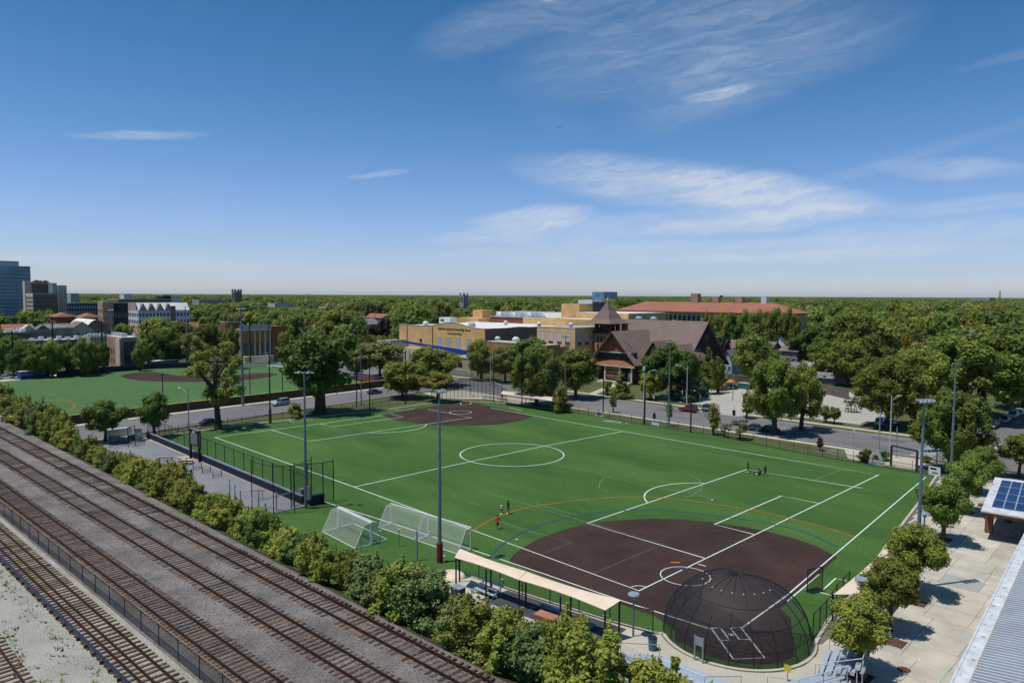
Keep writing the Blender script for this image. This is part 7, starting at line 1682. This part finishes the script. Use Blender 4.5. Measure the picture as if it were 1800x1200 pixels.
MB().box(p.x-1.2,p.x+9,p.y-.25,p.y+.25,3.0,3.35).build('front_beam', M_timber, t, world=True)
t = thing('bicycle', 'bicycle parked at the edge of the solar shelter near the metal roof', 'bicycle', tuple(G(1786,944)), R(60)); 
for x in (-.5,.5):
    w_ = MB(); pv = None
    for k in range(17):
        q = Vector((x+.34*math.cos(k*math.pi/8),0,.34+.34*math.sin(k*math.pi/8)))
        if pv is not None: w_.tube(pv,q,.02,n=4,cap=False)
        pv = q
    w_.build('wheel', M_tyre, t)
MB().tube((-.5,0,.34),(-.1,0,.75),.018,n=5).tube((-.1,0,.75),(.35,0,.72),.018,n=5).tube((.35,0,.72),(-.02,0,.32),.018,n=5).tube((-.02,0,.32),(-.5,0,.34),.018,n=5).tube((-.02,0,.32),(-.12,0,.85),.018,n=5).tube((.35,0,.72),(.5,0,.34),.018,n=5).tube((.35,0,.7),(.33,0,.98),.018,n=5).build('frame', M_wsiding, t); MB().box(-.24,0,-.06,.06,.85,.9).build('saddle', M_black, t); MB().tube((.33,-.25,.98),(.33,.25,.98),.018,n=5).build('handlebar', M_black, t)
# corrugated roof in the lower right corner
ZR = 6.0; ea, eb = G(1668,1207,ZR), G(1806,928,ZR); t = thing('metal_roof_building', 'long building with pale corrugated roof in the lower right corner', 'building', (ea.x+8,ea.y+20,0))
du = (eb-ea); du.z = 0; Lr = du.length; du.normalize(); dn = Vector((du.y,-du.x,0)); ea2 = ea-du*8; Lr += 20
MB().add([ea2+dn*.8-Vector((0,0,.25)), ea2+du*Lr+dn*.8-Vector((0,0,.25)), ea2+du*Lr+dn*16-Vector((0,0,-1.2)), ea2+dn*16-Vector((0,0,-1.2))], [(0,1,2,3)]).build('roof_sheet', M_corr, t, world=True)
MB().add([Vector((p.x,p.y,z)) for z in (0,ZR-.2) for p in (ea2+dn*1.2, ea2+du*(Lr-1)+dn*1.2, ea2+du*(Lr-1)+dn*15.6, ea2+dn*15.6)], [(0,1,5,4),(1,2,6,5),(2,3,7,6),(3,0,4,7),(0,3,2,1)]).build('wall', M_concd, t, world=True)
rb_ = MB(); k = 0
while k*.42 < Lr:
    s = k*.42; a = ea2+du*s+dn*.75-Vector((0,0,.12)); b_ = ea2+du*s+dn*16-Vector((0,0,-1.3)); rb_.bar(a+Vector((0,0,.0)), b_, .16, .12); k += 1
rb_.build('roof_ribs', M_corr, t, world=True, kind='stuff')
MB().add([ea2, ea2+du*Lr, ea2+du*Lr+dn*.74, ea2+dn*.74], [(0,1,2,3)]).bar(ea2-Vector((0,0,.2)),ea2+du*Lr-Vector((0,0,.2)),.12,.5).build('gutter', M_gutter, t, world=True)
cl_ = MB(); rn = random.Random(4)
for k in range(26):
    s = 2+k*(Lr-4)/26+rn.uniform(-.3,.3); a = ea2+du*s+dn*rn.uniform(.2,.55)+Vector((0,0,.01)); cl_.ball(a, rn.uniform(.06,.17), 7, 3, .15)
cl_.build('leaf_litter', M_concd, t, world=True, kind='stuff')
e_ = (ea2+du*Lr)
# ------------------------------------------------------------------ people
def skin(name, pts, edges, rad, mt, parent, lv=1):
    me = bpy.data.meshes.new(name); me.from_pydata(pts, edges, []); me.materials.append(mt); o = link(name, me, parent)
    md = o.modifiers.new('skin','SKIN'); sv = me.skin_vertices[0].data
    for i, r in enumerate(rad): sv[i].radius = (r, r) if not isinstance(r, tuple) else r
    sv[0].use_root = True; md.use_smooth_shade = True; o.modifiers.new('sub','SUBSURF').levels = lv; o.modifiers[-1].render_levels = lv; return o
M_skin1 = mat('skin_tone', (.28,.15,.10), .6); M_hair = mat('black_hair', (.012,.010,.009), .6)
def person(label, base, rz, h, shirt, shorts, skinm=M_skin1, pose='stand', sleeve=False, shoes=M_lampw):
    t = thing('person', label, 'person', tuple(base), rz); s = h/1.75; stp = {'stand':.10,'walk':.30,'run':.38,'crouch':.18}[pose]
    if pose == 'crouch':
        J = dict(pel=(0,0,.38), wai=(0,.10,.52), che=(0,.26,.72), nk=(0,.36,.86), hd=(0,.42,.98), top=(0,.44,1.08), kL=(-.16,.34,.46), aL=(-.15,.06,.09), fL=(-.15,.24,.04), kR=(.16,.30,.44), aR=(.16,.02,.09), fR=(.16,.2,.04), sL=(-.19,.28,.78), eL=(-.24,.44,.56), hL=(-.14,.58,.38), sR=(.19,.28,.78), eR=(.24,.44,.56), hR=(.14,.58,.36))
    else:
        ln = {'stand':.02,'walk':.04,'run':.12}[pose]
        J = dict(pel=(0,0,.93), wai=(0,.01,1.08), che=(0,ln,1.30), nk=(0,ln*1.2,1.49), hd=(0,ln*1.4,1.60), top=(0,ln*1.5,1.70), kL=(-.10,stp*.55,.50), aL=(-.10,stp*.9,.10), fL=(-.10,stp*.9+.17,.04), kR=(.10,-stp*.1+.04,.50), aR=(.10,-stp*.9,.11), fR=(.10,-stp*.9+.16,.04),
            sL=(-.20,ln,1.42), eL=(-.27,ln-stp*.4,1.14), hL=(-.25,ln-stp*.25+.08,.90), sR=(.20,ln,1.42), eR=(.27,ln+stp*.4,1.15), hR=(.24,ln+stp*.9+.08,.96))
    P = {k: tuple(c*s for c in v) for k, v in J.items()}
    names = ['pel','wai','che','nk','hd','top','kL','aL','fL','kR','aR','fR','sL','eL','hL','sR','eR','hR']; ix = {n:i for i,n in enumerate(names)}
    E_ = [('pel','wai'),('wai','che'),('che','nk'),('nk','hd'),('hd','top'),('pel','kL'),('kL','aL'),('aL','fL'),('pel','kR'),('kR','aR'),('aR','fR'),('che','sL'),('sL','eL'),('eL','hL'),('che','sR'),('sR','eR'),('eR','hR')]
    rad = dict(pel=.13,wai=.12,che=.14,nk=.055,hd=.095,top=.07,kL=.062,aL=.042,fL=.036,kR=.062,aR=.042,fR=.036,sL=.062,eL=.042,hL=.034,sR=.062,eR=.042,hR=.034)
    skin('body', [P[n] for n in names], [(ix[a],ix[b]) for a,b in E_], [rad[n]*s for n in names], skinm, t)
    nm2 = ['wai','che','pel','sL','sR'] + (['eL','eR']); E2 = [(0,1),(0,2),(1,3),(1,4),(3,5),(4,6)]
    mid = lambda a,b,f: tuple(P[a][i]+(P[b][i]-P[a][i])*f for i in range(3)); f = .95 if sleeve else .5
    skin('shirt', [P['wai'],P['che'],mid('pel','wai',.15),P['sL'],P['sR'],mid('sL','eL',f),mid('sR','eR',f)], E2, [r*s for r in (.145,.165,.15,.082,.082,.062,.062)], shirt, t)
    skin('shorts', [P['pel'],mid('pel','kL',.85),mid('pel','kR',.85),mid('pel','wai',.3)], [(0,1),(0,2),(0,3)], [r*s for r in (.15,.088,.088,.14)], shorts, t)
    q = P['hd']; MB().ball((q[0],q[1]-.015*s,q[2]+.045*s),.112*s,12,7,.95).build('hair', M_hair, t, smooth=True)
    for a in ('fL','fR'):
        q = P[a]; MB().box(q[0]-.05*s,q[0]+.05*s,q[1]-.2*s,q[1]+.09*s,.0,.085*s).build('shoe', shoes, t)
    return t
M_redsh = mat('red_shirt',(.42,.02,.03),.8); M_blk = mat('black_cloth',(.014,.015,.018),.85); M_whs = mat('white_shirt',(.6,.6,.6),.8); M_dgr = mat('dark_green_cloth',(.015,.035,.032),.85)
person('person in a red shirt walking near the orange arc', G(874.5,929.5), R(40), 1.66, M_redsh, M_blk, pose='run', sleeve=True, shoes=M_black)
person('small person in a white shirt beside the taller dark clothed one', G(882,902), R(200), 1.35, M_whs, M_blk, pose='stand')
person('tall person in black clothes near the orange arc', G(893.5,903), R(160), 1.82, M_blk, M_blk, pose='stand', sleeve=True, shoes=M_black)
person('person in dark clothes at the penalty box corner', G(1315,829.5), R(130), 1.72, M_blk, M_blk, pose='walk', shoes=M_lampw)
person('person crouching on the white box line', G(1338,834), R(120), 1.6, M_blk, M_blk, pose='crouch', shoes=M_black)
person('person in dark green leaning by the white box line', G(1345,837), R(60), 1.7, M_dgr, M_dgr, pose='walk', sleeve=True, shoes=M_black)
def small(name, label, cat, px, py, mb, mt, pn): t = thing(name, label, cat, tuple(G(px,py,.03))); mb.build(pn, mt, t); return t
t = small('sports_bag','black and white sports bag on the turf beside the crouching person','bag',1331,834,box(-.45,.45,-.25,.25,0,.38),M_blk,'body'); MB().box(-.2,.2,-.27,-.251,.1,.35).build('white_panel', M_whs, t); MB().tube((-.3,0,.38),(.3,0,.5),.02,n=5).build('strap', M_blk, t)
for px,py,l in ((891.5,904.5,'pale yellow ball at the feet of the tall person'),(1314.5,831.5,'pale yellow ball at the penalty box corner'),(908.5,950.5,'white ball left of the brown infield'),(1252,880.5,'white ball near the penalty arc'),(881,905.5,'yellow ball at the feet of the small person')):
    t = thing('ball', l, 'ball', tuple(G(px,py))); MB().ball((0,0,.14),.13,14,9).build('ball', mat('pale_yellow_ball',(.75,.68,.25),.5) if 'yellow' in l else M_wsiding, t, smooth=True)
t = thing('orange_marker','flat orange marker above the pitching circle','marker',tuple(G(1187,989,.03)),R(45)); MB().box(-.5,.5,-.12,.12,0,.07).build('marker', mat('orange_plastic',(.7,.16,.02),.5), t)
t = thing('rubber_plate','purple painted patch on the pitching circle','plate',tuple(G(1198,999,.03)),R(45)); MB().box(-.55,.55,-.3,.3,0,.012).build('patch', M_purple, t)
p = G(1035,700); person('person walking on the church path side pavement far away', G(1149,706), R(20), 1.75, M_whs, M_blk, pose='walk')
person('person crossing in front of the school by the white wall', G(910,675), R(20), 1.75, M_blk, M_navy, pose='walk')

# ------------------------------------------------------------------ cars
def car(label, base, ang, paint, kind='sedan', grp=None, name='parked_car'):
    t = thing(name, label, 'car', tuple(base), ang, grp); L2 = {'sedan':2.3,'suv':2.35}[kind]; W2 = .9; hb = .85 if kind == 'sedan' else 1.0; ht = 1.45 if kind == 'sedan' else 1.8
    side = [(-L2,.35),(-L2,.75),(-L2+.15,hb),(-.9 if kind == 'sedan' else -1.0,hb+.03),(1.0,hb),(L2-.25,hb-.12),(L2,.7),(L2-.05,.32)]
    def ext(pr2, w0, w1=None, ztop=None):
        b = MB(); n = len(pr2); V = []
        for sgn in (-1,1):
            for (x,z) in pr2: w = w0 if (w1 is None or z < ztop-.01) else w1; V.append((x,sgn*w,z))
        return b.add(V, [tuple(range(n)), tuple(reversed(range(n,2*n)))]+[(i,n+i,n+(i+1)%n,(i+1)%n) for i in range(n)])
    o = ext(side, W2).build('body', paint, t); bv = o.modifiers.new('b','BEVEL'); bv.width = .09; bv.segments = 2
    cab = [(-1.75 if kind=='sedan' else -2.15,hb-.02),(-1.15 if kind=='sedan' else -1.95,ht-.06),(.15,ht-.06),(1.0,hb-.02)]
    ext(cab, .80, .62, ht-.06).build('glass', M_cglass, t)
    rf = [(-1.18 if kind=='sedan' else -1.98,ht-.055),(-1.05 if kind=='sedan' else -1.85,ht),(.05,ht),(.2,ht-.055)]; ext(rf, .64).build('roof', paint, t)
    pl_ = MB()
    for sgn in (-1,1):
        for x0_,x1_ in ((-1.15 if kind=='sedan' else -1.95,-1.65 if kind=='sedan' else -2.08),(-.25,-.3),(.15,.95)): pl_.bar((x0_,sgn*.63,ht-.06),(x1_,sgn*.79,hb),.07,.05)
    pl_.build('pillars', paint, t)
    for x in (-1.4,1.42):
        for sgn in (-1,1):
            w_ = MB().tube((x,sgn*.93,.33),(x,sgn*.70,.33),.33,n=14).build('wheel', M_tyre, t); MB().tube((x,sgn*.945,.33),(x,sgn*.931,.33),.2,n=10).build('rim', M_chrome, w_)
    for sgn in (-1,1):
        MB().box(L2-.12,L2+.02,sgn*.6-.18,sgn*.6+.18,.58,.74).build('headlight', M_lampw, t); MB().box(-L2-.02,-L2+.1,sgn*.64-.16,sgn*.64+.16,.62,.8).build('taillight', M_lampr, t)
    return t
def paint(n, c): return mat('car_paint_'+n, c, .28, .04, .5, spec=.6)
sang = math.atan2(1,-.12)
car('silver grey off-road car driving on the cross street', G(494,712), sang+math.pi, paint('silver',(.28,.31,.33)), 'suv')
car('dark blue car parked behind the tall airy tree', G(371,746), sang, paint('navy',(.015,.022,.07)), 'sedan')
car('dark sedan on the cross street left of the light green tree', G(659,692), sang, paint('black',(.03,.033,.04)), 'sedan')
car('red car on the main road by the parking lot entrance', G(1210,723.5), math.pi, paint('red',(.15,.012,.02)), 'suv')
car('dark blue suv leaving the parking lot', G(1245,722), R(100), paint('slate',(.03,.045,.08)), 'suv')
car('dark blue car on the main road left of the big roadside trees', G(1323,756), math.pi, paint('darkblue',(.02,.04,.07)), 'sedan')
car('dark car mostly hidden behind the big roadside trees', G(1349,758), math.pi, paint('black',(.03,.033,.04)), 'sedan')
car('white car in the shade at the right edge of the parking lot', G(1553,747), R(80), paint('white',(.55,.56,.57)), 'suv')
car('dark car beside the white one in the shade of the lot', G(1568,751), R(80), paint('black',(.03,.033,.04)), 'suv')
car('red parked car at the back of the lot by the spruces', G(1269,686), R(80), paint('brightred',(.24,.012,.015)), 'sedan')
car('black parked car right of the red one in the lot', G(1287,684), R(80), paint('black',(.03,.033,.04)), 'suv')
car('white car behind the far dugout canopy', G(957,696), math.pi+R(5), paint('white',(.55,.56,.57)), 'sedan')
car('white car behind the wall at the left edge beyond the west field', G(11,666), R(95), paint('white',(.55,.56,.57)), 'sedan')
car('white car passing the school at the junction', G(914,671), 0, paint('white',(.55,.56,.57)), 'sedan')
car('red car in front of the red brick pavilion', G(456,627), R(90), paint('brightred',(.24,.012,.015)), 'suv')
car('dark green suv driving down the side street', G(1745,752), R(-90), paint('green',(.012,.025,.022)), 'suv')
for k,(px,py,c) in enumerate(((1757,741,('silver2',(.36,.38,.40))),(1763,732.5,('white',(.55,.56,.57))),(1768,726,('silver',(.28,.31,.33))),(1773,720.5,('black',(.03,.033,.04))),(1778,716,('darkblue',(.02,.04,.07))))):
    p = G(px,py); car('parked car on the side street, '+['nearest silver','second white','third silver','fourth black','farthest dark blue'][k]+' one in the row', (2.2,p.y,0), R(-90), paint(*c), 'suv' if k % 2 else 'sedan', 'cars parked along the side street')
for k,(x,y) in enumerate(((-152,61),(-186,54.5),(-64,131.5))): car(['small dark car far along the main road','silver car far along the main road','parked car by the fence at the back of the lot'][k], (x,y,0), [math.pi,0,R(90)][k], paint(*[('black',(.03,.033,.04)),('silver',(.28,.31,.33)),('blue',(.03,.06,.15))][k]), 'sedan')
# far tennis courts and their green surface seen left of the field house
struct('tennis_court', MB().sheet(gp((640,612),(690,609),(700,618),(645,622)), .01), mat('tennis_green',(.14,.22,.14),.9))
t, x0, x1, zt = flat('small pale stone pavilion left of the field house', 'building', 663,686,598,Y=84,depth=9,wall=M_cream,roof=M_roofgrey,name='pavilion')
# convert lettering curves to meshes so that each reads as a part
bpy.context.view_layer.update()
dg = bpy.context.evaluated_depsgraph_get()
for o in [o for o in COL.objects if o.type == 'FONT']:
    me = bpy.data.meshes.new_from_object(o.evaluated_get(dg)); n_ = link('lettering', me, o.parent, o.location, o.rotation_euler, o.scale); bpy.data.objects.remove(o)
# a bird high in the sky
bp_ = CAM+ray(984,223)*220; t = thing('bird', 'dark bird gliding high in the blue sky', 'bird', tuple(bp_), R(20)); MB().ball((0,0,0),.22,8,5,.5).build('body', M_black, t)
for s in (-1,1): MB().add([(s*.1,.15,0),(s*.9,.3,.18),(s*1.5,.0,.05),(s*.9,-.05,.16),(s*.1,-.15,0),(s*.1,.15,.03),(s*.9,.3,.2),(s*1.5,.0,.07),(s*.9,-.05,.18),(s*.1,-.15,.03)],[(0,1,3,4),(1,2,3),(9,8,6,5),(8,7,6)]).build('wing', M_black, t)
# ------------------------------------------------------------------ the air: a closed box of thin even haze round everything
hm = bpy.data.materials.new('haze_air'); hm.use_nodes = True
for n_ in list(hm.node_tree.nodes):
    if n_.type != 'OUTPUT_MATERIAL': hm.node_tree.nodes.remove(n_)
pv = hm.node_tree.nodes.new('ShaderNodeVolumePrincipled'); pv.inputs['Color'].default_value = (.85,.91,1,1); pv.inputs['Density'].default_value = 1.4e-5; pv.inputs['Anisotropy'].default_value = .2
hm.node_tree.links.new(pv.outputs[0], [n_ for n_ in hm.node_tree.nodes if n_.type == 'OUTPUT_MATERIAL'][0].inputs['Volume'])
try: hm.cycles.homogeneous_volume = True
except Exception: pass
box(-27000,27000,-27000,27000,-1.1,92).build('haze', hm, None, kind='stuff')
SC.cycles.volume_bounces = 0
